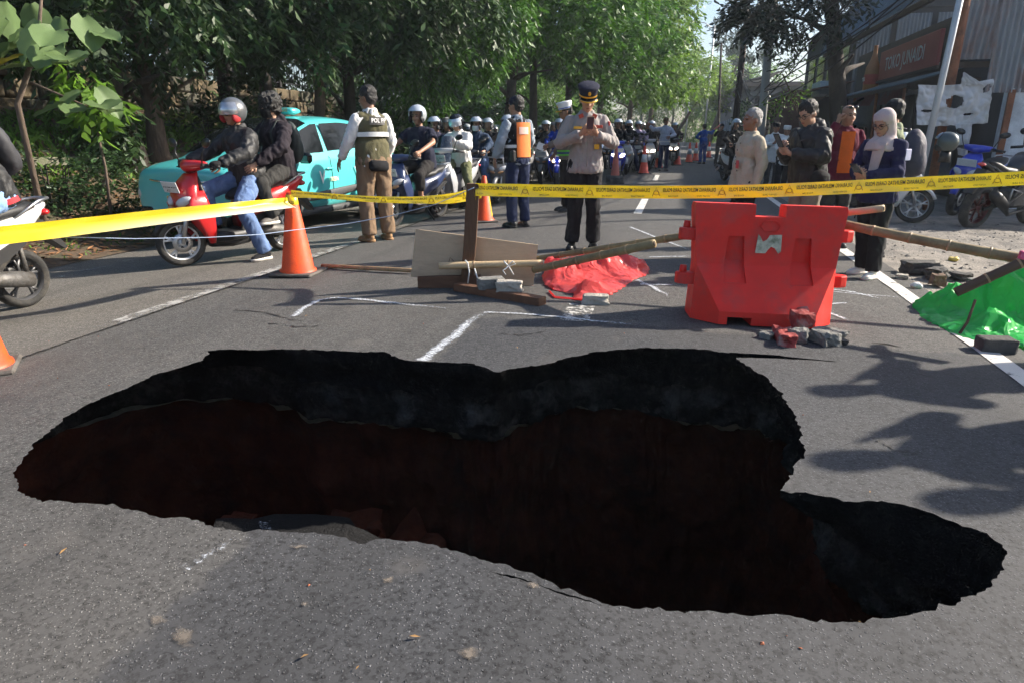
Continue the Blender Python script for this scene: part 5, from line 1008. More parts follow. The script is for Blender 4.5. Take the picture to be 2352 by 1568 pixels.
q=at_px(1150,19); van('dark green van with sloping windscreen behind the front riders','van',place((q.x-1.0,19.5)),hd(-.2317,-.97),paint('dark green paint',(.015,.035,.028),.2),4.6,1.75,.86)
q=xy(47,-5.6); van('white minibus waiting far back in the queue','minibus',place(q),hd(-.2317,-.97),body_white,5.2,2.7,.95)
q=at_px(1900,20.5); van('pale van parked behind the white shirted men','van',place((q.x+.8,21.5)),hd(-.6,-.8),paint('pale car paint',(.5,.5,.5)),4.2,1.75,.84)
# ---------------------------------------------------------------- cones
or_m=mat('orange cone plastic',(.74,.078,.010),.5,0,.12,4,.1,20,dirt=(.5,.05,.015),ds=6); or_old=mat('faded cone plastic',(.55,.13,.08),.7,0,.2,4,dirt=(.3,.1,.07),ds=5); rub=mat('dusty rubber base',(.07,.062,.055),.85,0,.25,8,.3,30,dirt=(.16,.14,.12),ds=5); whiteb=mat('white reflective band',(.80,.80,.80),.4); red_or=mat('red cone plastic',(.82,.07,.025),.45,0,.1,5)
def cone(u,v,h,label,m=or_m,bands=(),base=.2,group=None,rz_=.2,r0=.145,r1=.032,p=None,pb=rub):
    p=p or G(u,v); o=thing('traffic_cone',label,'cone',p,rz_,group); MB().box((0,0,.016),(base,base,.016),bev=.012).build('base',pb,o)
    mb=MB().lathe([(r0+.02,.028),(r0+.015,.05),(r0,.055),(r1,h),(r1-.006,h+.004),(r1-.008,h-.02),(r0-.01,.03)],(0,0,0),'Z',32); c=mb.build('cone_body',m,o)
    for z0,z1,mm_ in bands:
        f=lambda z:r0+(r1-r0)*(z-.055)/(h-.055)+.002
        MB().lathe([(f(z0)-.004,z0),(f(z0),z0),(f(z1),z1),(f(z1)-.004,z1)],(0,0,0),'Z',32).build('reflective_band',mm_,c)
    return o
cone(686,629,.78,'large orange cone with police tape wrapped round its tip',base=.215,r0=.155,r1=.042,rz_=-.15)
cone(-42,852,.70,'orange cone cut off by the left edge of the frame',base=.18,rz_=.5)
yflank=mat('yellow flank strip',(.85,.52,.02),.4)
c2=cone(1113,510,.68,'orange cone with a yellow side strip behind the wooden post',base=.19,r0=.13)
MB().lathe([(.125,.09),(.04,.64)],(0,0,.0),'Z',10,R(-35),R(40)).build('yellow_strip',yflank,c2)  # yellow runs up the right side of the cone only
c3=cone(1412,423,.95,'faded red cone stacked on two dark cone bases',or_old,base=.19,r0=.13)
for i in range(2): MB().lathe([(.24,.04+i*.09),(.22,.12+i*.09),(.15,.13+i*.09)],(0,0,0),'Z',24).build('stacked_base',rub,c3)
for (u,v,lab) in [(1478,400,'nearest red cone with a white band'),(1512,387,'red and white cone half hidden by the pale-uniformed officer'),(1555,380,'red and white cone right of the pale-uniformed officer'),(1582,374,'left one of two close red and white cones'),(1597,371,'right one of two close red and white cones'),(1627,363,'farthest small red and white cone by the man in blue')]:
    cone(u,v,.86,lab,red_or,[(.36,.60,whiteb)],base=.2,group='red and white cones along the queue',r0=.15,pb=black)
# ---------------------------------------------------------------- plastic barrier
bar_m=mat('red barrier plastic',(.80,.03,.02),.5,0,.16,5,.06,14,spec=.3,dirt=(.58,.06,.05),ds=4)
bm=bmesh.new()
for sx in(-1,1):
    for sy in(-1,1):
        for p in [(sx*.46,sy*.08,.77),(sx*.445,sy*.09,.37),(sx*.45,sy*.12,.02),(sx*.45,sy*.12,.0)]: pass
pts=[(sx*a,sy*b,c) for sx in(-1,1) for sy in(-1,1) for a,b,c in [(.30,.27,.0),(.30,.27,.085),(.44,.10,.375),(.45,.11,.0)]]
for p in pts: bm.verts.new(p)
bmesh.ops.convex_hull(bm,input=bm.verts[:]); foot=bpy.data.meshes.new('foot'); bm.to_mesh(foot); bm.free()
up=MB().loft([[V((sx*w_,sy*d,z)) for sx,sy in((-1,-1),(1,-1),(1,1),(-1,1))] for z,w_,d in [(.37,.44,.10),(.46,.45,.088),(.74,.475,.078),(.77,.47,.07)]]).mesh('up')
o1=link('a',foot); o2=link('b',up); md=o1.modifiers.new('u','BOOLEAN'); md.operation='UNION'; md.object=o2; md.solver='EXACT'; me=evalmesh(o1); bpy.data.objects.remove(o1); bpy.data.objects.remove(o2)
cuts=[MB().box((-.0,0,.79),(.095,.2,.10))]
for x in(-.20,.22):
    for sy in(-1,1): cuts.append(MB().loft([[V((x-.05,sy*.055,.56)),V((x+.05,sy*.055,.56)),V((x+.05,sy*.3,.56)),V((x-.05,sy*.3,.56))],[V((x-.062,sy*.05,.40)),V((x+.062,sy*.05,.40)),V((x+.062,sy*.3,.40)),V((x-.062,sy*.3,.40))],[V((x-.072,sy*.155,.26)),V((x+.072,sy*.155,.26)),V((x+.072,sy*.35,.26)),V((x-.072,sy*.35,.26))]],sm=False))
for x in(-.17,): cuts.append(MB().box((x,0,0),(.075,.4,.05)))
me=cut(me,cuts)
pB=G(1752,752); barrier=thing('plastic_barrier','red water filled plastic barrier beside the hole','barrier',(pB.x+.04,pB.y+.27,crown(st(pB.x,pB.y)[1])-.005),R(-4)); barrier.rotation_euler=(R(-3),R(1.5),R(-5)); barrier.scale=(1.06,1.05,1.03)
bo=link('barrier_shell',me,bar_m,barrier); bv=bo.modifiers.new('b','BEVEL'); bv.width=.014; bv.segments=3; bv.limit_method='ANGLE'; bv.angle_limit=R(28)
for p_ in me.polygons: p_.use_smooth=True
wn=bo.modifiers.new('w','WEIGHTED_NORMAL')
for s in(-1,1):
    for z in (.26,.56):
        z=z+(.0 if s<0 else .02); k=MB().prism([(s*.42,-.06),(s*.50,-.06),(s*.545,-.035),(s*.555,0),(s*.545,.035),(s*.50,.06),(s*.42,.06)],z-.04,z+.04,'Z'); k.build('coupling_lug',bar_m,barrier,bevel=.01)
        if s<0: MB().tube([(s*.505,0,z+.03),(s*.505,0,z+.085)],[.026,.021],14).build('lug_pin',bar_m,barrier)
stk=mat('torn sticker',(.55,.55,.42),.7,0,.3,20,dirt=(.12,.15,.08),ds=18)
MB().prism([(-.075,.455),(-.068,.58),(-.05,.56),(-.035,.53),(-.01,.545),(.005,.575),(.08,.58),(.085,.47),(.07,.455),(.045,.49),(.02,.50),(.0,.475),(-.01,.455)],-.0965,-.0945,'Y').build('torn_sticker',stk,barrier)
MB().tube([(-.06,-.0885,.625),(-.04,-.0875,.665),(.03,-.0865,.67),(.065,-.0875,.64),(.05,-.0885,.605),(-.03,-.089,.60),(-.06,-.0885,.625)],.0035,5).build('moulded_oval',bar_m,barrier)
# ---------------------------------------------------------------- wooden post, boards, bamboo
wood=mat('weathered brown wood',(.12,.062,.032),.85,0,.35,9,.4,40,aniso=(1,1,.12),dirt=(.05,.03,.02),ds=4); plank_m=mat('brown plank',(.13,.06,.032),.8,0,.35,9,.4,40,aniso=(.15,1,1)); ply=mat('plywood',(.54,.40,.27),.85,0,.14,5,.15,60,aniso=(.3,1,1),dirt=(.38,.28,.19),ds=3)
bam=mat('dry bamboo',(.40,.27,.14),.55,0,.25,7,.2,50,aniso=(1,1,1),dirt=(.22,.13,.07),ds=5); bam_g=mat('old bamboo',(.27,.20,.095),.6,0,.3,7,.2,50,dirt=(.12,.08,.045),ds=4)
pb=G(1072,662); ptop=AT(1087,422,pb.y-.02)
st_o=thing('wooden_post','brown wooden post on a plank foot carrying police tape','post',pb)
rel=lambda p:V(p)-st_o.location
MB().loft([[rel(p)+V((sx*.052,sy*.03,0)) for sx,sy in((-1,-1),(1,-1),(1,1),(-1,1))] for p in (pb+V((0,0,.02)),pb.lerp(ptop,.5)+V((.004,0,0)),ptop)],sm=False).build('upright',wood,st_o,bevel=.004)
a=G(1050,668); b=G(1246,702); a.z+=.035; b.z+=.03; dd=(b-a).normalized(); nn=V((-dd.y,dd.x,0))
MB().loft([[rel(p)+nn*sx*.045+Z*sz*.032 for sx,sz in((-1,-1),(1,-1),(1,1),(-1,1))] for p in (a,a.lerp(b,.82),b)],sm=False).build('foot_plank',plank_m,st_o,bevel=.005)
a=AT(960,648,5.62); b=AT(1105,646,5.52); MB().loft([[rel(p)+V((0,sx*.03,sz*.05)) for sx,sz in((-1,-1),(1,-1),(1,1),(-1,1))] for p in (a,b)],sm=False).build('cross_plank',plank_m,st_o,bevel=.004)
yb=pb.y+.055; c4=[AT(955,527,yb+.02),AT(1236,563,yb-.02),AT(1224,664,yb-.02),AT(943,636,yb+.02)]; ctr=sum(c4,V())/4
bd=thing('plywood_board','grey brown plywood board leaning behind the wooden post','board',ctr); mb=MB(); mb.loft([[p-ctr for p in c4],[p-ctr+V((0,.014,0)) for p in c4]],sm=False); mb.build('sheet',ply,bd); MB().tube([AT(1030,606,yb-.01)-ctr,AT(1034,592,yb-.02)-ctr,AT(1042,600,yb-.01)-ctr],.003,5).build('bent_nail',mat('rusty nail',(.12,.05,.03),.8),bd)
def bamboo(p0,p1,r,label,m=bam,nodes_=5,sag=0,half=False,r1=None):
    p0,p1=V(p0),V(p1); o=thing('bamboo_pole',label,'bamboo pole',p0); L=(p1-p0); r1=r1 or r; pts=[];rs=[]
    for i in range(nodes_*6+1):
        f=i/(nodes_*6); k=i%6; q=r+(r1-r)*f; pts.append(L*f+V((0,0,-sag*4*f*(1-f)))); rs.append(q*(1.10 if k==0 and 0<i<nodes_*6 else 1.0))
    mb=MB().tube(pts,rs,14); c=mb.build('culm',m,o)
    for i in range(1,nodes_): MB().tube([pts[i*6]-L.normalized()*.006,pts[i*6]+L.normalized()*.006],rs[i*6]*1.03,14).build('node_ring',bam_g if m is bam else bam,o)
    for f in (0,-1): MB().tube([pts[f]-L.normalized()*.001*(1 if f==0 else -1),pts[f]-L.normalized()*.002*(1 if f==0 else -1)],rs[f]*.6,12).build('hollow_end',mat('bamboo hollow',(.06,.04,.025),.9),o)
    return o
yb=pb.y-.075; bamboo(AT(1008,611,yb),AT(1247,605,yb+.02),.029,'pale bamboo pole tied across the wooden post',mat('pale bamboo',(.52,.38,.22),.55,0,.2,7,.2,50),3)
eb=AT(1600,538,barrier.location.y+.12); bamboo(AT(1226,620,5.45),AT(1503,560,4.78),.030,'thicker greenish bamboo pole resting over the red sheet',bam_g,5,r1=.032); bamboo(AT(1236,594,5.6),eb,.023,'thin upper bamboo pole running to the red barrier',bam_g,6,r1=.027)
bamboo(AT(1925,513,barrier.location.y+.12),AT(2480,617,3.95),.031,'long bamboo pole from the barrier to the right edge',bam_g,6,sag=.01,r1=.034); bamboo(AT(1905,494,barrier.location.y+.18),AT(2030,479,4.55),.024,'short split bamboo stub sticking out behind the barrier',mat('pale bamboo',(.5,.3,.15)),1)
pz=G(740,617); pz.z+=.028; p2=G(950,629); p2.z+=.03; bamboo(pz,p2,.02,'bamboo pole lying on the road behind the large cone',bam,4)
bamboo(AT(2195,672,4.15),AT(2420,570,4.0),.03,'dark bamboo stake propping the green sheet',mat('dark bamboo',(.10,.06,.035),.7),3)
tie=mat('white string',(.75,.75,.73),.7)
for i,(pp,lab) in enumerate([([(1068,598),(1074,604),(1078,625),(1074,655)],'white string hanging from the post'),([(1157,600),(1168,612),(1180,632)],'white string bow tied on the pale bamboo')]):
    P=[AT(u,v,yb-.045) for u,v in pp]; o=thing('string_tie',lab,'string',P[0]); MB().tube([q-P[0] for q in P],.006,6).build('strand',tie,o); 
    if i: MB().tube([AT(u,v,yb-.045)-P[0] for u,v in [(1168,612),(1155,622),(1162,632)]],.006,6).build('strand',tie,o); MB().tube([AT(u,v,yb-.045)-P[0] for u,v in [(1168,610),(1178,600),(1184,606),(1170,612)]],.005,6).build('loop',tie,o)
    else: MB().tube([AT(u,v,yb-.045)-P[0] for u,v in [(1090,617),(1097,640),(1096,662)]],.006,6).build('strand',tie,o)
# ---------------------------------------------------------------- plastic sheets
def plastic(name,col,tl):
    m=mat(name,col,.22,0,.12,5,.25,14,tl=tl,coat=.3,spec=.6); return m
def crumple(blobs,vox,amp,fr,seed,floor):
    k=Blob()
    for c,r in blobs: k.ell(c,r,16,12)
    me=k.solid(vox,3); return folds(me,amp,(fr,fr,fr),seed,.6)
def film(name,outline,peaks,m,parent,c,step=.022,crease=.05,seed=0,base=.02):
    """a sheet lying on the road inside an outline (photograph positions), lifted over peaks and creased"""
    P=[G(*p)-c for p in outline]; L=[]; q=random.Random(seed)
    for i,p in enumerate(P):
        p2=P[(i+1)%len(P)]; n=max(1,int((p2-p).length/step))
        for k in range(n): x=p.lerp(p2,k/n); L.append(V((x.x+q.uniform(-.012,.012),x.y+q.uniform(-.012,.012))))
    xs=[p.x for p in L]; ys=[p.y for p in L]; pts=list(L); x=min(xs)
    while x<max(xs):
        y=min(ys)
        while y<max(ys):
            z=(x+q.uniform(-.4,.4)*step,y+q.uniform(-.4,.4)*step)
            if inside(z,L): pts.append(V(z))
            y+=step
        x+=step
    r=geometry.delaunay_2d_cdt(pts,[(i,(i+1)%len(L)) for i in range(len(L))],[],0,1e-5); fs=[t for t in r[2] if inside(((r[0][t[0]]+r[0][t[1]]+r[0][t[2]])/3)[:],L)]
    Pk=[(G(u,v)-c,rad,h) for u,v,rad,h in peaks]; LP=np.array([p[:] for p in L]); vs_=[]
    for p in r[0]:
        de=float(np.sqrt(((LP-np.array(p[:]))**2).sum(1)).min()); e=min(1,de/.10)**.6
        h=base+max([0]+[hh*math.exp(-((p-k.to_2d()).length/rad)**2) for k,rad,hh in Pk])
        w_=V((p.x,p.y,seed)); w_=w_+noise.noise_vector(w_*4)*.12
        cr=(1-2.2*abs(noise.noise(w_*7)))*.55+(1-2.2*abs(noise.noise(w_*15)))*.3+(1-2*abs(noise.noise(w_*32)))*.15
        vs_.append(V((p.x+noise.noise(w_*6+V((9,0,0)))*.05*e,p.y+noise.noise(w_*6+V((0,9,0)))*.05*e,max(.004,h*e+cr*crease*(.35+.65*e)*min(1,.4+h*3)))))
    mb=MB().add(vs_,fs,0,False); o=mb.build(name,m,parent)
    so_=o.modifiers.new('s','SOLIDIFY'); so_.thickness=.002; return o
c=G(1370,655); rs_=thing('plastic_sheet','crumpled translucent red plastic sheet behind the grey stone','plastic sheet',c)
red_pl=plastic('red plastic film',(.95,.16,.15),.55); film('sheet',[(1246,640),(1252,620),(1285,600),(1330,592),(1390,594),(1440,590),(1478,600),(1492,622),(1486,634),(1455,645),(1432,662),(1405,678),(1372,684),(1345,692),(1318,690),(1318,676),(1270,668),(1252,656)],[(1290,640,.16,.13),(1340,632,.16,.16),(1395,628,.15,.17),(1440,622,.14,.14),(1475,622,.09,.08),(1360,672,.10,.07)],red_pl,rs_,c,seed=3)
kn=AT(1266,605,5.42)-c; link('knot',crumple([((kn.x,kn.y,kn.z),(.05,.04,.045)),((kn.x+.05,kn.y,kn.z+.005),(.05,.04,.03))],.01,.012,16,5,-9),red_pl,rs_)
MB().tube([G(1262,672)-c+V((0,0,.01)),G(1275,686)-c+V((0,0,.012)),G(1320,690)-c+V((0,0,.012)),G(1350,692)-c+V((0,0,.01))],.008,6).build('drawstring',red_pl,rs_)
c=G(2250,765); gsht=thing('plastic_sheet','crumpled bright green plastic sheet at the right edge','plastic sheet',c);
for u,v,r,h in [][:0] and [(2120,712,.10,.07),(2165,728,.13,.12),(2215,742,.16,.20),(2270,758,.18,.30),(2330,765,.19,.34),(2395,775,.2,.30),(2240,775,.12,.05),(2300,790,.14,.06),(2360,800,.15,.08),(2305,720,.12,.36)]:
    pass
film('sheet',[(2095,706),(2105,690),(2150,680),(2200,672),(2260,668),(2330,668),(2420,672),(2460,760),(2420,806),(2352,800),(2300,792),(2262,790),(2210,776),(2160,752),(2118,730)],[(2125,704,.10,.08),(2180,715,.14,.16),(2240,728,.15,.25),(2310,735,.2,.38),(2390,745,.2,.36),(2270,765,.12,.12)],plastic('green plastic film',(.09,.78,.20),.6),gsht,c,seed=7,crease=.06); MB().tube([AT(2240,690,3.9)-c,AT(2222,740,3.8)-c,AT(2205,765,3.75)-c],.008,6).build('twig',wood,gsht)
kn=AT(2352,590,4.05); o=thing('ribbon','pink plastic ribbon knotted on the bamboo joint','ribbon',kn); link('knot',crumple([((0,0,0),(.03,.03,.035))],.008,.01,20,2,-9),mat('pink film',(.7,.1,.2),.4),o)
# ---------------------------------------------------------------- bricks and rubble
conc=mat('grey concrete block',(.20,.195,.18),.95,0,.25,20,.5,60,dirt=(.09,.088,.08),ds=9); conc_l=mat('pale concrete',(.40,.37,.32),.95,0,.2,20,.6,50); dstone=mat('dark stone',(.075,.07,.066),.95,0,.3,12,.6,40); redp=mat('red painted concrete',(.33,.045,.04),.8,0,.3,10,.5,40,dirt=(.30,.27,.25),ds=7)
def blk(u,v,h,label,m,rz_,seed,dz=0,rough=.06,cat='block',y=None):
    c=G(u,v) if y is None else AT(u,v,y); return chunk('concrete_block' if cat=='block' else 'rubble',(c.x,c.y,c.z+h[2]*.95+dz),h,seed,m,label,cat,(0,0,R(rz_)),rough,n=3,bev=.10)
blk(1128,678,(.105,.06,.045),'grey paving block on the plank foot nearest the post',conc,14,1,.055); blk(1170,684,(.10,.065,.04),'pale broken block beside the grey one on the plank',conc_l,-8,2,.055,.16); blk(1367,697,(.095,.055,.035),'pale stone at the front of the red sheet',conc_l,-4,4,0,.2); blk(2284,806,(.10,.06,.045),'dark block lying in front of the green sheet',dstone,-8,5,0,.05)
for (u,v,h,lab,m_,sd,dz) in [(1800,784,(.11,.05,.035),'long rubble piece with red and white paint before the barrier',redp,6,0),(1836,768,(.075,.055,.05),'rounded red painted lump on top of the rubble',redp,7,.06),(1832,784,(.05,.04,.04),'small grey stone under the red lump',conc,12,0),(1892,787,(.085,.06,.04),'grey broken concrete right of the red rubble',conc,8,0),(1922,778,(.05,.04,.03),'small grey concrete piece at the right of the rubble',conc,9,0),(1760,777,(.035,.03,.02),'little grey stone left of the red rubble',conc,10,0),(1935,790,(.03,.025,.015),'smallest chip at the right end of the rubble',dstone,11,0)]:
    blk(u,v,h,lab,m_,sd*13,sd,dz,.3,'rubble')
for i,(u,v,h,lab,m_) in enumerate([(2112,628,(.15,.09,.06),'large dark broken slab on the dirt shoulder',dstone),(2150,640,(.10,.08,.05),'dark lump touching the large broken slab',dstone),(2152,655,(.055,.05,.05),'brown pointed stone below the dark slab',mat('brown stone',(.2,.13,.09),.95,0,.3,12,.6,40)),(2200,640,(.09,.06,.03),'flat dark piece right of the dark lump',dstone),(2070,640,(.05,.04,.02),'small pale scrap left of the dark slab',conc_l),(2240,655,(.07,.05,.03),'grey piece nearest the green sheet on the shoulder',conc)]):
    blk(u,v,h,lab,m_,i*37,30+i,0,.3,'rubble')
def scatter(name,n,fn,size,m,kind='stuff',seed=0,flat=.5,leaf=False):
    q=random.Random(seed); mb=MB()
    for i in range(n):
        p=fn(q); s=size*q.uniform(.4,1.5); a=q.uniform(0,6.3); rm=Matrix.Rotation(a,3,'Z')@Matrix.Rotation(q.uniform(-.35,.35),3,'X')
        if leaf: vs_=[rm@V(v)*s+V(p)+V((0,0,.006)) for v in ((0,-1,0),(.32,-.1,.12),(0,1,0),(-.32,-.1,.12))]; mb.add(vs_,[(0,1,2,3)],0,False)
        else:
            vs_=[rm@V((x*q.uniform(.6,1.2),y*q.uniform(.6,1.2),z*flat*q.uniform(.6,1.2)))*s+V(p) for x,y,z in((1,0,0),(-1,0,0),(0,1,0),(0,-1,0),(0,0,1),(0,0,-1))]; mb.add(vs_,[(0,2,4),(2,1,4),(1,3,4),(3,0,4),(2,0,5),(1,2,5),(3,1,5),(0,3,5)],0,False)
    return tag(mb.build(name,m),name.replace('_',' ')+' scattered on the ground',None,None,kind)
def rnd_st(s0,s1,t0,t1,zf): 
    def f(q):
        s=q.uniform(s0,s1); t=q.uniform(t0,t1); x,y=xy(s,t); return (x,y,zf(t,s))
    return f
grav=mat('gravel',(.22,.20,.175),.95,0,.2,8,island=.6); scatter('gravel',1500,rnd_st(2,12,2.25,5.2,shz),.018,grav,seed=1); scatter('coarse_gravel',110,rnd_st(3,9,2.3,4.4,shz),.04,grav,seed=2)
scatter('road_grit',500,rnd_st(1,9,-3.8,2.1,lambda t,s:crown(t)+.004) ,.006,grav,seed=3) if False else None
lfm=mat('dry leaf',(.30,.17,.06),.8,0,.2,8,island=.5); 
def road_leaf(q):
    while True:
        u,v=q.uniform(50,2300),q.uniform(640,1540); p=G(u,v); s_,t_=st(p.x,p.y)
        if not inside((t_,s_),hp) and t_<2: return (p.x,p.y,bumpz(t_,s_)+.002)
scatter('fallen_leaves',16,road_leaf,.011,lfm,seed=4,leaf=True); scatter('red_crumbs',14,road_leaf,.005,mat('brick crumb',(.30,.10,.05),.9,island=.4),seed=5)
wrap=[mat('white litter',(.6,.6,.62),.6),mat('blue litter',(.15,.25,.4),.6),mat('yellow litter',(.6,.45,.1),.6)]
for i,(u,v,lab) in enumerate([(2105,663,'crumpled white plastic cup by the dark slab'),(2190,600,'crumpled yellowish wrapper on the shoulder'),(2250,590,'crumpled blue wrapper behind the bamboo')]):
    q=G(u,v); o=link('litter',crumple([((0,0,.015),(.05,.035,.02))],.008,.012,14,i,0),wrap[(0,2,1)[i]]); o.location=q+V((0,0,.01)); tag(o,lab,'litter')
# ---------------------------------------------------------------- police tape and string
tape_m=mat('yellow police tape',(.88,.66,.03),.27,0,.05,3,.05,20,tl=.22,spec=.8)
def sheen_tape():  # sheen along the lower half is painted into the base colour
    m=mat('yellow tape with painted sheen',(.88,.66,.03),.3,0,.05,3,0,20,tl=.22,spec=.6); t,n,l=m.node_tree,m.node_tree.nodes,m.node_tree.links; b=n['Principled BSDF']; src=b.inputs['Base Color'].links[0].from_socket; at=n.new('ShaderNodeAttribute'); at.attribute_name='pale'; mx=n.new('ShaderNodeMix'); mx.data_type='RGBA'; l.new(at.outputs['Fac'],mx.inputs[0]); l.new(src,mx.inputs[6]); mx.inputs[7].default_value=(.85,.84,.74,1); l.new(mx.outputs[2],b.inputs['Base Color'])
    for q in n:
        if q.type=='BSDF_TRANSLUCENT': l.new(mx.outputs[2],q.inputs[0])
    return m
tape_sheen=sheen_tape()
def tape(P,widths,label,text=True,flare=None,period=.5,start=.1,mirror=True,cup=None):
    P=[V(p) for p in P]; L=[0]
    for a,b in zip(P,P[1:]): L.append(L[-1]+(b-a).length)
    def at(s):
        s=max(0,min(L[-1],s)); k=0
        while k<len(P)-2 and s>L[k+1]: k+=1
        f=(s-L[k])/(L[k+1]-L[k]); w_=widths[k]+(widths[k+1]-widths[k])*f
        # smooth curve through the points
        p0=P[max(k-1,0)];p1=P[k];p2=P[k+1];p3=P[min(k+2,len(P)-1)]; q=.5*((2*p1)+(p2-p0)*f+(2*p0-5*p1+4*p2-p3)*f*f+(3*p1-p0-3*p2+p3)*f**3)
        d=(P[k+1]-P[k]).normalized(); nn=V((d.y,-d.x,0)).normalized()
        if nn.y>0: nn=-nn
        up=d.cross(nn)
        up=up if up.z>0 else -up
        tw=.10*math.sin(s*1.7+P[0].x); return q,d,(up*math.cos(tw)+nn*math.sin(tw)),(nn*math.cos(tw)-up*math.sin(tw)),w_
    o=thing('police_tape',label,'tape',P[0]); mb=MB(); n=max(30,int(L[-1]*24)); g=[]
    for i in range(n+1):
        q,d,up,nn,w_=at(L[-1]*i/n); row=[]
        for j in range(7):
            e=j/6-.5; fl=(cup(i/n)*max(0,-e*2)**1.3*.085 if cup else 0); row.append(q-P[0]+up*e*w_+nn*(fl+.004*math.sin(i*.7+j)))
        g.append(row)
    mb.loft(g,closed=False); ob=mb.build('ribbon',tape_m if text else tape_sheen,o)
    at_=ob.data.attributes.new('pale','FLOAT','POINT'); at_.data.foreach_set('value',[max(0,1-(k%7)/3.2)*max(0,min(1,1.7-2.6*(k//7)/n)) for k in range(len(ob.data.vertices))])  # weight of the painted sheen, fading out towards the left end
    if text:
        tv=[text_geo('DILARANG MELINTAS GARIS POLISI',.041,.02,.62),text_geo('DO NOT CROSS',.017,.01,.8),text_geo('POLICE LINE',.017,.01,.8)]; s=start
        while s<L[-1]-.15:
            for (vs_,fs_),ox,oy in zip(tv,(0,-.11,.12),(.014,-.032,-.032)):
                mbt=MB(); out=[]
                for v in vs_:
                    xx=(v.x+ox)*(-1 if mirror else 1); q,d,up,nn,w_=at(s+xx*1.0); d2=1 if d.x>0 else -1; q,d,up,nn,w_=at(s+d2*xx); out.append(q-P[0]+up*(v.y+oy)*(w_/.1)+nn*.006)
                mbt.add(out,fs_,0,False); mbt.build('lettering',ink,o)
            q,d,up,nn,w_=at(s+period*.5); c_=q-P[0]+nn*.006; em=mat('emblem ink',(.45,.28,.02),.5)
            e=MB().tube([c_+d*.022*math.cos(a)+up*(.016*math.sin(a)-.006) for a in [2*PI*i/10 for i in range(11)]],.003,4,caps=False); e.tube([c_-d*.03-up*.03,c_+up*.035,c_+d*.03-up*.03],.003,4); e.build('emblem',em,o); s+=period
    return o
yp=pb.y-.05
tape([AT(1092,436,yp),AT(1250,439,yp-.05),AT(1500,442,yp-.12),AT(1750,439,yp-.2),AT(2000,428,yp-.3),AT(2200,418,yp-.38),AT(2352,410,yp-.45),AT(2700,392,yp-.6)],[.10]*8,'yellow police tape stretched from the post to the right edge',start=.18)
yc=G(686,629).y-.02
tape([AT(668,446,yc-.05),AT(740,450,yc-.08),AT(850,458,yc-.2),AT(950,460,yc-.35),AT(1030,457,yc-.48),AT(1090,446,yp)],[.07,.05,.055,.06,.085,.095],'yellow police tape between the large cone and the wooden post',start=.2,period=.48)
tape([AT(662,466,yc-.05),AT(520,481,5.75),AT(380,496,5.45),AT(220,514,5.15),AT(60,532,4.85),AT(-60,544,4.65),AT(-400,575,4.2)],[.095,.10,.105,.108,.11,.11,.11],'plain yellow tape with sheen painted on its lower half from the large cone to the left edge',text=False,cup=lambda f:1.0 if f<.75 else .4)
def wrap_tape(c,r,z0,z1,label,txt):
    o=thing('tape_wrap',label,'tape',c); MB().lathe([(r[0]-.003,z0),(r[0],z0),(r[0]*.5+r[1]*.5+.002,(z0+z1)/2),(r[1],z1),(r[1]-.003,z1)],(0,0,0),'Z',20).build('ribbon',tape_m,o); put_text(txt,.04,(0,-(r[0]+r[1])/2-.004,(z0+z1)/2),X,Z,'lettering',ink,o,.02,.7); return o
wrap_tape(G(686,629),(.062,.052),.62,.76,'tape wrapped round the tip of the large cone','POLISI')
o=thing('tape_wrap','tape wrapped round the top of the wooden post','tape',AT(1090,440,pb.y)); MB().loft([[V((sx*.052,sy*.038,z)) for sx,sy in((-1,-1),(1,-1),(1,1),(-1,1))] for z in (-.055,.055)],caps=False,sm=False).build('ribbon',tape_m,o); put_text('MELIN',.035,(0,-.0385,.01),X,Z,'lettering',ink,o,.02,.7)
P=[AT(u,v,y) for u,v,y in [(-200,530,4.4),(0,540,4.75),(150,545,5.0),(310,549,5.25),(480,546,5.5),(600,539,5.75),(660,531,5.95),(800,514,6.3),(900,496,6.2),(1000,470,5.8),(1088,432,5.45)]]
o=thing('string','thin pale blue string strung below the police tape','string',P[0]); MB().tube([p-P[0] for p in P],.0035,5).build('cord',mat('blue white string',(.45,.55,.72),.7),o)
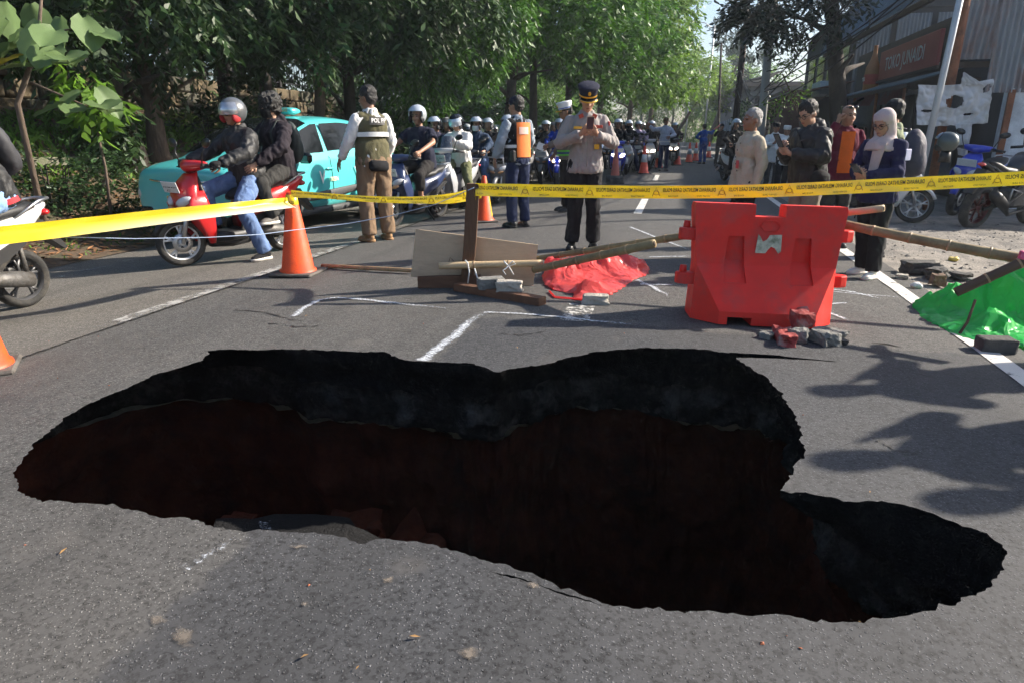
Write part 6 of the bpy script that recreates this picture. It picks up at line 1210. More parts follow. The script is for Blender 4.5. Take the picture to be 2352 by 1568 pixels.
# ---------------------------------------------------------------- vegetation
def leafmat(name,col,tl=.3,rough=.45): return mat(name,col,rough,0,.25,1.2,0,0,tl=tl,island=.45,spec=.45)
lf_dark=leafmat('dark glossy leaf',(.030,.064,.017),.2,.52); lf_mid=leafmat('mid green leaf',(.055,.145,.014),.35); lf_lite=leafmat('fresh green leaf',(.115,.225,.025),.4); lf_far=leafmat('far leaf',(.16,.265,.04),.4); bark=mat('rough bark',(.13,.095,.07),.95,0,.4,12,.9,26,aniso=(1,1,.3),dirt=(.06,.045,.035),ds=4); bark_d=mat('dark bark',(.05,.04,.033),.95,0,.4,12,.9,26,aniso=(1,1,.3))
def leaf_cloud(cl,size,per=9,tw=.45,droop=.5,seed=0,asp=.36,shell=.55):
    """cl: (centre, radii, number of twigs); leaves set alternately along drooping twigs"""
    g=np.random.default_rng(seed); V_=[]
    for c,r,n in cl:
        m=max(3,n//13); d=g.normal(size=(m,3)); d/=np.linalg.norm(d,axis=1)[:,None]; rad=g.uniform(shell,1,m)**.7; sc=d*np.array(r)*rad[:,None]*(1+.15*g.normal(size=(m,1)))
        w_=g.integers(0,m,n); sg=np.array(r)*.13+.10; p=np.array(c)+sc[w_]+np.clip(g.normal(size=(n,3)),-1.8,1.8)*sg; d=d[w_]
        td=d*.8+g.normal(size=(n,3))*.5; td[:,2]-=droop; td/=np.linalg.norm(td,axis=1)[:,None]
        for k in range(per):
            f=(k+.5)/per; q=p+td*(tw*f)[...,None] if False else p+td*(tw*f); q[:,2]-=droop*tw*.35*f*f
            lat=np.cross(td,[0,0,1]); ln=np.linalg.norm(lat,axis=1)[:,None]; lat=np.where(ln>1e-3,lat/np.maximum(ln,1e-3),[1,0,0]); sd=1 if k%2 else -1
            ld=td*.55+lat*sd*.8+g.normal(size=(n,3))*.28; ld[:,2]-=droop*.45; ld/=np.linalg.norm(ld,axis=1)[:,None]
            wd=np.cross(ld,g.normal(size=(n,3))*.55+np.array([0,0,1.])); wd/=np.maximum(np.linalg.norm(wd,axis=1)[:,None],1e-4); nn=np.cross(ld,wd)
            s=size*g.uniform(.6,1.25,(n,1)); m_=q+ld*s*.45
            V_.append(np.stack([q,m_+wd*s*asp*.5+nn*s*.06,q+ld*s-nn*s*.05,m_-wd*s*asp*.5+nn*s*.06],1))
    v=np.concatenate(V_).reshape(-1,3); nf=len(v)//4; me=bpy.data.meshes.new('crown'); me.vertices.add(len(v)); me.vertices.foreach_set('co',v.astype(np.float32).ravel()); me.loops.add(len(v)); me.loops.foreach_set('vertex_index',np.arange(len(v),dtype=np.int32)); me.polygons.add(nf); me.polygons.foreach_set('loop_start',np.arange(0,len(v),4,dtype=np.int32)); me.update(calc_edges=True); return me
def limbs(mb,p0,path,r0,r1,seed=0,n=12,twigs=0,spread=1.5):
    q=random.Random(seed); pts=[V(p) for p in path]; fine=[]; 
    for i in range(len(pts)-1):
        for k in range(6): f=k/6; x=pts[i].lerp(pts[i+1],f); fine.append(x+V((noise.noise(x*1.3+V((seed,0,0))),noise.noise(x*1.3+V((0,seed,0))),0))*.07)
    fine.append(pts[-1]); N=len(fine); mb.tube(fine,[(r0+(r1-r0)*(i/(N-1))**.8)*(1.35 if i==0 else 1.12 if i==1 else 1)*(1+.08*noise.noise(fine[i]*3)) for i in range(N)],n)
    for k in range(twigs):
        f=q.uniform(.45,.98); i=int(f*(N-1)); a=q.uniform(0,6.3); d=V((math.cos(a),math.sin(a),q.uniform(.15,.9))).normalized()*spread*q.uniform(.5,1.1); b=fine[i]; rr_=(r0+(r1-r0)*f)*.5; mb.tube([b,b+d*.4+V((0,0,.1)),b+d],[rr_,rr_*.65,rr_*.25],7)
    return mb
TREES={}
def tree(label,base,top,r0,cl,size,m,key=None,seed=0,bk=bark,per=9,tw=.5,droop=.5,group=None,twigs=7,cat='tree',name='tree',asp=.36,mid=None):
    o=thing(name,label,cat,base,0,group); base=V(base); mb=MB(); path=[(0,0,-.3)]+([mid] if mid else [])+[tuple(V(top)-base)]; limbs(mb,None,path,r0,r0*.45,seed,twigs=twigs,spread=1.6); mb.build('trunk',bk,o)
    me=leaf_cloud([(tuple(V(c)-base),r,n) for c,r,n in cl],size,per,tw,droop,seed,asp); link('crown',me,m,o); return o
def bp(u,y,dz=0):                # bank position under a photograph column at distance y
    x=AT(u,300,y).x; return V((x,y,gz(x,y)+dz))
def up(p,du,y,z): return (AT(du,300,y).x,y,z)
N=1
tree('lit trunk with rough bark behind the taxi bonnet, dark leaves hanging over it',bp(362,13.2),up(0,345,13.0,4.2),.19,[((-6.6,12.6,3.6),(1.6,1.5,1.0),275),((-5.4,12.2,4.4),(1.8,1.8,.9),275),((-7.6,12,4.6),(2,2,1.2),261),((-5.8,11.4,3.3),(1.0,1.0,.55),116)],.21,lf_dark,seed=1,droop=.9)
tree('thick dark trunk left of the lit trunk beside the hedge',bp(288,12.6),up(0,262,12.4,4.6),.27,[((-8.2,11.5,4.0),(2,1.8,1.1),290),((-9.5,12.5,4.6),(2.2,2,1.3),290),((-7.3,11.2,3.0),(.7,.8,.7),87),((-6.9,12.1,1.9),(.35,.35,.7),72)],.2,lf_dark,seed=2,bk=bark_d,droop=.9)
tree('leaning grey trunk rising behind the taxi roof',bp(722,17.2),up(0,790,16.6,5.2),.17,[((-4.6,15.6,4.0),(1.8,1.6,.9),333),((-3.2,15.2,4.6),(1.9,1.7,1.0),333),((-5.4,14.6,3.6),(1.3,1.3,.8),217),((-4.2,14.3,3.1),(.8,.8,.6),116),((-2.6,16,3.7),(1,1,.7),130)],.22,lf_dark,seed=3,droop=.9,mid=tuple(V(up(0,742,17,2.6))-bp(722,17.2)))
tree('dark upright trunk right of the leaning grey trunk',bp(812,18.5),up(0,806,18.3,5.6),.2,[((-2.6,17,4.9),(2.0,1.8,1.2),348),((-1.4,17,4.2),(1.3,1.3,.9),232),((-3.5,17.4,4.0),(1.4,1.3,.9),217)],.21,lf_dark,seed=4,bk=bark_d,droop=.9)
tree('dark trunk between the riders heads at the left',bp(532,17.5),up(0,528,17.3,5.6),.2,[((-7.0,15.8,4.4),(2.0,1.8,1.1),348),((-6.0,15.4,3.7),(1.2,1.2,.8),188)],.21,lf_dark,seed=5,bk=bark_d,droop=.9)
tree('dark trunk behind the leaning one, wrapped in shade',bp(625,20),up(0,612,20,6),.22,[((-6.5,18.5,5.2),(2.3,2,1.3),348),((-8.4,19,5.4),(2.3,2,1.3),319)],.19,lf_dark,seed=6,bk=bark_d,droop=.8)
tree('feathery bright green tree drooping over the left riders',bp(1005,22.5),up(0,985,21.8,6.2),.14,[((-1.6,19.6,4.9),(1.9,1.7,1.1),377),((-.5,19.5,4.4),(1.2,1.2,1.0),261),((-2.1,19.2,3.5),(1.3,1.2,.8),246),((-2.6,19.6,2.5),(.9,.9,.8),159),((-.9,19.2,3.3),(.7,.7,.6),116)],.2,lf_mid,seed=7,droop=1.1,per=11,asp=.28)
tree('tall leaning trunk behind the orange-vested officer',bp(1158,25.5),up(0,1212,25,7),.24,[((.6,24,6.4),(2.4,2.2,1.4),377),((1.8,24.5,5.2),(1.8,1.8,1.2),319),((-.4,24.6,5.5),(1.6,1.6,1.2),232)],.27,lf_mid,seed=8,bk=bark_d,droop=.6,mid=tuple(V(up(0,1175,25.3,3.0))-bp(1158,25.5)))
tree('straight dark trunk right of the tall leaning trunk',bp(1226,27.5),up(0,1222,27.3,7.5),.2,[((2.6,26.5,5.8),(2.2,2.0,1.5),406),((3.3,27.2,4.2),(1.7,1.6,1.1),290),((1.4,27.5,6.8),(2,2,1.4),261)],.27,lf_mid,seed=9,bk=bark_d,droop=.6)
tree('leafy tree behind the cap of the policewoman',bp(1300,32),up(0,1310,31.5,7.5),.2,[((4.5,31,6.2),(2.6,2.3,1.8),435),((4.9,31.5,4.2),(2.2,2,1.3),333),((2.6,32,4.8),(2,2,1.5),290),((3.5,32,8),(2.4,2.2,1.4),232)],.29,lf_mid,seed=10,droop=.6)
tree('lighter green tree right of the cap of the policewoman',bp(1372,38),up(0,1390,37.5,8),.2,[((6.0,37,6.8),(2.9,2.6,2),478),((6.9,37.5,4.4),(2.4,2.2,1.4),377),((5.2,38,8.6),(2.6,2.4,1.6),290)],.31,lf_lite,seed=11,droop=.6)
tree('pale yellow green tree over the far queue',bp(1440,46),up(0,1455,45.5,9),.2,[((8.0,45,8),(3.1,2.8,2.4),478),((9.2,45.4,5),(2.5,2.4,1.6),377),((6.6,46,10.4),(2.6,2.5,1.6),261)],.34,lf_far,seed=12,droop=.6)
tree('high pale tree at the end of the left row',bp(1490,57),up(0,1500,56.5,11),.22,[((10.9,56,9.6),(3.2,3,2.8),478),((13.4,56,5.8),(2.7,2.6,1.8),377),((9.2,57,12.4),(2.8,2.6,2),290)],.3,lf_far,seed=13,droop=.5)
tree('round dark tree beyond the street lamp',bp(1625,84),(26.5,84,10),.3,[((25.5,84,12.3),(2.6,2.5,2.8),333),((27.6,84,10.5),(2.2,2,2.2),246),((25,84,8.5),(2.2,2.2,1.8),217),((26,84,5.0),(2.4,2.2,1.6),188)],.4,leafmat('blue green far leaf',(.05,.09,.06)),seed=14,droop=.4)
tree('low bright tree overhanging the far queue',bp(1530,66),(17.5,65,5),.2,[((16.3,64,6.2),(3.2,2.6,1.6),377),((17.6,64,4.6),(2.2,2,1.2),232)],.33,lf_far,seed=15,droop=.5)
# dense growth behind the front row
back=leaf_cloud([((0,0,2.5),(2.6,2.4,2.2),420),((1.6,.4,4.6),(2.2,2.2,1.6),260),((-1.6,-.3,4.4),(2.2,2.2,1.6),240),((0,.5,.6),(2.4,1.6,.9),160)],.3,8,.6,.6,77)
tk=limbs(MB(),None,[(0,0,-.4),(.1,0,2),(0,.2,5)],.2,.08,5,twigs=5).mesh('trunk',bark_d)
for i,(s,t) in enumerate([(6,-16),(9.5,-17),(13,-16),(16.5,-16.5),(20,-15),(23.5,-16),(27,-14),(31,-13.5),(35.5,-13),(40,-12.5),(45,-12.5),(51,-12),(58,-11.5),(66,-11.5),(76,-11),(88,-11),(3,-17),(112,-6),(116,-1),(113,4),(108,9)]):
    x,y=xy(s,t); o=thing('tree','dark leafy tree filling the bank behind the front row of trunks' if i<17 else 'hazy tree closing the far end of the road','tree',(x,y,gz(x,y)-.2),i*1.9,'trees filling the bank' if i<17 else 'trees at the end of the road'); k=(.9+.25*((i*37)%7)/7)*(1.5 if i>16 else 1); o.scale=(k,k,k*1.15)
    link('trunk',tk,None,o); c=link('crown',back,None,o)
    if not back.materials: back.materials.append(None)
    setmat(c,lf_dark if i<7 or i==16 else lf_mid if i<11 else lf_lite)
# hedge, undergrowth, grass
def bush(label,cl,size,m,seed,cat='bush',name='bush',group=None,per=7,tw=.22,droop=.2,asp=.5):
    c=V(cl[0][0]); c.z=gz(c.x,c.y); o=thing(name,label,cat,c,0,group); link('foliage',leaf_cloud([(tuple(V(a)-c),r,n) for a,r,n in cl],size,per,tw,droop,seed,asp,.35),m,o)
    mb=MB(); q=random.Random(seed)
    for a,r,n in cl[:4]:
        for k in range(3): p=V(a)-c; mb.tube([(p.x*.6,p.y*.6,-.05),(p.x+q.uniform(-.2,.2)*r[0],p.y,p.z+r[2]*.5)],[.018,.006],6)
    mb.build('stem',bark_d,o); return o
q=[bp(u,10.2+.3*i) for i,u in enumerate((95,145,195,250,300))]
bush('dark clipped hedge at the foot of the bank on the left',[((p.x,p.y-.1,p.z+.35),(.42,.42,.5),95) for p in q],.085,leafmat('hedge leaf',(.03,.065,.022),.2),21,'hedge','hedge')
q=[bp(u,14.5+.4*i) for i,u in enumerate((420,500,590,680,760,850,950))]
for i,p in enumerate(q): bush(['shadowed low bush behind the taxi bonnet','shadowed low bush behind the rider','shadowed low bush behind the passenger','shadowed low bush under the leaning trunk','shadowed low bush behind the taxi roof','shadowed low bush left of the vest man','shadowed low bush behind the pale helmet'][i],[((p.x,p.y+1.2,p.z+.4),(1.0,.8,.6),110),((p.x+.5,p.y+1.5,p.z+.8),(.7,.6,.5),60)],.16,lf_dark,30+i,group='undergrowth behind the taxi',per=7,tw=.3)
for i,(u,y) in enumerate([(1010,25),(1090,26),(1260,31),(1330,37)]):
    p=bp(u,y); bush(['green bush behind the second rider','green bush behind the white-masked rider','green bush left of the policewoman','green bush right of the policewoman'][i],[((p.x,p.y,p.z+.8),(1.5,1.2,1.1),170),((p.x+1,p.y,p.z+1.4),(1,.9,.9),90)],.27,lf_mid,50+i,group='bushes behind the queue',per=7,tw=.35)
p=bp(272,11.0); fs=thing('sapling','young shrub with bright drooping leaves before the dark trunk','shrub',(p.x+.35,p.y-1.2,p.z)); MB().tube([(0,0,-.1),(.05,0,.8),(-.03,.05,1.9)],[.025,.02,.01],7).build('stem',bark,fs); link('foliage',leaf_cloud([((0,0,1.95),(.32,.3,.22),16),((.1,0,1.55),(.25,.25,.15),9)],.24,7,.3,.9,61,.42,.2),lf_lite,fs)
# large-leaved sapling at top left, every leaf its own piece
bl=MB(); g=[]
for i in range(9):
    f=i/8; wdt=.36*math.sin(PI*min(1,f*.93+.07))**.8*(1.0 if f<.6 else 1.06-.15*f); row=[]
    for j in range(7):
        e=(j-3)/3; row.append(V((e*wdt*(1+.06*math.sin(f*19+e*3)),f*1.0,-.22*f*f+.10*abs(e)*(1-f*.3)+.025*math.sin(f*22)*abs(e))))
    g.append(row)
bl.loft(g,closed=False); leafme=bl.mesh('leaf',leafmat('broad teak leaf',(.13,.20,.075),.35,.5)); yel=leafmat('yellowing leaf',(.36,.30,.04),.35,.5)
sp=thing('broadleaf_sapling','young tree with very large pale green leaves at the top left','plant',bp(60,8.6)); sb=sp.location.copy()
leaves=[(95,72,.62,150,-25,8.4),(128,92,.6,200,10,8.2),(150,150,.72,215,25,8.1),(128,130,.62,190,5,8.3),(60,95,.62,120,-10,8.5),(40,130,.6,95,15,8.4),(22,70,.7,110,-20,8.6),(70,30,.55,30,-30,8.7),(15,25,.6,80,-40,8.8),(190,62,.62,230,-15,8.8),(215,95,.5,245,20,8.8),(60,150,.55,80,25,8.3,1),(85,175,.55,140,30,8.6),(10,165,.55,130,30,8.5),(175,175,.6,205,40,8.0),(140,60,.45,170,-35,8.9),(188,232,.42,150,0,8.6),(222,222,.5,245,-25,8.5),(232,262,.66,215,30,8.4),(205,272,.62,185,30,8.4),(165,262,.5,130,20,8.6),(245,285,.45,225,45,8.4)]
for q in leaves:
    u,v,s,rz_,rx,y=q[:6]; o=link('leaf',leafme,None,sp); o.location=AT(u,v-20,y)-sb; s*=.85; o.scale=(s,s,s); o.rotation_euler=(R(rx-28),R((rz_*7)%40-20),R(rz_))
    if len(q)>6: setmat(o,yel)
mb=MB(); T_=lambda u,v,y:AT(u,v,y)-sb
mb.tube([(0,0,-.2),T_(40,240,8.6),T_(70,150,8.6),T_(90,60,8.5),T_(95,0,8.5)],[.04,.035,.03,.022,.015],8); mb.tube([T_(70,190,8.6),T_(130,215,8.6),T_(200,245,8.5)],[.018,.013,.008],6); mb.tube([T_(85,90,8.5),T_(150,70,8.7),T_(200,60,8.8)],[.016,.012,.008],6); mb.build('stem',bark,sp)
def blades(name,n,fn,h,m,seed):
    g=random.Random(seed); mb=MB()
    for i in range(n):
        p=V(fn(g)); a=g.uniform(0,6.3); d=V((math.cos(a),math.sin(a),0)); hh=h*g.uniform(.5,1.3); l=V((g.uniform(-.5,.5),g.uniform(-.5,.5),1))*hh; mb.add([p-d*.012,p+d*.012,p+l*.6+d*.009,p+l+V((l.x,l.y,-.1*hh))],[(0,1,2,3)],0,False)
    return tag(mb.build(name,m),name.replace('_',' ')+' growing on the left bank','grass' if False else None,None,'stuff')
gm=leafmat('bank grass',(.10,.20,.025),.4,.6); blades('bank_grass',9000,rnd_st(3,20,-12.6,-9.3,bankz),.16,gm,1); blades('verge_weeds',1600,rnd_st(4,30,-8.6,-6.9,bankz),.07,gm,2); blades('roadside_weeds',900,rnd_st(22,70,-8.6,-6.9,bankz),.25,gm,3)
scatter('leaf_litter',4200,rnd_st(3,22,-8.8,-6.8,lambda t,s:bankz(t,s)+.008),.055,mat('litter leaf',(.27,.13,.055),.85,0,.2,8,island=.6),seed=8,leaf=True); scatter('bank_leaf_litter',2500,rnd_st(3,24,-13,-9,lambda t,s:bankz(t,s)+.008),.06,lfm,seed=9,leaf=True)
# stone terrace edge and block wall with railings behind the trees
led=mat('mossy kerb stone',(.17,.16,.12),.95,0,.3,6,.6,30,dirt=(.06,.08,.03),ds=3)
kb=thing('terrace_edge','row of mossy kerb stones edging the grass above the hedge','kerb',(0,0,0)); kb.rotation_euler=(0,0,RZ); kme=MB().box((0,0,0),(.09,.38,.07),bev=.02).mesh('kerb_stone',led)
for i in range(14): o=link('kerb_stone',kme,None,kb); s=5.0+i*.8; o.location=(-9.75,s,bankz(-9.75,s)+.06+.02*math.sin(i*3)); o.rotation_euler=(R((i*7)%5-2),0,R((i*5)%7-3))
wl=thing('block_wall','yellowish stone block wall behind the trees','wall',(0,0,0)); wl.rotation_euler=(0,0,RZ); wb2=[mat('ochre stone',(.13,.10,.06),.95,0,.3,5,.7,20,dirt=(.05,.045,.025),ds=3),mat('grey stone',(.09,.085,.065),.95,0,.3,5,.7,20,dirt=(.07,.07,.045),ds=3)]
bme=MB().box((0,0,0),(.2,.36,.19),bev=.035).mesh('stone_block',[None])
for r_ in range(3):
    for i in range(34):
        o=link('stone_block',bme,None,wl); s=6+i*.76+(.38 if r_%2 else 0); o.location=(-13.9+.03*math.sin(i*5+r_),s,1.75+r_*.4); o.rotation_euler=(0,0,.05*math.sin(i*9+r_)); setmat(o,wb2[(i*7+r_*3)%3==0])
fe=thing('railing','dark metal railing on top of the block wall','fence',(0,0,0)); fe.rotation_euler=(0,0,RZ); mb=MB()
for i in range(150): mb.tube([(-13.9,6+i*.17,2.85),(-13.9,6+i*.17,4.1)],.012,5)
tag(mb.build('bars',black,fe),kind='stuff')
for z in(2.95,4.0): MB().tube([(-13.9,6,z),(-13.9,31.5,z)],.02,6).build('rail',black,fe)
for i in range(10): MB().box((-13.9,6+i*2.8,3.5),(.06,.06,.7)).build('post',black,fe)

low=leaf_cloud([((0,0,.9),(1.5,1.1,1.0),190),((.9,.2,1.7),(1.0,.9,.8),90),((-.9,0,1.5),(1.0,.9,.8),90)],.2,7,.35,.4,91)
low.materials.append(None)
for i in range(15):
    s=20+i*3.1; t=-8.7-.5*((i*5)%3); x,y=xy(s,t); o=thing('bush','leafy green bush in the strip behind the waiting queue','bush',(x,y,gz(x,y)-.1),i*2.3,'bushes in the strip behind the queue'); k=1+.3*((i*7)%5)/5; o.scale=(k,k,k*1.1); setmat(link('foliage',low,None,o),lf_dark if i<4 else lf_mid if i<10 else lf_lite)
# ---------------------------------------------------------------- right side: shops, poles, wires
dkwall=mat('dark painted boards',(.035,.038,.045),.85,0,.25,3,.3,25); plaster=mat('stained white plaster',(.72,.74,.76),.95,0,.15,3,.4,20,dirt=(.42,.44,.46),ds=1.3); plaster_d=mat('grey cement render',(.17,.18,.185),.95,0,.2,3,.4,25); rust=corr_mat('rusty corrugated iron',(.27,.29,.31),(.24,.085,.04)); tin_b=corr_mat('blue grey roofing',(.10,.15,.19),(.08,.10,.12)); tin_l=corr_mat('pale tin roofing',(.22,.24,.26),(.15,.12,.10)); beam_m=mat('dark timber',(.05,.035,.028),.9,0,.3,8,.4,30); rust_s=mat('rusty steel post',(.26,.10,.05),.8,.2,.3,6,.4,40,dirt=(.13,.05,.03),ds=5)
def corr(p0,du,dv,n=30,amp=.03,pitch=.09,th=.004):
    """corrugated sheet from p0 spanning vectors du (across the ribs) and dv (along them)"""
    p0,du,dv=V(p0),V(du),V(dv); nn=du.cross(dv).normalized(); L=du.length; k=max(8,int(L/pitch*6)); mb=MB(); A=[];B=[]
    for i in range(k+1):
        q=p0+du*(i/k)+nn*amp*math.sin(2*PI*(i/6)); A.append(q); B.append(q+dv)
    mb.loft([A,B],closed=False); return mb
def bld(name,label,cat='building'):
    o=thing(name,label,cat,(0,0,0)); o.rotation_euler=(0,0,RZ); return o
S0_,T0_=14.7,5.75
shop=bld('shop','dark shop with a red sign board, corrugated roof and white end wall')
MB().box((T0_+4.1,21.2,1.7),(3.9,6.3,2.1)).build('wall',dkwall,shop)
MB().box((T0_+4.4,S0_+.02,.85),(4.4,.12,1.15)).build('end_wall',plaster,shop); MB().box((T0_+5.6,S0_-.105,.45),(3.2,.012,.55)).build('damp_render',plaster_d,shop); MB().box((T0_+.03,S0_-.11,.85),(.05,.03,1.13)).build('corner_post',rust_s,shop)
x0=T0_-.42
for i in range(8): corr((x0+i*.78,S0_-.12-(.02 if i%2 else 0),1.93),(.8,0,0),(.0,0,2.3),pitch=.1).build('corrugated_panel',rust,shop)
for i in range(3): corr((x0-.55,S0_-.1+.0,2.5+i*.0),(.55,0,0),(.12,0,1.8),pitch=.1).build('corrugated_panel',rust,shop) if i==0 else None
MB().box((T0_-.2,S0_-.02,2.42),(1.0,.04,.05)).build('beam',beam_m,shop); MB().tube([(T0_-.1,S0_-.02,2.4),(T0_+.25,S0_-.02,1.9)],.04,6).build('brace',rust_s,shop)
roof=thing('roof_sheet_group','x','x'); bpy.data.objects.remove(roof)
for i in range(9): corr((T0_-.95,17.2+i*1.25,3.95+.012*(i%2)),(0,1.28,0),(1.35,0,2.5),amp=.028,pitch=.13).build('roof_sheet',tin_b,shop)
MB().box((T0_-.8,22.7,3.93),(.05,5.6,.06)).build('eave_beam',beam_m,shop)
# open shop front, posts and shelves
for i in range(4): MB().box((T0_-.02,16.2+i*3.0,1.0),(.06,.07,1.3)).build('front_post',beam_m,shop)
for i in range(3): MB().box((T0_-.16,17.7+i*3.0,1.15),(.02,1.38,1.0)).build('shutter',mat('shutter grey',(.06,.065,.075),.7,0,.2,4,.1,20),shop)
sg=bld('sign_board','red shop sign board reading TOKO JUNAIDI','sign'); MB().box((T0_-.42,19.6,3.0),(.04,2.3,.37),bev=.01).build('panel',mat('faded red sign',(.28,.055,.05),.6,0,.12,2),sg); MB().box((T0_-.42,19.6,2.60),(.05,2.4,.03)).build('frame',beam_m,sg); put_text('TOKO JUNAIDI',.46,(T0_-.462,19.75,2.99),-Y,Z,'lettering',mat('grey white letters',(.55,.58,.6),.6),sg,.008,1.0,.004)
bt=bld('bottle_sign','orange bottle shaped advertising sign left of the red sign board','sign'); BC=(T0_-.45,22.6,2.3)
MB().lathe([(.02,0),(.19,0),(.20,.05),(.20,.55),(.18,.75),(.10,.95),(.06,1.1),(.055,1.3),(.065,1.32),(.0,1.34)],BC,'Z',20).build('bottle',mat('orange brown bottle',(.34,.13,.04),.5,0,.2,3),bt); MB().lathe([(.205,.28),(.205,.55)],BC,'Z',20).build('label_band',mat('red label',(.4,.06,.04),.5),bt); put_text('TEBS',.14,(BC[0]-.21,BC[1],BC[2]+.42),-Y,Z,'lettering',ink_w,bt,.03)
# awning with banners under the sign
aw=bld('awning','low dark awning with red and blue banners along the shop front','awning'); corr((T0_-1.15,16.6,2.25),(0,7.2,0),(1.1,0,.32),pitch=.15).build('sheet',tin_b,aw); MB().box((T0_-1.12,20.2,2.2),(.03,3.6,.04)).build('edge_beam',beam_m,aw)
for i in range(4): MB().tube([(T0_-1.1,16.9+i*2.2,2.2),(T0_-1.05,16.9+i*2.2,-.2)],.035,7).build('pole',rust_s,aw)
def cloth_sheet(name,label,c4,m,holes=(),nx=84,nz=56,amp=.05,seed=0,sag=.05,cat='banner',rag=.0):
    c=sum((V(p) for p in c4),V())/4; o=thing(name,label,cat,c); mb=MB(); P=[V(p)-c for p in c4]
    for j in range(nz+1):
        for i in range(nx+1):
            a,b_=i/nx,j/nz; p=P[0].lerp(P[1],a).lerp(P[3].lerp(P[2],a),b_); w_=V((a*5,b_*3,seed)); d=noise.noise(w_)*amp+(1-2*abs(noise.noise(w_*2.1)))*amp*.5; p=p+V((0,d,-sag*math.sin(PI*a)*(1-.3*b_)))
            if rag and j==nz: p=p+V((0,0,rag*noise.noise(V((a*9,seed,0)))))
            mb.v.append(tuple(p))
    for j in range(nz):
        for i in range(nx):
            a,b_=(i+.5)/nx,(j+.5)/nz
            if any(((a-h[0])/h[2])**2+((b_-h[1])/h[3])**2<1+.6*noise.noise(V((a*14,b_*14,seed))) for h in holes): continue
            mb.f.append((j*(nx+1)+i,j*(nx+1)+i+1,(j+1)*(nx+1)+i+1,(j+1)*(nx+1)+i))
    mb.m=[0]*len(mb.f); mb.sm=[True]*len(mb.f); ob=mb.build('cloth',m,o); so_=ob.modifiers.new('s','SOLIDIFY'); so_.thickness=.004; return o
tarp=mat('dirty white tarpaulin',(.58,.59,.61),.7,0,.1,2,.1,20,tl=.15,dirt=(.42,.40,.36),ds=2.2)
YB=12.2
cloth_sheet('torn_banner','torn white tarpaulin banner hung between the poles at right',[AT(2110,195,YB),AT(2284,181,YB+.2),AT(2268,283,YB+.2),AT(2106,287,YB)],tarp,[(.50,.42,.12,.15),(.15,.64,.10,.035),(.72,.74,.06,.03),(.94,.2,.04,.1)],amp=.05,seed=2,rag=.03)
cloth_sheet('torn_banner','narrow white cloth strip hanging below the torn banner',[AT(2195,284,YB+.1),AT(2235,284,YB+.1),AT(2222,362,YB+.1),AT(2202,356,YB+.1)],tarp,amp=.04,seed=5,nx=14,nz=24,sag=0)
cloth_sheet('torn_banner','pointed corner of white tarpaulin above the torn banner',[AT(2212,168,YB+.15),AT(2216,166,YB+.15),AT(2262,196,YB+.15),AT(2208,198,YB+.15)],tarp,amp=.03,seed=6,nx=14,nz=12,sag=0)
y_=18.5; cloth_sheet('tarpaulin','white tarpaulin flap drooping from the awning','' and [] or [AT(2088,205,y_),AT(2120,200,y_-.6),AT(2150,225,y_-1.0),AT(2070,240,y_)],tarp,amp=.08,seed=8,cat='tarpaulin'); cloth_sheet('awning_banner','red and blue printed banner under the awning',[AT(1950,225,22),AT(2080,196,18.6),AT(2070,236,18.6),AT(1948,244,22)],mat('printed banner',(.16,.05,.07),.7,0,.2,1.5,dirt=(.08,.15,.25),ds=1.0),amp=.06,seed=9)
# posts
def vpole(name,label,u0,v0,u1,v1,y,r,m,y1=None,cat='pole',z0=None,r1=None):
    a=AT(u0,v0,y); b=AT(u1,v1,y1 or y); d=(a-b).normalized(); base=b-d*((b.z-(z0 if z0 is not None else -.3))/d.z); top=a+d*1.5
    o=thing(name,label,cat,base); MB().tube([V(),(top-base)*.5,top-base],[r,r*.97,(r1 or r)*.95],14).build('shaft',m,o); return o,top,base
vpole('rusty_post','rusty brown steel post beside the torn banner',2220,0,2163,300,12.6,.075,rust_s)
galv=mat('galvanised pole',(.48,.50,.52),.5,.4,.1,4); vpole('leaning_pole','pale leaning metal pole in front of the torn banner',2205,0,2122,370,11.3,.052,galv)
conc_p=mat('weathered concrete pole',(.36,.37,.36),.9,0,.15,5,.3,30)
o,t1,b1=vpole('utility_pole','pale concrete utility pole left of the mango tree',1772,40,1748,300,19.5,.115,conc_p,r1=.09); MB().tube([(0,0,4.35),(0.0,0,4.75)],.135,12).build('rusty_band',rust_s,o); 
o,t2,b2=vpole('utility_pole','dark utility pole with cable bundles further back',1712,70,1690,300,29,.10,beam_m); MB().box((0,0,6.6),(.7,.05,.05)).build('cross_arm',beam_m,o); MB().box((.05,-.1,5.2),(.22,.16,.3),bev=.02).build('junction_box',black,o)
o,t3,b3=vpole('utility_pole','second dark pole close behind the cable bundles',1700,150,1684,300,33,.09,beam_m)
vpole('utility_pole','thin dark pole before the far grey houses',1655,150,1650,290,52,.08,beam_m)
wm_=mat('black cable',(.012,.012,.013),.6)
def wire(a,b,sag,r=.012,label='black overhead cable between the poles',n=14,group='overhead cables'):
    a,b=V(a),V(b); o=thing('overhead_cable',label,'cable',a,0,group); MB().tube([a.lerp(b,i/n)-a-V((0,0,sag*4*(i/n)*(1-i/n))) for i in range(n+1)],r,5).build('cable',wm_,o)
q=random.Random(5); P1=AT(1753,210,19.5); P2=AT(1700,200,29); P0=AT(2010,0,13.0)+V((.6,-1.5,1.0))
for i in range(9): wire(P1+V((q.uniform(-.1,.1),q.uniform(-.1,.1),q.uniform(-.5,.6))),P2+V((q.uniform(-.1,.1),0,q.uniform(-.6,.9))),q.uniform(.1,.55),.013,'sagging black cable between the pale pole and the dark pole')
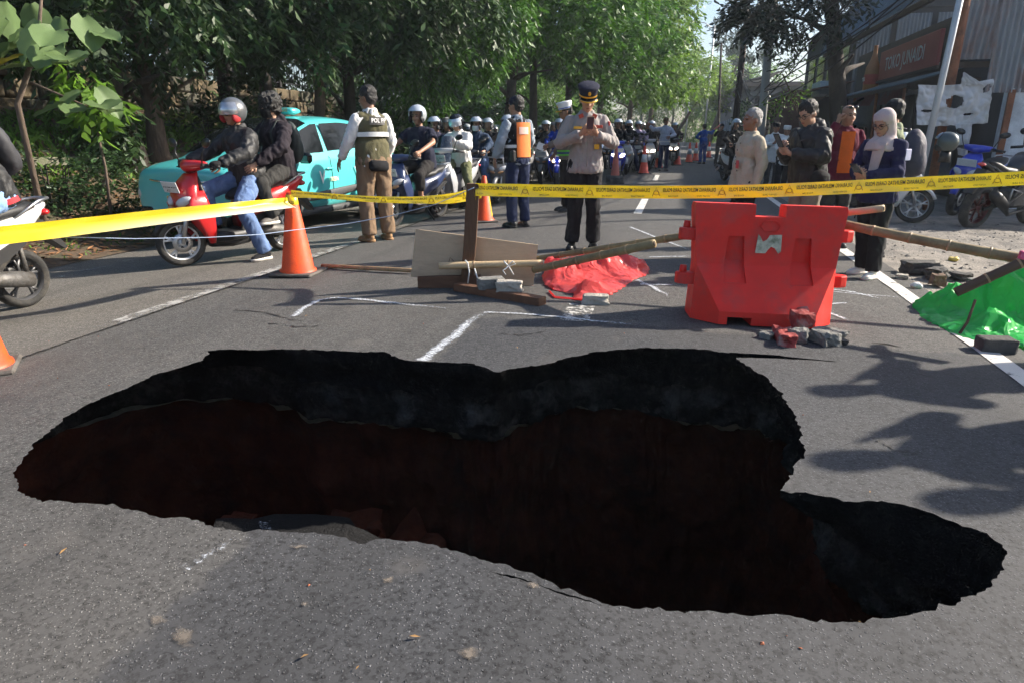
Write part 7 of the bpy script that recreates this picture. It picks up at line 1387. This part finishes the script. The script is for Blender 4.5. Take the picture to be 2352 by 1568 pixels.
for i in range(7): wire(P1+V((0,0,q.uniform(-.4,.8))),P0+V((q.uniform(-.6,.6),q.uniform(-.5,.5),q.uniform(-.4,.9))),q.uniform(.05,.4),.015,'black cable rising from the pale pole past the mango tree')
for i in range(6): wire(P2+V((0,0,q.uniform(-.3,.9))),AT(1655,205,52)+V((0,0,q.uniform(-.6,.8))),q.uniform(.2,.7),.014,'black cable from the dark pole to the far pole')
# lamp posts
def lamp(label,u0,v0,u1,v1,y,L):
    o,t,b=vpole('street_lamp',label,u0,v0,u1,v1,y,.07,galv,cat='street lamp'); h=(t-b); MB().tube([h*.97,h*.985+V((-L*.5,0,.35)),h*.985+V((-L,0,.45))],[.04,.035,.03],8).build('arm',galv,o); MB().ell(h*.985+V((-L-.25,0,.44)),(.32,.12,.06),12,6).build('lamp_head',galv,o)
lamp('tall street lamp with curved arm over the road',1637,105,1620,285,60,1.6); lamp('farther street lamp half hidden by trees',1588,185,1577,285,74,1.6)
# mango tree at the kerb
tree('dark mango tree with forked trunk before the shops',place(xy(20.5,4.6)),AT(1885,0,18.6)+V((0,0,1.2)),.30,[(tuple(AT(1790,30,17.6)),(1.1,.9,.5),130),(tuple(AT(1860,10,17.8)),(1.0,.9,.55),100),(tuple(AT(1745,18,17.6)),(.6,.5,.35),70),(tuple(AT(1930,-30,18)),(1.2,1,.6),120),(tuple(AT(1830,-60,18.2)),(1.6,1.5,.8),150)],.2,leafmat('mango leaf',(.022,.038,.02),.15,.4),seed=31,bk=bark_d,droop=.5,twigs=4)
tree('small potted tree with pink flowers against the mango trunk',place(xy(19.2,4.1)),AT(1797,170,17.8),.035,[(tuple(AT(1796,165,17.8)),(.3,.3,.45),40),(tuple(AT(1806,195,17.8)),(.3,.3,.3),24)],.12,lf_lite,seed=33,droop=.3,twigs=3)
# dark houses behind, then low shacks and far buildings
h2=bld('house','tall dark corrugated house behind the mango tree'); MB().box((10.3,34.5,2.6),(4.2,5.0,3.0)).build('wall',dkwall,h2); MB().prism([(6.0,5.6),(10.3,8.2),(14.6,5.6)],29.4,39.6,'Y').build('gable',dkwall,h2)
for i in range(8): corr((5.7,29.2+i*1.3,5.5),(0,1.32,0),(4.7,0,2.85),amp=.03,pitch=.16).build('roof_sheet',mat('dark roofing',(.05,.055,.065),.6,.2,.2,2),h2)
for i in range(4): MB().box((6.08+0*i,30.5+i*2.3,3.9),(.03,.75,.7)).build('window',glassd,h2); MB().box((6.05,30.5+i*2.3,3.15),(.08,.85,.04)).build('window_sill',plaster_d,h2)
for i in range(3): corr((6.2+i*1.3,29.38,2.2),(1.1,0,0),(0,0,3.2),pitch=.12).build('pale_panel',tin_l,h2)
corr((4.4,28.8,2.75),(0,9.5,0),(1.8,0,.35),pitch=.16).build('porch_roof',mat('brown tin',(.12,.07,.055),.7,.2),h2); MB().box((5.6,31,2.95),(.35,.9,.25)).build('water_tank',mat('pale blue tank',(.3,.42,.5),.5),h2)
h3=bld('house','low shack with pale tin roof behind the dark pole'); MB().box((9,46,1.6),(3.6,4.6,1.9)).build('wall',mat('red brown boards',(.09,.045,.04),.9,0,.2,4),h3)
for i in range(6): corr((4.9,41.2+i*1.7,3.1),(0,1.74,0),(4.4,0,1.6),amp=.03,pitch=.2).build('roof_sheet',tin_l,h3)
for i in range(3): MB().box((5.38,43+i*2.6,1.3),(.03,.5,.6)).build('window',glassd,h3)
h4=bld('house','far grey house at the end of the road'); MB().box((9.5,68,2.4),(4,6,2.6)).build('wall',mat('far grey wall',(.13,.14,.15),.9),h4); MB().box((9.2,68,5.1),(4.6,6.5,.15)).build('roof',mat('far roof',(.2,.17,.15),.9),h4)
for j in range(2):
    for i in range(4): MB().box((5.47,63.5+i*3,1.3+j*2.3),(.05,.8,.6)).build('window',glassd,h4); MB().box((6.4+i*1.6,61.95,1.3+j*2.3),(.5,.05,.6)).build('window',glassd,h4)
h6=bld('house','far shophouse row beyond the white house'); MB().box((10,92,3),(4.5,12,3.4)).build('wall',mat('far buff wall',(.14,.13,.125),.9),h6)
for i in range(7): corr((4.8,80+i*3.45,6.2),(0,3.45,0),(5.4,0,1.4),amp=.04,pitch=.4).build('roof_sheet',tin_l,h6); MB().box((5.47,81.5+i*3.4,1.6),(.04,1.2,1.2)).build('shutter',mat('far shutter',(.13,.16,.2),.8),h6)
p=place(xy(44,4.2)); bush('clipped round dark bush on a stem before the shack',[((p.x,p.y,2.2),(1.25,1.2,.95),190)],.2,lf_dark,71,per=7,tw=.3)
# overhead cables crossing the near road; they draw the thin shadows on the asphalt
wire((-9,9.5,6.2),(9,6.2,6.8),.35,.02,'telephone cable crossing high over the road at the cones'); wire((-9,8.2,5.9),(9,4.6,6.4),.5,.02,'telephone cable crossing high over the road nearest the camera')
# ---------------------------------------------------------------- haze
hz=MB().box((4,76,5.75),(150,110,12.25)).build('haze',None); tag(hz,kind='stuff'); hm_,t,n,l=node_mat('haze air'); n.remove(n['Principled BSDF']); pv=n.new('ShaderNodeVolumePrincipled'); pv.inputs['Color'].default_value=(.82,.9,1,1); pv.inputs['Density'].default_value=.0009; pv.inputs['Anisotropy'].default_value=.35; l.new(pv.outputs[0],n['Material Output'].inputs['Volume']); hz.data.materials.clear(); hz.data.materials.append(hm_)
